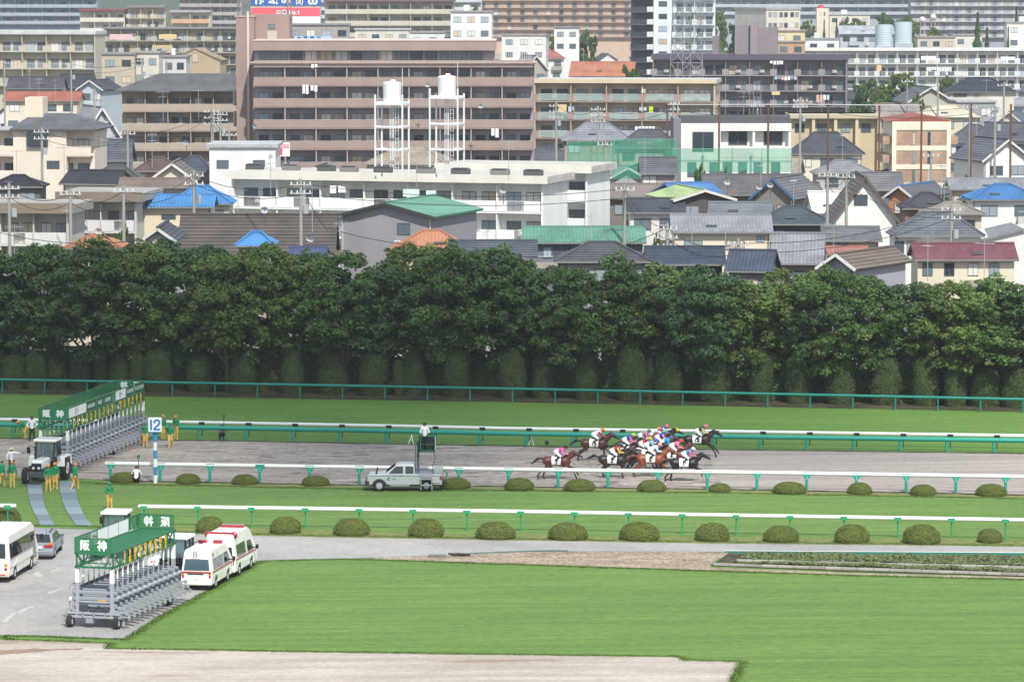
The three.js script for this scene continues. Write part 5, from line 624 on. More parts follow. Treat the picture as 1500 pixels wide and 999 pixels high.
runner(899, 701, 1, DARK, 2, { shirt: '#a8272c', sleeve: '#d6b84a' }, BK, 'dark bay horse trailing the pack with its dark tail streaming', 'jockey in red silks with yellow sleeves and black cap');
runner(1004, 706, 2, BLK, 1, { shirt: '#2f86bd', sleeve: '#e5659c' }, WH, 'black horse on the near side striding ahead of the pack', 'jockey in blue silks with pink sleeves on the black horse', { sock: true });
{ const t = thing('kicked_dirt'); t.userData = { kind: 'stuff', label: 'clods of dirt thrown up behind the horses', category: 'dirt' }; const m = new MG(); for (let i = 0; i < 420; i++) { const p = G(rr(780, 990), rr(674, 705)); const g = new THREE.TetrahedronGeometry(rr(0.015, 0.06), 0); g.translate(p.x, Math.pow(rnd(), 2) * 1.1 + 0.03, p.z); m.add(g); } m.build(t, 'clods', mat('#6e6459', 1)); }
// ---------------------------------------------------------------- the town: materials
const stain = tex(256, (u, v) => { const k = 0.93 + 0.09 * fbm(u, v, 6, 3, 4) + 0.04 * (fbm(u, v, 60, 60, 2) - 0.5); return [k, k, k * 0.995]; }, true, 9), grain = tex(256, (u, v) => { const k = 0.86 + 0.16 * fbm(u, v, 40, 40, 2) + 0.3 * (fbm(u, v, 4, 5, 4) - 0.5); return [k, k, k]; }, true, 5);
const wallM = (c) => mat(c, 0.9, { map: stain, tag: 'w' }), roofM = (c) => mat(c, 0.75, { map: grain, tag: 'r' });
const panes = ['#4a5862', '#5d6c76', '#6b7a82', '#38434b', '#93a0a6'].map((c) => new THREE.MeshPhysicalMaterial({ color: hx(c), roughness: 0.12, clearcoat: 0.5 })), curtainM = mat('#c9cbc6', 0.7), curtains = ['#d6d6d0', '#b9c2c6', '#cbbfa8', '#e2e2de', '#9fb0bd', '#b7a99c'].map((c) => mat(c, 0.6)), alu = mat('#5b5f62', 0.5), aluW = mat('#d7d9d8', 0.5), conc = wallM('#a9a69f');
const frameGeo = (() => { const m = new MG(); m.box(-0.5, 0.5, 0.46, 0.5, -0.04, 0.04); m.box(-0.5, 0.5, -0.5, -0.46, -0.04, 0.04); m.box(-0.5, -0.47, -0.5, 0.5, -0.04, 0.04); m.box(0.47, 0.5, -0.5, 0.5, -0.04, 0.04); m.box(-0.02, 0.02, -0.5, 0.5, -0.03, 0.03); return m.geo(); })(), paneGeo = new THREE.BoxGeometry(0.97, 0.95, 0.02);
function windowAt(g, x, y, w, h, z, fm = alu, pm, turn = 0) { const f = part(g, 'window', frameGeo, fm); f.position.set(x, y, z); f.scale.set(w, h, 1); f.rotation.y = turn; part(f, 'pane', paneGeo, pm || (rnd() < 0.28 ? pick(curtains) : pick(panes))); return f; }
function uvBox(x0, x1, y0, y1, z0, z1) { const w = x1 - x0, h = y1 - y0, d = z1 - z0, g = new THREE.BoxGeometry(w, h, d), uv = g.attributes.uv; const S = [[d, h], [d, h], [w, d], [w, d], [w, h], [w, h]]; for (let f = 0; f < 6; f++) for (let i = 0; i < 4; i++) uv.setXY(f * 4 + i, uv.getX(f * 4 + i) * S[f][0], uv.getY(f * 4 + i) * S[f][1]); g.translate((x0 + x1) / 2, (y0 + y1) / 2, (z0 + z1) / 2); return g; }
function wbox(g, name, m, x0, x1, y0, y1, z0, z1) { return part(g, name, uvBox(x0, x1, y0, y1, z0, z1), m); }

const acM = mat('#dcdcd6', 0.6), fanGeo = (() => { const m = new MG(); m.rbox(-0.4, 0.4, 0, 0.6, -0.15, 0.15, 0.03, 1); return m.geo(); })(), fanRing = (() => { const g = new THREE.TorusGeometry(0.2, 0.03, 5, 14); return flat(g); })();
function acUnit(t, x, y, z) { const a = part(t, 'air_conditioner', fanGeo, acM); a.position.set(x, y, z); const f = part(a, 'fan_grille', fanRing, alu); f.position.set(-0.1, 0.3, 0.16); }
// ---------------------------------------------------------------- houses
function slope(list, a, b, c, d, kind) {                                     // eave a -> b, ridge d -> c; pushes the covered slab
  const e = b.clone().sub(a), L = e.length(); e.normalize(); const up0 = d.clone().sub(a), n = e.clone().cross(up0).normalize(); if (n.y < 0) n.negate();
  const P = (q, h) => [q.x + n.x * h, q.y + n.y * h, q.z + n.z * h], pos = [], idx = [], uv = []; const quad = (p, q, r, s) => { const k = pos.length / 3; for (const t of [p, q, r, s]) { pos.push(...t); uv.push(t[0] + t[2] * 0.3, t[1] * 1.6); } idx.push(k, k + 1, k + 2, k, k + 2, k + 3); };
  quad(P(a, -0.12), P(b, -0.12), P(c, -0.12), P(d, -0.12)); quad(P(a, -0.12), P(b, -0.12), P(b, 0.02), P(a, 0.02)); quad(P(b, -0.12), P(c, -0.12), P(c, 0.02), P(b, 0.02)); quad(P(a, -0.12), P(d, -0.12), P(d, 0.02), P(a, 0.02));
  const run = d.clone().add(c).multiplyScalar(0.5).sub(a.clone().add(b).multiplyScalar(0.5)).length();
  if (kind === 'rib') {
    const uL = d.clone().sub(a).dot(e), uR = c.clone().sub(a).dot(e), N = Math.max(6, Math.min(110, Math.round(L / 0.16))), T = (u) => Math.min(1, uL > 0.01 ? u / uL : 1, uR < L - 0.01 ? (L - u) / (L - uR) : 1); const base = d.clone().sub(a).sub(e.clone().multiplyScalar(uL));
    const at = (u, t) => a.clone().add(e.clone().multiplyScalar(u)).add(base.clone().multiplyScalar(t));
    for (let i = 0; i < N; i++) { const u0 = L * i / N, u1 = L * (i + 1) / N, h0 = i % 2 ? 0.1 : 0.025, h1 = i % 2 ? 0.025 : 0.1; quad(P(at(u0, 0), h0), P(at(u1, 0), h1), P(at(u1, T(u1)), h1), P(at(u0, T(u0)), h0)); }
  } else {
    const N = kind === 'course' ? Math.max(3, Math.min(16, Math.round(run / 0.42))) : 1; for (let i = 0; i < N; i++) { const t0 = i / N, t1 = (i + 1) / N, p = a.clone().lerp(d, t0), q = b.clone().lerp(c, t0), r = b.clone().lerp(c, t1), s = a.clone().lerp(d, t1); quad(P(p, 0.075), P(q, 0.075), P(r, 0.02), P(s, 0.02)); quad(P(p, 0.02), P(q, 0.02), P(q, 0.075), P(p, 0.075)); }
  }
  let g = new THREE.BufferGeometry(); g.setAttribute('position', new THREE.Float32BufferAttribute(pos, 3)); g.setAttribute('uv', new THREE.Float32BufferAttribute(uv, 2)); g.setIndex(idx); g = g.toNonIndexed(); g.computeVertexNormals(); flat(g); list.push(g);
}
function house(kind, x0, x1, yr, ye, s, roofC, rk, wallC, label, o = {}) {
  const Z = F / s, cx = (x0 + x1) / 2, E = D(cx, ye, Z), W = (x1 - x0) / s, d = o.d || (kind === 'Z' ? 10 : Math.min(9, Math.max(6, W * 0.7))), ov = 0.5, H = E.y, dep = Math.tan(PITCH + Math.atan((ye - CY) / F)); const rise = Math.max(0.5, (ye - yr) / s - (kind === 'Z' ? 0 : d / 2 * dep));
  const t = thing(o.name || 'house', label, 'house', V(E.x, 0, -Z), o.yaw || 0, o.group), w = W / 2, rm = roofM(roofC), wm = wallM(wallC), L = [];
  const iw = w - (kind === 'Z' ? ov : 0.35), f = -ov, b = -d + ov;
  if (kind === 'H') wbox(t, 'wall', wm, -iw, iw, 0, H, b, f);
  else { const sh = new THREE.Shape(kind === 'Z' ? [new THREE.Vector2(-iw, 0), new THREE.Vector2(iw, 0), new THREE.Vector2(iw, H + rise * ov / w - 0.05), new THREE.Vector2(0, H + rise - 0.05), new THREE.Vector2(-iw, H + rise * ov / w - 0.05)] : [new THREE.Vector2(f, 0), new THREE.Vector2(f, H + rise * ov / (d / 2) - 0.05), new THREE.Vector2(-d / 2, H + rise - 0.05), new THREE.Vector2(b, H + rise * ov / (d / 2) - 0.05), new THREE.Vector2(b, 0)]); const g = new THREE.ExtrudeGeometry(sh, { depth: kind === 'Z' ? f - b : iw * 2, bevelEnabled: false }); if (kind === 'Z') g.translate(0, 0, b); else { g.rotateY(-Math.PI / 2); g.translate(iw, 0, 0); } if (kind !== 'Z') { g.computeVertexNormals(); } part(t, 'wall', g, wm); }
  const A = V(-w, H, 0), B = V(w, H, 0), C = V(w, H, -d), Dd = V(-w, H, -d);
  if (kind === 'X') { const r1 = V(-w, H + rise, -d / 2), r2 = V(w, H + rise, -d / 2); slope(L, A, B, r2, r1, rk); slope(L, C, Dd, r1, r2, 'flat'); }
  else if (kind === 'Z') { const r1 = V(0, H + rise, 0.1), r2 = V(0, H + rise, -d); slope(L, Dd, V(-w, H, 0.1), r1, r2, rk); slope(L, V(w, H, 0.1), C, r2, r1, rk); }
  else { const q = Math.min(d / 2, w * 0.8), r1 = V(-w + q, H + rise, -d / 2), r2 = V(w - q, H + rise, -d / 2); slope(L, A, B, r2, r1, rk); slope(L, C, Dd, r1, r2, 'flat'); slope(L, Dd, A, r1, r1.clone(), rk === 'rib' ? 'rib' : rk); slope(L, B, C, r2, r2.clone(), rk); }
  const roof = part(t, 'roof', mergeGeometries(L), rm); const cap = new MG();
  if (kind === 'X') cap.beam([-w, H + rise + 0.1, -d / 2], [w, H + rise + 0.1, -d / 2], 0.28, 0.16); else if (kind === 'Z') cap.beam([0, H + rise + 0.1, 0.1], [0, H + rise + 0.1, -d], 0.28, 0.16); else { const q = Math.min(d / 2, w * 0.8); cap.beam([-w + q, H + rise + 0.1, -d / 2], [w - q, H + rise + 0.1, -d / 2], 0.28, 0.16); for (const [sx, z] of [[-1, 0], [1, 0]]) cap.beam([sx * w, H + 0.1, z], [sx * (w - q), H + rise + 0.12, -d / 2], 0.2, 0.12); }
  if (!o.far) { cap.build(roof, 'ridge_cap', roofM(o.ridge || roofC)); if (kind === 'Z') { for (const sx of [-1, 1]) new MG().beam([sx * w, H - 0.05, 0.12], [0, H + rise - 0.02, 0.12], 0.06, 0.24).build(t, 'bargeboard', wallM(o.trim || '#d9d9d4')); } else new MG().beam([-w, H - 0.02, 0.05], [w, H - 0.02, 0.05], 0.1, 0.12).build(t, 'gutter', wallM(o.trim || '#8a8a88')); }
  const wins = o.win; if (wins) for (const [a, b2, c2, d2] of wins) { const P = D((a + b2) / 2, (c2 + d2) / 2, Z + ov), z = f + 0.03; windowAt(t, ((a + b2) / 2 - cx) / s, P.y, (b2 - a) / s, (d2 - c2) / s, z, o.wf || alu); }
  else { const n = o.far ? (W > 9 ? 2 : 1) : Math.max(1, Math.round(W / 3.2)); for (let fl = 0; fl < (o.far ? 1 : 2); fl++) for (let i = 0; i < n; i++) windowAt(t, lerp(-iw, iw, (i + 0.5) / n) + rr(-0.2, 0.2), H - 1.15 - fl * 2.7, Math.min(1.7, iw * 1.6 / n), 1.15, f + 0.03); }
  if (!o.far && W > 3.5) {                                                   // what clings to lived-in houses
    const z = f + 0.02; for (const sx of [-1, 1]) if (rnd() < 0.7) part(t, 'drain_pipe', new MG().bar([sx * (iw - 0.12), 0, z + 0.06], [sx * (iw - 0.12), H - 0.1, z + 0.06], 0.05, 0.05, 6).geo(), pick([alu, aluW, mat('#7a6a5e', 0.7)]));
    if (rnd() < 0.6) acUnit(t, rr(-iw * 0.7, iw * 0.7), H - 2.75, z + 0.2); if (rnd() < 0.45 && kind !== 'Z') { const bw = rr(1.8, 3), bx = rr(-iw + bw / 2 + 0.2, iw - bw / 2 - 0.2) || 0; wbox(t, 'balcony', wallM(pick(['#c9c7c0', '#d6d6d2', '#a9a39b', wallC])), bx - bw / 2, bx + bw / 2, H - 2.7, H - 1.75, z, z + 0.75); part(t, 'clothes_pole', new MG().bar([bx - bw / 2, H - 1.2, z + 0.6], [bx + bw / 2, H - 1.2, z + 0.6], 0.025).geo(), aluW); }
    if (rnd() < 0.3 && kind !== 'Z') { const m = new MG(), rx = rr(-w * 0.4, w * 0.4), q = 0.35, yy = H + rise * q; m.box(rx - 0.5, rx + 0.5, yy + 0.05, yy + 0.2, -d / 2 * q - 0.5, -d / 2 * q + 0.3); m.build(roof, 'skylight', pick([alu, panes[1]])); }
  }
  return t;
}
const SL = '#55585d', BS = '#5b5350', DK = '#3c3f45', BG = '#5d6874', BLU = '#4477ad', ORG = '#b27c60', GRN = '#62937f', KW = '#8d9095', KB = '#857c75', NV = '#454f5f', MR = '#80525a', RU = '#b2765c', CRM = '#e3d8c4', WHT = '#e6e7e4', BGE = '#cfc4b2', GRY = '#a3a2a6', PNK = '#b7a9a6';
house('X', 258, 492, 314, 374, 16.6, BS, 'course', GRY, 'long dark brown slate roof behind the trees, in front of the white balcony block', { d: 8 });
house('Z', 484, 642, 298, 317, 16.4, GRN, 'rib', '#98979d', 'grey walled house with low green gable roof and one boxed window', { yaw: -0.33, d: 13, trim: '#3b3f42', win: [[580, 600, 326, 343]] });
house('H', 570, 692, 338, 368, 17.0, ORG, 'rib', CRM, 'orange tiled hip roof just above the trees beside the grey house', {});
house('X', 655, 788, 353, 380, 17.3, '#5a626c', 'course', GRY, 'plain blue grey slate roof between orange hip and green ribbed roof', {});
house('X', 765, 948, 333, 356, 16.4, GRN, 'rib', '#6f747c', 'green ribbed metal roof over a row of dark sliding windows', { win: [[796, 808, 362, 378], [810, 822, 362, 378], [824, 838, 362, 378], [850, 866, 362, 376]] });
house('H', 812, 955, 355, 384, 17.4, SL, 'course', GRY, 'dark slate hip roof just above the trees below the green ribbed roof', {});
house('X', 945, 1065, 362, 388, 17.4, NV, 'course', '#3d4650', 'long navy slate roof above the trees beside the pole', {});
house('X', 1060, 1132, 367, 398, 17.7, '#454f60', 'rib', '#8a8d92', 'small navy tiled roof next to the grey pantile house', { yaw: -0.2 });
house('X', 983, 1134, 315, 341, 15.8, KW, 'rib', CRM, 'grey pantile roof with long veranda wall and small square window', { win: [[1003, 1030, 352, 364], [1064, 1092, 352, 366], [1109, 1121, 346, 354]] });
house('X', 1128, 1208, 342, 387, 16.7, KW, 'rib', '#8b7f74', 'tall grey pantile roof slope next to the red awning house', { yaw: -0.1 });
house('Z', 1214, 1322, 260, 330, 15.0, '#6d6662', 'course', '#eceee6', 'steep white gable house with brown shuttered window', { trim: '#6b5a50', win: [[1252, 1272, 285, 301]], wf: mat('#5a3f35', 0.7) });
house('H', 1307, 1444, 311, 346, 15.9, '#6b7077', 'course', WHT, 'large grey slate hip roof over white walls beside the maroon roof', { win: [[1312, 1326, 353, 371], [1330, 1344, 353, 371]] });
house('X', 1340, 1494, 357, 381, 17.0, MR, 'course', '#ddd5bf', 'maroon slate roof over cream wall with curtained windows', { win: [[1353, 1368, 385, 404], [1385, 1400, 385, 404], [1420, 1435, 385, 404], [1451, 1466, 385, 404]] });
house('H', 1422, 1530, 270, 293, 14.0, BLU, 'rib', WHT, 'bright blue tiled hip roof at the end of the grey pantile row', { d: 8 });
house('Z', 1192, 1258, 373, 394, 17.7, '#776b62', 'course', '#a5a6b0', 'lilac grey gable with white bargeboards at the tree tops', { yaw: -0.55, d: 11, trim: '#eeeeea' });
house('X', 1206, 1294, 333, 353, 16.2, '#77797c', 'course', '#c4bba6', 'weathered grey roofed house with brown window and red awning', { win: [[1216, 1244, 353, 363]] });
house('X', 1212, 1276, 363, 373, 16.5, '#a9766a', 'rib', '#6a5c55', 'low red metal awning roof below the weathered house', { d: 4 });
house('H', 1322, 1402, 283, 306, 14.5, '#47474d', 'rib', '#8b6a5a', 'charcoal tiled hip roof behind the grey slate house', {});
house('H', 1355, 1445, 297, 314, 15.0, '#9a948c', 'course', BGE, 'pale brown hip roof peeking above the grey slate house', {});
house('X', 918, 1006, 291, 312, 14.7, '#4b525c', 'course', '#d6d5cf', 'dark blue slate roof over white wall beside the concrete pole', {});
house('Z', 984, 1082, 279, 293, 14.6, '#9fb583', 'rib', '#55524f', 'pale green low gable roof among grey roofs', { yaw: 0.25 });
house('X', 1036, 1132, 297, 317, 15.0, '#7f858b', 'course', '#6b625c', 'light grey sheet roof under the two satellite dishes', { yaw: -0.1 });
house('H', 1106, 1224, 303, 329, 15.3, '#4f5a63', 'course', '#474c52', 'dark blue grey hip roof left of the steep white gable', {});
house('X', 884, 992, 270, 291, 13.7, KB, 'rib', '#7d756e', 'brown pantile roof with worn ridge right of the white block', {});
house('X', 988, 1066, 268, 285, 13.8, '#4f7db3', 'rib', '#8d8880', 'blue pantile roof sloping beside the brown pantile roof', { yaw: 0.45 });
house('X', 1030, 1180, 256, 286, 13.0, '#6a696d', 'course', '#7a7570', 'wide grey slate roof in front of the modern white office', {});
house('Z', 1096, 1168, 262, 292, 13.9, '#6f6f74', 'course', '#8b857e', 'grey gabled roof with blue edging among the slate roofs', { yaw: -0.4, trim: '#3f6a8f' });
house('X', 1190, 1244, 281, 313, 14.3, '#dfe2e2', 'flat', WHT, 'white sheet metal roof left of the steep white gable', { yaw: 0.1 });
house('X', 1250, 1326, 253, 279, 12.9, '#77767a', 'course', '#8f8a85', 'faded grey slate roof right behind the steep white gable', {});
house('Z', 1292, 1342, 273, 290, 13.7, '#56585f', 'rib', '#c08a63', 'orange walled gable with dark roof and blue ridge', { yaw: -0.5, ridge: '#4f7db3' });
house('X', 1392, 1515, 262, 278, 13.1, KW, 'rib', BGE, 'long grey pantile roof by the clipped green hedge', {});
house('X', 203, 313, 286, 304, 15.5, '#4a86bd', 'rib', '#d9ccb0', 'bright blue ribbed roof over beige wall with dark window', { win: [[235, 256, 314, 321]] });
house('H', 244, 340, 273, 299, 14.9, '#4a86bd', 'rib', BGE, 'blue hip roof joined behind the bright blue ribbed roof', {});
house('X', 82, 172, 250, 270, 14.0, DK, 'course', CRM, 'charcoal tiled roof with cream gable end', { yaw: -0.25 });
house('H', -20, 62, 257, 274, 13.9, '#36393f', 'course', '#6b6b6d', 'charcoal hip roof beside the cream curved balcony flats', {});
house('X', 170, 276, 262, 275, 14.3, '#85776f', 'course', '#b9b0a5', 'flat brown roof behind the blue ribbed roof', {});
house('Z', 214, 288, 240, 266, 13.6, '#77716b', 'course', '#ddd3bd', 'cream gable house with peeling trim among the brown roofs', {});
house('H', 284, 364, 237, 270, 13.5, '#75686a', 'course', '#b9aea8', 'purple brown hip roof below the low white hall', {});
house('H', 128, 206, 242, 262, 13.4, '#5d6064', 'course', '#8f8b86', 'worn grey hip roof right of the charcoal tiled roof', {});
house('H', 194, 264, 231, 251, 12.9, '#6b5a58', 'course', '#a89c92', 'reddish brown hip roof below the long brown flats', {});
house('H', 252, 312, 229, 252, 12.8, '#4f5866', 'course', '#c0bab0', 'blue black hip roof beside the cream gable', {});
house('X', 130, 192, 205, 236, 12.0, '#5a5f68', 'course', '#9aa0a6', 'steep dark slate roof left of the brown hip roofed flats', {});
house('H', 343, 402, 340, 361, 17.3, '#4a86bd', 'flat', '#b5b0a8', 'small blue hip roof touching the trees', {});
house('H', 92, 178, 345, 364, 17.1, ORG, 'rib', CRM, 'orange tiled hip roof at the tree tops below the concrete flats', {});
house('Z', 202, 258, 335, 354, 17.3, '#474d57', 'course', '#c9c5bb', 'small charcoal gable touching the trees below the blue roof', {});
house('X', 420, 478, 363, 377, 17.5, '#48547a', 'rib', '#7d8086', 'low navy ribbed roof at the tree tops', {});
house('Z', 120, 178, 158, 202, 11.6, KW, 'rib', '#b9bcc2', 'grey pantile gable seen left of the hip roofed brown flats', { yaw: 0.35 });
house('Z', 108, 152, 118, 132, 8.4, '#4d535d', 'course', '#bcc9d6', 'pale blue gable house between dark roofs', { yaw: -0.3 });
house('X', 2, 116, 135, 148, 8.7, '#b0705c', 'course', CRM, 'rust red roof over cream wall among television aerials', {});
house('X', 8, 92, 113, 130, 8.0, '#57545d', 'course', '#9ab0b0', 'plum grey roof below the school', {});
house('X', 84, 136, 109, 128, 7.9, '#3f434c', 'course', '#a9a9ac', 'black tiled roof beside the pale blue gable house', {});
house('H', 740, 786, 71, 83, 6.1, '#c98d62', 'course', WHT, 'orange roof far behind the terrace of the brown flats', {});
house('H', 784, 828, 74, 86, 6.2, '#b0716c', 'course', WHT, 'red roof next to the far orange roof', {});
house('X', 832, 928, 91, 112, 7.3, RU, 'rib', '#9a8f86', 'big rust tiled roof behind the sand coloured flats', { yaw: -0.15 });
house('Z', 766, 806, 82, 104, 7.0, '#7f8288', 'course', '#a9a49c', 'grey gable between the brown flats and rust tiled roof', { yaw: 0.3 });
house('H', 822, 928, 180, 206, 10.5, '#8f929c', 'course', '#a9a39a', 'pale grey hip roof in front of the sand coloured flats', {});
house('H', 902, 1002, 190, 217, 10.7, '#5a5d63', 'course', '#b0aaa0', 'dark grey hip roof inside the green net', {});
house('H', 1158, 1268, 194, 226, 11.0, '#4d525b', 'course', '#e2dcc8', 'charcoal hip roof right of the modern white office', {});
house('X', 937, 994, 231, 255, 12.7, '#66686e', 'course', '#b9aaab', 'grey roofed pinkish house with a dark shutter by the net', { win: [[942, 962, 257, 268]] });
house('H', 1388, 1490, 114, 135, 8.3, '#3b4250', 'course', '#d8d3c4', 'big navy hip roof house below the long white flats', { win: [[1398, 1418, 137, 142], [1428, 1436, 137, 142]] });
house('Z', 1328, 1402, 128, 150, 8.5, '#6d7278', 'course', '#b5b2a6', 'grey gable between green trees and the navy hip roof', { yaw: 0.2 });
house('H', 1392, 1470, 183, 208, 10.9, '#5c6068', 'course', '#d9dde2', 'slate hip roof over white wall right of the brick flats', {});
house('X', 1440, 1520, 180, 205, 11.2, '#5a5d66', 'course', '#cfd2d2', 'dark slate roof at the street lamp right of the brick flats', { yaw: -0.2 });
house('Z', 1436, 1520, 205, 236, 12.0, '#6a6e75', 'course', '#e6e6e2', 'white gable with grey roof behind brown net poles', { yaw: 0.3 });
house('H', 1340, 1440, 154, 172, 9.6, '#c9c3ad', 'flat', '#d6d0ba', 'pale cream roofed hall behind the brick flats', {});
house('X', 1285, 1350, 152, 172, 9.4, '#8f8984', 'flat', '#a9a199', 'flat grey roof with a dish behind the brick flats', {});

// ---------------------------------------------------------------- blocks of flats
const barGeo = (n) => { const m = new MG(); m.box(-0.5, 0.5, 0.97, 1.03, -0.03, 0.03); m.box(-0.5, 0.5, 0.05, 0.1, -0.02, 0.02); for (let i = 0; i <= n; i++) m.box(-0.5 + i / n - 0.006, -0.5 + i / n + 0.006, 0.05, 1, -0.015, 0.015); return m.geo(); }, bars = barGeo(14);
const frost = new THREE.MeshPhysicalMaterial({ color: hx('#a9bdb6'), roughness: 0.25, transparent: true, opacity: 0.55, side: THREE.DoubleSide });
// x0..x1: the front in the photograph, yt: its roof edge, s: picture units per metre at the left corner
function flats(o) {
  const Z = F / o.s, P = D(o.x0, o.yt, Z), yaw = o.yaw || 0, u1 = ray(o.x1, o.yt); const q = u1.x / -u1.z, w = (q * Z - P.x) / (Math.cos(yaw) - q * Math.sin(yaw)), H = P.y, fh = o.fh || 2.85, n = o.floors || Math.ceil(H / fh), dp = o.depth || 11, bd = o.bd ?? 1.4, t = thing(o.name || 'apartment_block', o.label, 'building', V(P.x, 0, -Z), yaw);
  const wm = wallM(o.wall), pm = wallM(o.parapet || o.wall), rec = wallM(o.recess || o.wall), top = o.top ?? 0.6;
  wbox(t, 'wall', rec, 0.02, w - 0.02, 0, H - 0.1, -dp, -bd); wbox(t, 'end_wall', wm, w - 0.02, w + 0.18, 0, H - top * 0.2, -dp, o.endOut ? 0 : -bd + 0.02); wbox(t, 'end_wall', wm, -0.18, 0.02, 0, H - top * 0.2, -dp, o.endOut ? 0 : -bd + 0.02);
  const ro = o.over ?? 0.25; wbox(t, 'roof_slab', roofM(o.roofC || '#b3b2ad'), -0.18 - ro, w + 0.18 + ro, H - top, H, -dp - ro, ro).name = 'roof_slab'; if (o.fascia) wbox(t, 'fascia', wallM(o.fascia), -0.2 - ro, w + 0.2 + ro, H - top - 0.02, H + 0.12, ro, ro + 0.06);
  if (o.cop) wbox(t, 'coping', wallM(o.cop), -0.3 - ro, w + 0.3 + ro, H, H + 0.1, -dp * 0.5, ro + 0.07);
  const bw = w / o.bays;
  for (let i = 0; i < n; i++) {
    const y = H - top - (i + 1) * fh + (o.first || 0); if (y < -1) break; const hid = o.vis && i >= o.vis; if (hid) break;
    if (bd > 0.1) wbox(t, 'floor_slab', pm, 0, w, y - 0.16, y, -bd, 0.02);
    for (let b = 0; b < o.bays; b++) {
      const a = b * bw, e = a + bw;
      if (bd > 0.1) {
        if (o.style === 'solid') { if (b === 0) { wbox(t, 'parapet', pm, 0, w, y, y + 1.05, -0.06, 0.06); if (o.cop) wbox(t, 'coping', wallM(o.cop), 0, w, y + 1.05, y + 1.1, -0.09, 0.09); } }
        else if (o.style === 'mix') { const solid = (k) => wbox(t, 'parapet', pm, a + bw * k[0], a + bw * k[1], y, y + 1.08, -0.05, 0.05); const list = (b + i) % 3 === 0 ? [[0.02, 0.24], [0.62, 0.98]] : (b + i) % 3 === 1 ? [[0.02, 0.4], [0.76, 0.98]] : [[0.02, 0.98]]; list.forEach(solid); if (list.length > 1) { const r = part(t, 'railing', bars, aluW); r.position.set(a + bw * (list[0][1] + list[1][0]) / 2, y, 0); r.scale.set(bw * (list[1][0] - list[0][1]), 1.05, 1); } }
        else if (o.style === 'glass') { const g = box(t, 'glass_parapet', frost, a + 0.5, e - 0.5, y + 0.1, y + 1.1, -0.01, 0.01); wbox(t, 'parapet', pm, a - 0.5, a + 0.48, y, y + 1.12, -0.06, 0.06); box(t, 'handrail', aluW, a + 0.5, e - 0.5, y + 1.1, y + 1.16, -0.03, 0.03); }
        else if (o.style === 'bars') { const r = part(t, 'railing', bars, o.barM || alu); r.position.set(a + bw * 0.5 + 0.4, y, 0); r.scale.set(bw - 1.2, 1.05, 1); wbox(t, 'parapet', pm, a - 0.6, a + 0.6, y, y + 1.15, -0.06, 0.05); }
        if (b > 0) wbox(t, 'divider', o.div ? wallM(o.div) : rec, a - 0.06, a + 0.06, y, y + fh - 0.16, -bd, -0.07);
      }
      const ww = Math.min(1.9, bw * 0.32), wh = bd > 0.1 ? 1.85 : 1.3, wy = y + (bd > 0.1 ? 0.95 : 1.5);
      for (const f of o.one ? [0.5] : [0.3, 0.74]) windowAt(t, a + bw * f, wy, ww, wh, -bd + 0.03, o.wf || alu);
      if (bd > 0.1 && (b * 7 + i * 3) % 4 < 2 && !o.noac) acUnit(t, a + bw * 0.52, y + 0.45, -bd + 0.45);
    }
  }
  if (o.endWin) for (let i = 0; i < Math.min(n, o.vis || 9); i++) for (const z of o.endWin) windowAt(t, w + 0.2, H - top - (i + 1) * fh + 1.5, 0.8, 1.1, -z, alu, null, Math.PI / 2);
  if (o.then) o.then(t, w, H, fh, dp); return t;
}
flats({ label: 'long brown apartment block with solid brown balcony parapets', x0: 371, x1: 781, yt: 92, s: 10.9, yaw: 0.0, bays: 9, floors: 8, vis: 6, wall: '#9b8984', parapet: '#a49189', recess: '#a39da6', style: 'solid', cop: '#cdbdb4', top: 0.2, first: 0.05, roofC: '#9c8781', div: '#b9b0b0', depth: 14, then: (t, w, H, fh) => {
  const W = w * 0.862; wbox(t, 'top_storey', wallM('#a39da6'), 0, W, H, H + 2.1, -14, -1.4); wbox(t, 'roof_parapet', wallM('#a49189'), -0.1, W + 0.2, H + 1.65, H + 2.95, -14, 0.12); wbox(t, 'coping', wallM('#d3c4ba'), -0.1, W + 0.25, H + 2.95, H + 3.05, -14.1, 0.2); wbox(t, 'parapet', wallM('#a49189'), 0, w, H - 0.6, H + 0.35, -0.06, 0.08); for (let i = 0; i < 15; i++) windowAt(t, 1.6 + i * (W - 2) / 15, H + 0.95, 1.7, 1.3, -1.36); const g = part(t, 'terrace_railing', bars, aluW); g.position.set(W + 2.8, H + 0.35, -1); g.scale.set(4.2, 1.2, 1); for (const x of [0.22, 0.45, 0.66, 0.88]) box(t, 'drain_pipe', mat('#cbbfb8', 0.6), w * x - 0.05, w * x + 0.05, H - 16, H + 1.6, -1.3, -1.2);
} });
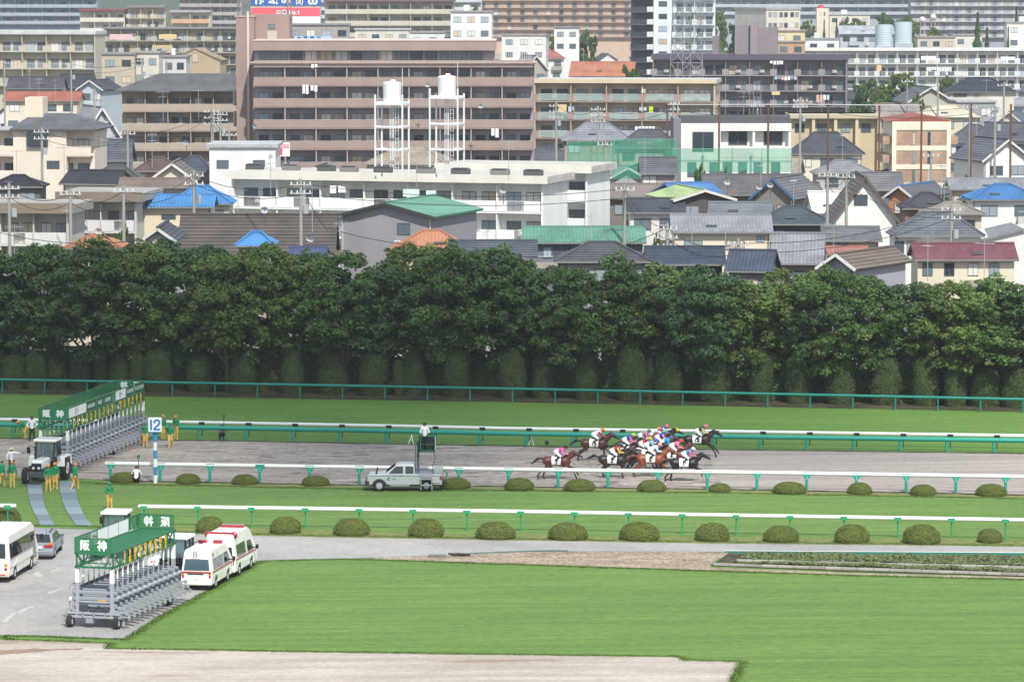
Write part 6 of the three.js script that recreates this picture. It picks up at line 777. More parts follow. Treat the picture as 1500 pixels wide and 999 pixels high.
{ // stair tower at its left end
  const Z = F / 10.8, a = D(344, 22, Z), b = D(370, 22, Z), t = thing('stair_tower', 'tall brown stair tower with pale strip and mobile phone aerials', 'building', V(a.x, 0, -Z)), w = b.x - a.x, H = a.y;
  wbox(t, 'shaft', wallM('#a08b85'), 0, w, 0, H - 0.3, -9, -1.2); box(t, 'pale_strip', mat('#d9c3b4', 0.8), w * 0.62, w * 0.74, 6, H + 0.5, -1.2, -1.05); wbox(t, 'lift_house', wallM('#9c8781'), w * 0.75, w + 4.6, H - 8, H + 0.0, -13, -5); wbox(t, 'coping', wallM('#b7a69c'), -0.15, w + 0.1, H - 0.3, H - 0.1, -9.1, -1.1); windowAt(t, w + 2.2, H - 1.6, 1.0, 0.6, -4.96); box(t, 'vent_panel', mat('#b9aea2', 0.8), w + 1.6, w + 2.9, H - 3.4, H - 2.2, -5, -4.94);
  for (let i = 0; i < 4; i++) box(t, 'bay_vent', wallM('#6c5c58'), -0.5, 0, 3 + i * 2.85 + 4, 5.0 + i * 2.85 + 4, -4, -2);
  for (const [x, z] of [[0.3, -2], [0.9, -2.5], [1.4, -2], [w + 4.4, -5.5], [w + 4.8, -6]]) { new MG().bar([x, H - 1, z], [x, H + 4, z], 0.07).rbox(x - 0.14, x + 0.14, H + 1.2, H + 3.6, z - 0.1, z + 0.12, 0.04).rbox(x - 0.12, x + 0.12, H - 0.6, H + 0.6, z, z + 0.25, 0.04).build(t, 'aerial', mat('#7d7672', 0.7)); }
}
flats({ label: 'four storey brown flats under a broad grey hip roof', x0: 178, x1: 345, yt: 133, s: 10.0, bays: 5, floors: 7, vis: 4, wall: '#a89c8e', parapet: '#b3a595', style: 'solid', top: 0.1, over: 0, depth: 12, then: (t, w, H) => { const L = []; const A = V(-1.2, H, 0.9), B = V(w + 1.2, H, 0.9), C = V(w + 1.2, H, -13), Dd = V(-1.2, H, -13), r1 = V(5, H + 2.4, -6), r2 = V(w - 1, H + 2.4, -6); slope(L, A, B, r2, r1, 'course'); slope(L, C, Dd, r1, r2, 'flat'); slope(L, Dd, A, r1, r1.clone(), 'course'); slope(L, B, C, r2, r2.clone(), 'course'); part(t, 'hip_roof', mergeGeometries(L), roofM('#6b6d6e')); } });
flats({ label: 'sand coloured flats with frosted glass balconies', x0: 784, x1: 1046, yt: 116, s: 9.4, yaw: -0.12, bays: 5, floors: 6, vis: 4, wall: '#c7b8a2', parapet: '#a7928a', style: 'glass', top: 0.55, roofC: '#c9cdd2', fascia: '#d9c9ac', depth: 12, endOut: true, endWin: [3, 6, 8.5] });
flats({ label: 'dark purple brown flats with black balcony bars', x0: 958, x1: 1240, yt: 80, s: 7.9, yaw: -0.1, bays: 8, floors: 8, vis: 5, wall: '#8d868c', parapet: '#9b959a', style: 'bars', barM: mat('#3b3a42', 0.6), top: 0.9, roofC: '#6c6672', fascia: '#5d5766', depth: 14, endOut: true, endWin: [3, 8, 11], then: (t, w, H) => { wbox(t, 'lift_house', wallM('#8f858c'), w * 0.42, w * 0.52, H, H + 5.4, -8, -4); wbox(t, 'lift_house', wallM('#958b92'), w * 0.5, w * 0.54, H, H + 6.0, -6, -3); wbox(t, 'lift_house', wallM('#8f858c'), w * 0.54, w * 0.64, H, H + 5.0, -9, -5); wbox(t, 'stair_house', wallM('#857b84'), w * 0.3, w * 0.335, H, H + 3.4, -7, -4); } });
flats({ label: 'long white four storey flats with laundry balconies behind the trees', x0: 1168, x1: 1580, yt: 71, s: 6.5, yaw: 0.0, bays: 14, floors: 6, vis: 5, wall: '#dfe0dc', parapet: '#d9dcda', style: 'bars', barM: aluW, top: 0.5, roofC: '#c9ccce', fascia: '#e6e6e2', depth: 12, noac: true });
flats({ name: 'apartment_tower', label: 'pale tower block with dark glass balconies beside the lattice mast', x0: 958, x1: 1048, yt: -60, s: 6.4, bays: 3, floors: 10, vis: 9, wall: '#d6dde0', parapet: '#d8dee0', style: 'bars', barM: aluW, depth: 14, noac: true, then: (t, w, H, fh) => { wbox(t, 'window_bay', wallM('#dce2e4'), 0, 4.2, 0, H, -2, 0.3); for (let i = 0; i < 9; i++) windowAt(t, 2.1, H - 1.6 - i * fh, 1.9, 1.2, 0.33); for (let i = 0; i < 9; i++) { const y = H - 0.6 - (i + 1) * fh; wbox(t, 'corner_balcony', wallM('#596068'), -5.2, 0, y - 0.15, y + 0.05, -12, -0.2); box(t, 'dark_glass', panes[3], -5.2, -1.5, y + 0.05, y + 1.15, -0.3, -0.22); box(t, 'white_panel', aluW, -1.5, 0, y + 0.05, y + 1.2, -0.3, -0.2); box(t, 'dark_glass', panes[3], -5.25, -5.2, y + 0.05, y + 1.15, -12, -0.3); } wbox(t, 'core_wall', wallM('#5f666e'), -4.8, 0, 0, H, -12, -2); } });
flats({ name: 'school_building', label: 'cream school building with long barred window bays', x0: -40, x1: 137, yt: 45, s: 7.3, yaw: -0.12, bays: 5, floors: 5, vis: 3, fh: 3.4, wall: '#c4bda9', parapet: '#c9c2af', style: 'bars', top: 0.7, roofC: '#d5d6d2', depth: 9, endOut: true, noac: true, barM: aluW });
flats({ label: 'yellowish flats with crowded laundry balconies behind the school', x0: 152, x1: 346, yt: 40, s: 6.0, bays: 8, floors: 6, vis: 4, wall: '#b5ab90', parapet: '#b9b3a2', style: 'bars', top: 0.4, roofC: '#8b8a88', depth: 10 });
flats({ name: 'apartment_block', label: 'cream flats with arched balcony openings behind the red hoarding', x0: 476, x1: 664, yt: 0, s: 6.0, bays: 6, floors: 6, vis: 3, wall: '#c4bfae', parapet: '#c9c4b4', style: 'solid', top: 0.4, roofC: '#7a5a60', depth: 10, noac: true });
flats({ name: 'apartment_block', label: 'far orange brown high rise with banded balconies', x0: 698, x1: 928, yt: -45, s: 3.75, bays: 12, floors: 9, vis: 9, wall: '#cfb5a0', parapet: '#c2a793', style: 'bars', barM: alu, depth: 14, noac: true, one: true });
flats({ name: 'apartment_block', label: 'far dark slab block with long striped balconies', x0: 1338, x1: 1600, yt: -40, s: 4.0, bays: 14, floors: 9, vis: 8, wall: '#a3a8ad', parapet: '#c2c5c6', style: 'bars', barM: aluW, depth: 14, noac: true, one: true });
flats({ name: 'apartment_block', label: 'far dark blue slab block at the top of the school', x0: -60, x1: 140, yt: -40, s: 4.2, bays: 10, floors: 8, vis: 6, wall: '#93a0ac', parapet: '#a5b0b9', style: 'solid', depth: 12, noac: true, one: true });
flats({ name: 'apartment_block', label: 'far grey brown block behind the stair tower aerials', x0: 262, x1: 352, yt: -30, s: 4.3, bays: 6, floors: 8, vis: 6, wall: '#a39b9c', parapet: '#b0a8a8', style: 'solid', depth: 12, noac: true, one: true });
flats({ name: 'apartment_block', label: 'far pale slab block behind the arched balcony flats', x0: 470, x1: 705, yt: -35, s: 4.1, bays: 12, floors: 8, vis: 5, wall: '#b9c0c4', parapet: '#c8cdd0', style: 'solid', depth: 12, noac: true, one: true });
flats({ name: 'apartment_block', label: 'far blue grey block behind the pale tower and mast', x0: 1044, x1: 1345, yt: -25, s: 3.8, bays: 14, floors: 7, vis: 4, wall: '#a7b1ba', parapet: '#b9c1c8', style: 'solid', depth: 12, noac: true, one: true });
flats({ name: 'apartment_block', label: 'small white three storey flats near the red domed tower', x0: 1124, x1: 1172, yt: 11, s: 5.4, bays: 3, floors: 4, vis: 3, wall: '#d6d0c2', bd: 0, depth: 16, yaw: 0.5, style: 'solid', noac: true });
flats({ name: 'apartment_block', label: 'white house with red brown roof above the school', x0: 116, x1: 180, yt: 13, s: 5.3, bays: 3, floors: 4, vis: 2, wall: '#d9d2c4', parapet: '#dcd6c8', style: 'solid', roofC: '#8a4a4c', depth: 10, noac: true });
flats({ name: 'apartment_block', label: 'cream flats with grey roof and plant balconies above yellowish flats', x0: 187, x1: 240, yt: 8, s: 5.3, bays: 3, floors: 4, vis: 3, wall: '#cfc4aa', parapet: '#cbbfa6', style: 'bars', roofC: '#8d8a84', depth: 10, noac: true });
flats({ name: 'apartment_block', label: 'white and tan house with stair head above yellowish flats', x0: 250, x1: 305, yt: 15, s: 5.3, bays: 2, floors: 4, vis: 2, wall: '#dad2c4', parapet: '#cfa98a', style: 'solid', depth: 10, noac: true });
flats({ name: 'apartment_block', label: 'low beige house with red flower boxes beside the dark hip roof', x0: 1288, x1: 1300, yt: 160, s: 9, bays: 1, floors: 3, vis: 2, wall: '#cdbf9f', style: 'solid', depth: 8 });
// the white block close behind the trees, in two staggered wings with tank towers
flats({ label: 'long white flats with white panelled balconies close behind the trees', x0: 341, x1: 793, yt: 251, s: 14.6, yaw: -0.3, bays: 7, floors: 5, vis: 3, fh: 2.85, wall: '#f0f2f0', parapet: '#f4f6f4', style: 'mix', top: 0.7, over: 0.6, roofC: '#cbc8be', fascia: '#e8e4d8', depth: 8.5, endOut: true });
flats({ label: 'rear white wing with two balconies joined to the long white flats', x0: 650, x1: 858, yt: 240, s: 14.3, yaw: -0.3, bays: 3, floors: 5, vis: 3, wall: '#f0f2f0', parapet: '#f4f6f4', style: 'mix', top: 0.7, over: 0.6, roofC: '#cbc8be', fascia: '#e8e4d8', depth: 8.5, endOut: true });
flats({ label: 'grey concrete two storey flats with deep roof edge behind the trees', x0: 96, x1: 196, yt: 282, s: 15.6, yaw: -0.1, bays: 2, floors: 4, vis: 2, wall: '#c3c3bb', parapet: '#d6d7d4', style: 'mix', top: 0.8, over: 0.7, roofC: '#a8a59d', fascia: '#85796b', depth: 9, endOut: true });
flats({ label: 'front concrete flats with brown roof edge and white balcony panel', x0: -50, x1: 96, yt: 298, s: 16.3, yaw: -0.1, bays: 3, floors: 4, vis: 2, wall: '#c6c6be', parapet: '#d8dad6', style: 'mix', top: 0.8, over: 0.7, roofC: '#a8a59d', fascia: '#8a7c6c', depth: 7, endOut: true });
flats({ label: 'cream flats with solid cream balconies and a boxed bay window', x0: -30, x1: 132, yt: 189, s: 12.6, bays: 3, floors: 5, vis: 3, wall: '#e4d8c8', parapet: '#e8dccd', style: 'solid', top: 0.15, over: 0.1, depth: 9, yaw: -0.08, then: (t, w, H) => { wbox(t, 'flush_wall', wallM('#e4d8c8'), w * 0.3, w * 0.78, 0, H - 0.1, -1.4, 0.2); new MG().rbox(w * 0.43, w * 0.62, H - 2.0, H - 0.3, 0.2, 0.75, 0.15).build(t, 'bay_window', panes[3]); windowAt(t, w * 0.66, H - 4.1, 1.5, 0.95, 0.22); const L = []; const A = V(w * 0.28, H, 0.9), B = V(w + 0.9, H, 0.9), C = V(w + 0.9, H, -10), Dd = V(w * 0.28, H, -10), r1 = V(w * 0.42, H + 1.7, -4.5), r2 = V(w - 3, H + 1.7, -4.5); slope(L, A, B, r2, r1, 'course'); slope(L, C, Dd, r1, r2, 'flat'); slope(L, Dd, A, r1, r1.clone(), 'course'); slope(L, B, C, r2, r2.clone(), 'course'); part(t, 'hip_roof', mergeGeometries(L), roofM('#6f7175')); wbox(t, 'roof_room', wallM('#e6d6bf'), w * 0.36, w * 0.52, H + 1, H + 3.6, -6, -3); } });
{ // modern office
  const Z = F / 12.0, a = D(998, 181, Z), b = D(1160, 181, Z), t = thing('office_building', 'modern white office with recessed terraces and big square window', 'building', V(a.x, 0, -Z)), w = b.x - a.x, H = a.y, wm = wallM('#e4e5e0');
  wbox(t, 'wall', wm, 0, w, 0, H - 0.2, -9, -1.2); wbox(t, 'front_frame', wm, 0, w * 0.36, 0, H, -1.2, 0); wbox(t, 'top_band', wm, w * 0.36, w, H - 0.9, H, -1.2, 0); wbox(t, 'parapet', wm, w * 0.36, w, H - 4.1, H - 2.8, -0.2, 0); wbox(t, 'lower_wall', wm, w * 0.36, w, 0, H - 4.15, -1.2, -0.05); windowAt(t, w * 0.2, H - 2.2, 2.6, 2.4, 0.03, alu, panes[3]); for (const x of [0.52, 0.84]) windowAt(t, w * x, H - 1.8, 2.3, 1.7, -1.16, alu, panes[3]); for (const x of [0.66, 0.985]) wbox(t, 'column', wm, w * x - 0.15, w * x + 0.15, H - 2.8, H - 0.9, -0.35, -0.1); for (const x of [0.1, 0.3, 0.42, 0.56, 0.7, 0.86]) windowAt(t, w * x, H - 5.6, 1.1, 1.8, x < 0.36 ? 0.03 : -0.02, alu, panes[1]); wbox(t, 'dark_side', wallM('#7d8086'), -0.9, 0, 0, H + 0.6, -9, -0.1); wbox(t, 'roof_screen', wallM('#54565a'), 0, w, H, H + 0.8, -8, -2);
}
{ // brick flats
  const Z = F / 11.6, a = D(1308, 178, Z), b = D(1394, 178, Z), t = thing('brick_flats', 'cream framed flats with three tan brick panels', 'building', V(a.x, 0, -Z)), w = b.x - a.x, H = a.y, fr = wallM('#ece2cd'), br = mat('#b89c86', 0.95, { map: grain, tag: 'b' });
  wbox(t, 'wall', fr, 0, w, 0, H, -12, -0.2); for (const x of [[0, 0.07], [0.93, 1]]) wbox(t, 'pier', fr, w * x[0], w * x[1], 0, H, -0.2, 0.05); for (let i = 0; i < 4; i++) { const y = H - 1 - i * 2.35; wbox(t, 'band', fr, w * 0.07, w * 0.93, y + (i ? -0.32 : -0.05), y + (i ? 0.3 : 1), -0.2, 0.03); wbox(t, 'brick_panel', br, w * 0.07, w * 0.93, y - 2.05, y - 0.32, -0.2, -0.05); for (const x of [0.37, 0.63]) windowAt(t, w * x, y - 1.15, 0.35, 1.7, -0.03); for (const sx of [-1, 1]) wbox(t, 'side_balcony', br, sx < 0 ? -1.1 : w, sx < 0 ? 0 : w + 1.0, y - 1.9, y - 0.9, -10, -0.8); }
  const r = new THREE.Shape([[-0.6, 0], [w + 0.6, 0], [w / 2, 0.8]].map((p) => new THREE.Vector2(...p))); const g = new THREE.ExtrudeGeometry(r, { depth: 12.5, bevelEnabled: false }); g.translate(0, H, -12.5); part(t, 'roof', g, roofM('#9a5a48'));
}
{ const Z = F / 13.6, a = D(306, 216, Z), b = D(403, 216, Z), t = thing('white_hall', 'low white hall with flat roof below the stair tower', 'building', V(a.x, 0, -Z)), w = b.x - a.x, H = a.y; wbox(t, 'wall', wallM('#e3e5e3'), 0, w, 0, H, -9, 0); wbox(t, 'roof_slab', roofM('#b9bfc1'), -0.3, w + 0.3, H, H + 0.35, -9.3, 0.3); for (const x of [0.2, 0.75]) windowAt(t, w * x, H - 1.8, 1.3, 0.9, 0.03); }
{ // modern beige flats and curved hall at the right edge
  const Z = F / 10.9, a = D(1160, 168, Z), b = D(1290, 168, Z), t = thing('beige_flats', 'low beige flats with planted roof edge behind the charcoal hip roof', 'building', V(a.x, 0, -Z)), w = b.x - a.x, H = a.y; wbox(t, 'wall', wallM('#cbbb9c'), 0, w, 0, H, -9, -1); wbox(t, 'roof_slab', wallM('#c2b79d'), -0.2, w + 0.2, H - 0.5, H, -9, 0.2); for (const x of [0.1, 0.35, 0.62, 0.85]) { windowAt(t, w * x, H - 1.8, 1.3, 1.2, -0.96); } for (const x of [0.25, 0.5, 0.74, 0.99]) wbox(t, 'pier', wallM('#d2c4a6'), w * x - 0.2, w * x + 0.2, 0, H - 0.5, -1, 0);
  const c = thing('curved_hall', 'white hall with shallow curved grey roof at the edge of town', 'building', D(1415, 352, F / 15.8).setY(0)), g = new THREE.CylinderGeometry(14, 14, 12, 24, 1, false, Math.PI / 2 - 0.55, 1.1); g.rotateX(Math.PI / 2); g.rotateZ(0); const Hc = D(1480, 338, F / 15.8).y; const sh = new THREE.Shape(); sh.moveTo(-3, 0); sh.lineTo(14, 0); sh.lineTo(14, Hc); sh.quadraticCurveTo(4, Hc + 0.6, -3, Hc - 2); const e = new THREE.ExtrudeGeometry(sh, { depth: 10, bevelEnabled: false }); e.translate(0, 0, -10); part(c, 'wall', e, wallM('#dedfdb')); const L = []; slope(L, V(-3.5, Hc - 2.0, 0.3), V(5.5, Hc + 0.12, 0.3), V(5.5, Hc + 0.12, -10), V(-3.5, Hc - 2.0, -10), 'flat'); part(c, 'roof', mergeGeometries(L), roofM('#85878a'));
}
// ---------------------------------------------------------------- packed houses farther back
{
  const roofs = [['charcoal', '#43464c'], ['slate grey', '#5f6368'], ['blue grey', '#5f6b78'], ['brown', '#6f625b'], ['pale grey', '#8f9296'], ['rust', '#9c5f48'], ['black', '#34373c'], ['faded blue', '#476a94'], ['beige', '#a79c8c']], walls = [['white', '#dfe0dc'], ['cream', '#d9cfba'], ['grey', '#b5b5b3'], ['tan', '#bfae96'], ['bluish', '#b9c3ca']];
  const rows = [[13.9, 'wedged among the nearest roofs'], [11.3, 'below the modern office and net poles'], [13.2, 'behind the roofs nearest the racecourse'], [12, 'in front of the long brown flats'], [9.9, 'below the sand coloured flats'], [8.8, 'below the dark purple flats'], [7.4, 'between school and pale tower'], [6.7, 'beyond the rust tiled roof'], [5.8, 'among the far flats'], [5.0, 'in the far town'], [4.4, 'in the far town below the slab blocks']];
  for (const [s, where] of rows) for (let x = -40 + rr(0, 30); x < 1560;) {
    const w = rr(7, 13) * s, [rn, rc] = pick(roofs), [wn, wc] = pick(walls), k = pick(['X', 'X', 'H', 'Z', 'H']), ss = s * rr(0.96, 1.04), gy = -30 + EYE * ss, ye = gy - rr(5.2, 8.2) * ss, yr = ye - rr(1.5, 2.6) * ss;
    house(k, x, x + (k === 'Z' ? w * 0.8 : w), yr, ye, ss, rc, s > 8 ? 'course' : 'flat', wc, rn + (k === 'H' ? ' hip' : k === 'Z' ? ' gable' : ' ridged') + ' roof over ' + wn + ' wall ' + where, { far: s < 8.5, yaw: rr(-0.4, 0.3), group: 'houses packed in the town' }); x += w * rr(1.0, 1.45);
  }
}
// low blocks that fill the far streets
[[660, 720, 18, 7.0, '#e6e8e8', 'white plant house with square openings on the rooftops'], [735, 800, 52, 6.3, '#e3e4e0', 'long low white shed behind the brown flats terrace'], [812, 848, 41, 6.0, '#e9eae8', 'plain white cube house below the orange high rise'], [420, 512, 37, 7.6, '#a39c98', 'brown grey house behind the bank sign'], [520, 600, 44, 6.8, '#d5d3c8', 'low cream hall behind the brown flats'], [600, 668, 48, 6.9, '#e4e6e6', 'low white hall behind the brown flats'], [1216, 1275, 22, 4.9, '#ddd5c2', 'cream nursery building with red canopy among trees'], [1345, 1400, 55, 6.0, '#cfc6b9', 'tan flat roofed house below the slab block'], [1398, 1440, 52, 5.9, '#d9d6cc', 'pale house between the conifers'], [1476, 1540, 34, 6.4, '#e3dfd4', 'white walled house with brown roof beside the conifers'], [1108, 1180, 46, 6.6, '#d9cda4', 'cream low building with brown roof below white three storey flats'], [1096, 1180, 62, 6.8, '#bd9a80', 'orange brown low building behind the dark flats'], [1180, 1230, 58, 6.4, '#d5d9dc', 'pale shed with grey roof among the far trees'], [195, 232, 78, 8.2, '#d5d2c6', 'white plastered shed below the yellowish flats'], [148, 196, 80, 8.3, '#bdb3a0', 'round roofed tan shed below the yellowish flats'], [238, 272, 84, 8.4, '#cfcfcb', 'white flat roofed shed beside the tan roof room'], [1404, 1460, 150, 9.4, '#9aa0a6', 'grey sided house behind the brick flats']].forEach(([x0, x1, yt, s, c, label], i) => {
  const Z = F / s, a = D(x0, yt, Z), b = D(x1, yt, Z), t = thing('low_building', label, 'building', V(a.x, 0, -Z), rr(-0.08, 0.08)), w = b.x - a.x, H = a.y, n = Math.max(2, Math.round(w / 3.2)); wbox(t, 'wall', wallM(c), 0, w, 0, H, -8, 0); wbox(t, 'roof_slab', roofM(pick(['#b9bcbc', '#8d8f92', '#a79f96'])), -0.25, w + 0.25, H, H + 0.3, -8.2, 0.25); for (let k = 0; k < n; k++) for (let f = 0; f < 2; f++) windowAt(t, w * (k + 0.5) / n, H - 1.5 - f * 2.9, Math.min(1.6, w / n * 0.6), 1.2, 0.03); if (i % 3 === 0) new MG().rbox(w * 0.3, w * 0.45, H + 0.3, H + 1.5, -5, -3, 0.05).build(t, 'roof_tank', aluW);
});
{ const Z = F / 7.7, p = D(249, 73, Z), t = thing('roof_room', 'tan gabled roof room with arched opening above the hip roof', 'building', V(p.x, 0, -Z), -0.1), w = 9.5, H = D(249, 88, Z).y; const sh = new THREE.Shape([[0, 0], [w, 0], [w, H], [w / 2, H + 2.2], [0, H]].map((q) => new THREE.Vector2(...q))); const g = new THREE.ExtrudeGeometry(sh, { depth: 7, bevelEnabled: false }); g.translate(0, 0, -7); part(t, 'wall', g, wallM('#b8a58a')); windowAt(t, w / 2, H + 0.5, 1.0, 1.8, 0.03); box(t, 'door', mat('#d9dcdc', 0.7), 1.2, 2.6, H - 3.5, H - 0.6, 0, 0.05); const L = []; slope(L, V(-0.3, H - 0.05, -7), V(-0.3, H - 0.05, 0.2), V(w / 2, H + 2.3, 0.2), V(w / 2, H + 2.3, -7), 'flat'); slope(L, V(w + 0.3, H - 0.05, 0.2), V(w + 0.3, H - 0.05, -7), V(w / 2, H + 2.3, -7), V(w / 2, H + 2.3, 0.2), 'flat'); part(t, 'roof', mergeGeometries(L), roofM('#a08c74')); }
{ const Z = F / 5.2, p = D(1197, 12, Z), t = thing('domed_tower', 'cream square tower with a red dome among far trees', 'tower', V(p.x, 0, -Z)); wbox(t, 'wall', wallM('#e2d8c4'), 0, 3.4, 0, p.y, -3.4, 0); const g = new THREE.SphereGeometry(1.0, 14, 8, 0, 6.3, 0, 1.6); g.translate(1.3, p.y, -1.5); part(t, 'dome', g, mat('#c03a44', 0.5)); windowAt(t, 1.1, p.y - 1.6, 0.4, 1, 0.03); windowAt(t, 2.2, p.y - 1.6, 0.4, 1, 0.03); }
for (const [x, y, s, lab] of [[1352, 29, 5.6, 'pinkish ball water tank on a short stand'], [1368, 25, 5.5, 'pinkish ball water tank on the taller stand']]) { const Z = F / s, p = D(x, y, Z), t = thing('ball_tank', lab, 'tank', V(p.x, 0, -Z)); const g = new THREE.SphereGeometry(0.85, 16, 12); g.translate(0, p.y, 0); part(t, 'ball', g, mat('#e5d3cc', 0.5)); const m = new MG(); for (const [a, b] of [[-0.5, -0.5], [0.5, -0.5], [0.5, 0.5], [-0.5, 0.5]]) m.bar([a, 0, b], [a, p.y - 0.5, b], 0.06); m.build(t, 'stand', mat('#c9b0a4', 0.6)); }
for (const [x0, x1, y, lab] of [[1283, 1308, 36, 'shorter pale blue meshed rooftop tank'], [1311, 1337, 32, 'taller pale blue meshed rooftop tank']]) { const Z = F / 6.15, a = D(x0, y, Z), b = D(x1, y, Z), t = thing('rooftop_tank', lab, 'tank', V((a.x + b.x) / 2, 0, -Z)), r = (b.x - a.x) / 2; const g = new THREE.CylinderGeometry(r, r, 5, 20); g.translate(0, a.y - 2.5, 0); part(t, 'cylinder', g, mat('#c6d8dc', 0.6)); const m = new MG(); for (let i = 0; i < 9; i++) { const tg = new THREE.TorusGeometry(r + 0.02, 0.03, 4, 20); tg.rotateX(Math.PI / 2); tg.translate(0, a.y - 0.2 - i * 0.55, 0); m.add(tg); } m.build(t, 'hoops', mat('#8fa8b0', 0.6)); wbox(t, 'plinth', wallM('#b5bcc2'), -r, r, 0, a.y - 5, -r, r); }
house('X', 1230, 1312, 38, 50, 6.1, '#a9afb5', 'flat', '#b9c0c6', 'pale grey roof house beside the pale blue meshed tanks', {});
// ---------------------------------------------------------------- hoardings
{ const Z = F / 6.9;
  const board = (name, label, x0, x1, y0, y1, c, then, ZZ = Z) => { const a = D(x0, y0, ZZ), b = D(x1, y1, ZZ), t = thing(name, label, 'sign', V(a.x, 0, -ZZ)), w = b.x - a.x; box(t, 'panel', mat(c, 0.6), 0, w, b.y, a.y, -0.3, 0); for (const x of [0.1, 0.5, 0.9]) new MG().bar([w * x, 0, -0.5], [w * x, b.y + 0.3, -0.5], 0.15).build(t, 'support', alu); then(t, w, b.y, a.y); return t; };
  board('blue_hoarding', 'blue hoarding with large white characters at the top', 367, 470, -12, 8, '#2f5fb0', (t, w, lo, hi) => { ['saku', 'sen', 'no', 'ao', 'yama'].forEach((c, i) => { const g = part(t, 'character', lettering([c], 2.1, 0, 0.4, 0.06), white); g.position.set(0.7 + i * 2.85, lo + 0.25, 0.04); }); }, Z + 4);
  board('red_hoarding', 'red and white hoarding reading No.1 above the brown flats', 367, 469, 10, 36, '#eef0f0', (t, w, lo, hi) => { box(t, 'red_band', mat('#e2606c', 0.6), 0.05, w - 0.05, hi - 1.95, hi - 0.1, 0, 0.06); const g = part(t, 'characters', lettering(['sei', 'kai'], 1.1, 0.1, 0.22, 0.05), white); g.position.set(5.3, hi - 1.75, 0.1); const p = textPlate(t, 'number_print', 2.9, 1.15, '#e2606c', (x, W, H) => { x.fillStyle = '#ffffff'; x.font = 'bold ' + H * 0.92 + 'px sans-serif'; x.textAlign = 'center'; x.textBaseline = 'middle'; x.fillText('No.1', W / 2, H / 2, W); }, 256); p.position.set(9.2, hi - 1.2, 0.08); box(t, 'blue_picture', mat('#4f86bb', 0.7), 5.8, 8.8, hi - 2.9, hi - 2.2, 0, 0.05); });
  board('bank_sign', 'pale blue sign with dark blue characters on the roof behind brown flats', 409, 486, 53, 64, '#a9cbe0', (t, w, lo, hi) => { ['kon', 'ki', 'dai', 'han', 'gin', 'kou'].forEach((c, i) => { const g = part(t, 'character', lettering([c], 0.72, 0, 0.13, 0.04), mat('#2570a8', 0.6)); g.position.set(0.7 + i * 1.12, lo + 0.55, 0.04); }); }, F / 8.6);
  board('red_white_sign', 'small white sign with red marks below the brown flats', 400, 424, 209, 229, '#f0eeea', (t, w, lo, hi) => { box(t, 'red_block', mat('#dd4650', 0.6), 0.05, w * 0.55, lo + 0.2, lo + 0.9, 0, 0.05); box(t, 'pink_band', mat('#eba9ad', 0.6), 0.05, w - 0.05, hi - 0.55, hi - 0.1, 0, 0.05); }, F / 13.2);
}
// ---------------------------------------------------------------- tanks on towers on the white flats
const steelW = mat('#e6e8e8', 0.5);
for (const [xa, xb, yt, yp, lab] of [[553, 595, 126, 152, 'white tank tower standing closer to the stair tower'], [633, 676, 119, 143, 'white tank tower standing closer to the rear wing']]) {
  const s = 15.3, Z = F / s, a = D(xa, yp, Z), b = D(xb, yp, Z), y0 = D(xa, 246, Z).y, t = thing('tank_tower', lab, 'tank tower', V((a.x + b.x) / 2, 0, -Z), -0.3, 'white tank towers on the flats'), w = (b.x - a.x) / 2, H = a.y;
  for (const [x, z] of [[-w, -w * 0.7], [w, -w * 0.7], [-w, w * 0.7], [w, w * 0.7]]) box(t, 'leg', steelW, x - 0.07, x + 0.07, y0 - 1, H + (z > 0 ? 0.9 : 0.4), z - 0.07, z + 0.07);
  for (let i = 0; i < 3; i++) { const y = lerp(y0 + 1.8, H, i / 2), m = new MG(); for (const z of [-w * 0.7, w * 0.7]) m.box(-w, w, y - 0.09, y + 0.09, z - 0.06, z + 0.06); for (const x of [-w, w]) m.box(x - 0.06, x + 0.06, y - 0.09, y + 0.09, -w * 0.7, w * 0.7); if (i === 2) m.box(-w, w, y + 0.1, y + 0.2, -w * 0.7, w * 0.7); m.build(t, 'ring_beam', steelW); }
  const g = new THREE.CylinderGeometry(0.9, 0.84, 1.75, 22); g.translate(0, H + 1.08, 0); const k = part(t, 'tank', g, mat('#eceeea', 0.5)); const d = new THREE.SphereGeometry(0.9, 18, 6, 0, 6.3, 0, 1.57); d.scale(1, 0.22, 1); d.translate(0, H + 1.95, 0); part(k, 'lid', d, steelW); const h = new THREE.CylinderGeometry(0.22, 0.26, 0.22, 12); h.translate(0.1, H + 2.2, 0); part(k, 'hatch', h, steelW);
  for (const x of [-0.2, 0, 0.16]) new MG().bar([x, y0 - 1, 0], [x, H + 0.2, 0], 0.045).build(t, 'pipe', steelW); const l = new MG(); for (const x of [0.45, 0.75]) l.bar([x, y0 - 1, 0.3], [x, H, 0.3], 0.025); for (let y = y0; y < H; y += 0.4) l.bar([0.45, y, 0.3], [0.75, y, 0.3], 0.02); l.build(t, 'ladder', steelW); new MG().bar([w, H - 1, w * 0.7], [w, H + 3.4, w * 0.7], 0.03).build(t, 'lightning_rod', steelW);
}
for (let i = 0; i < 9; i++) { const x = 372 + i * 50 + rr(-12, 12), p = D(x, 246 + i * 1.1, F / (14.9 + i * 0.12)), t = thing('roof_vent', 'low grey duct box on the roof of the long white flats', 'vent', p, -0.3, 'duct boxes on the white flats'); new MG().rbox(-0.9, 0.9, -0.15, 0.38, -0.3, 0.3, 0.04).build(t, 'duct', mat(i % 2 ? '#8b8983' : '#5f5f5d', 0.8)); new MG().box(-0.7, 0.7, 0.38, 0.44, -0.36, 0.36).build(t, 'lid', alu); }
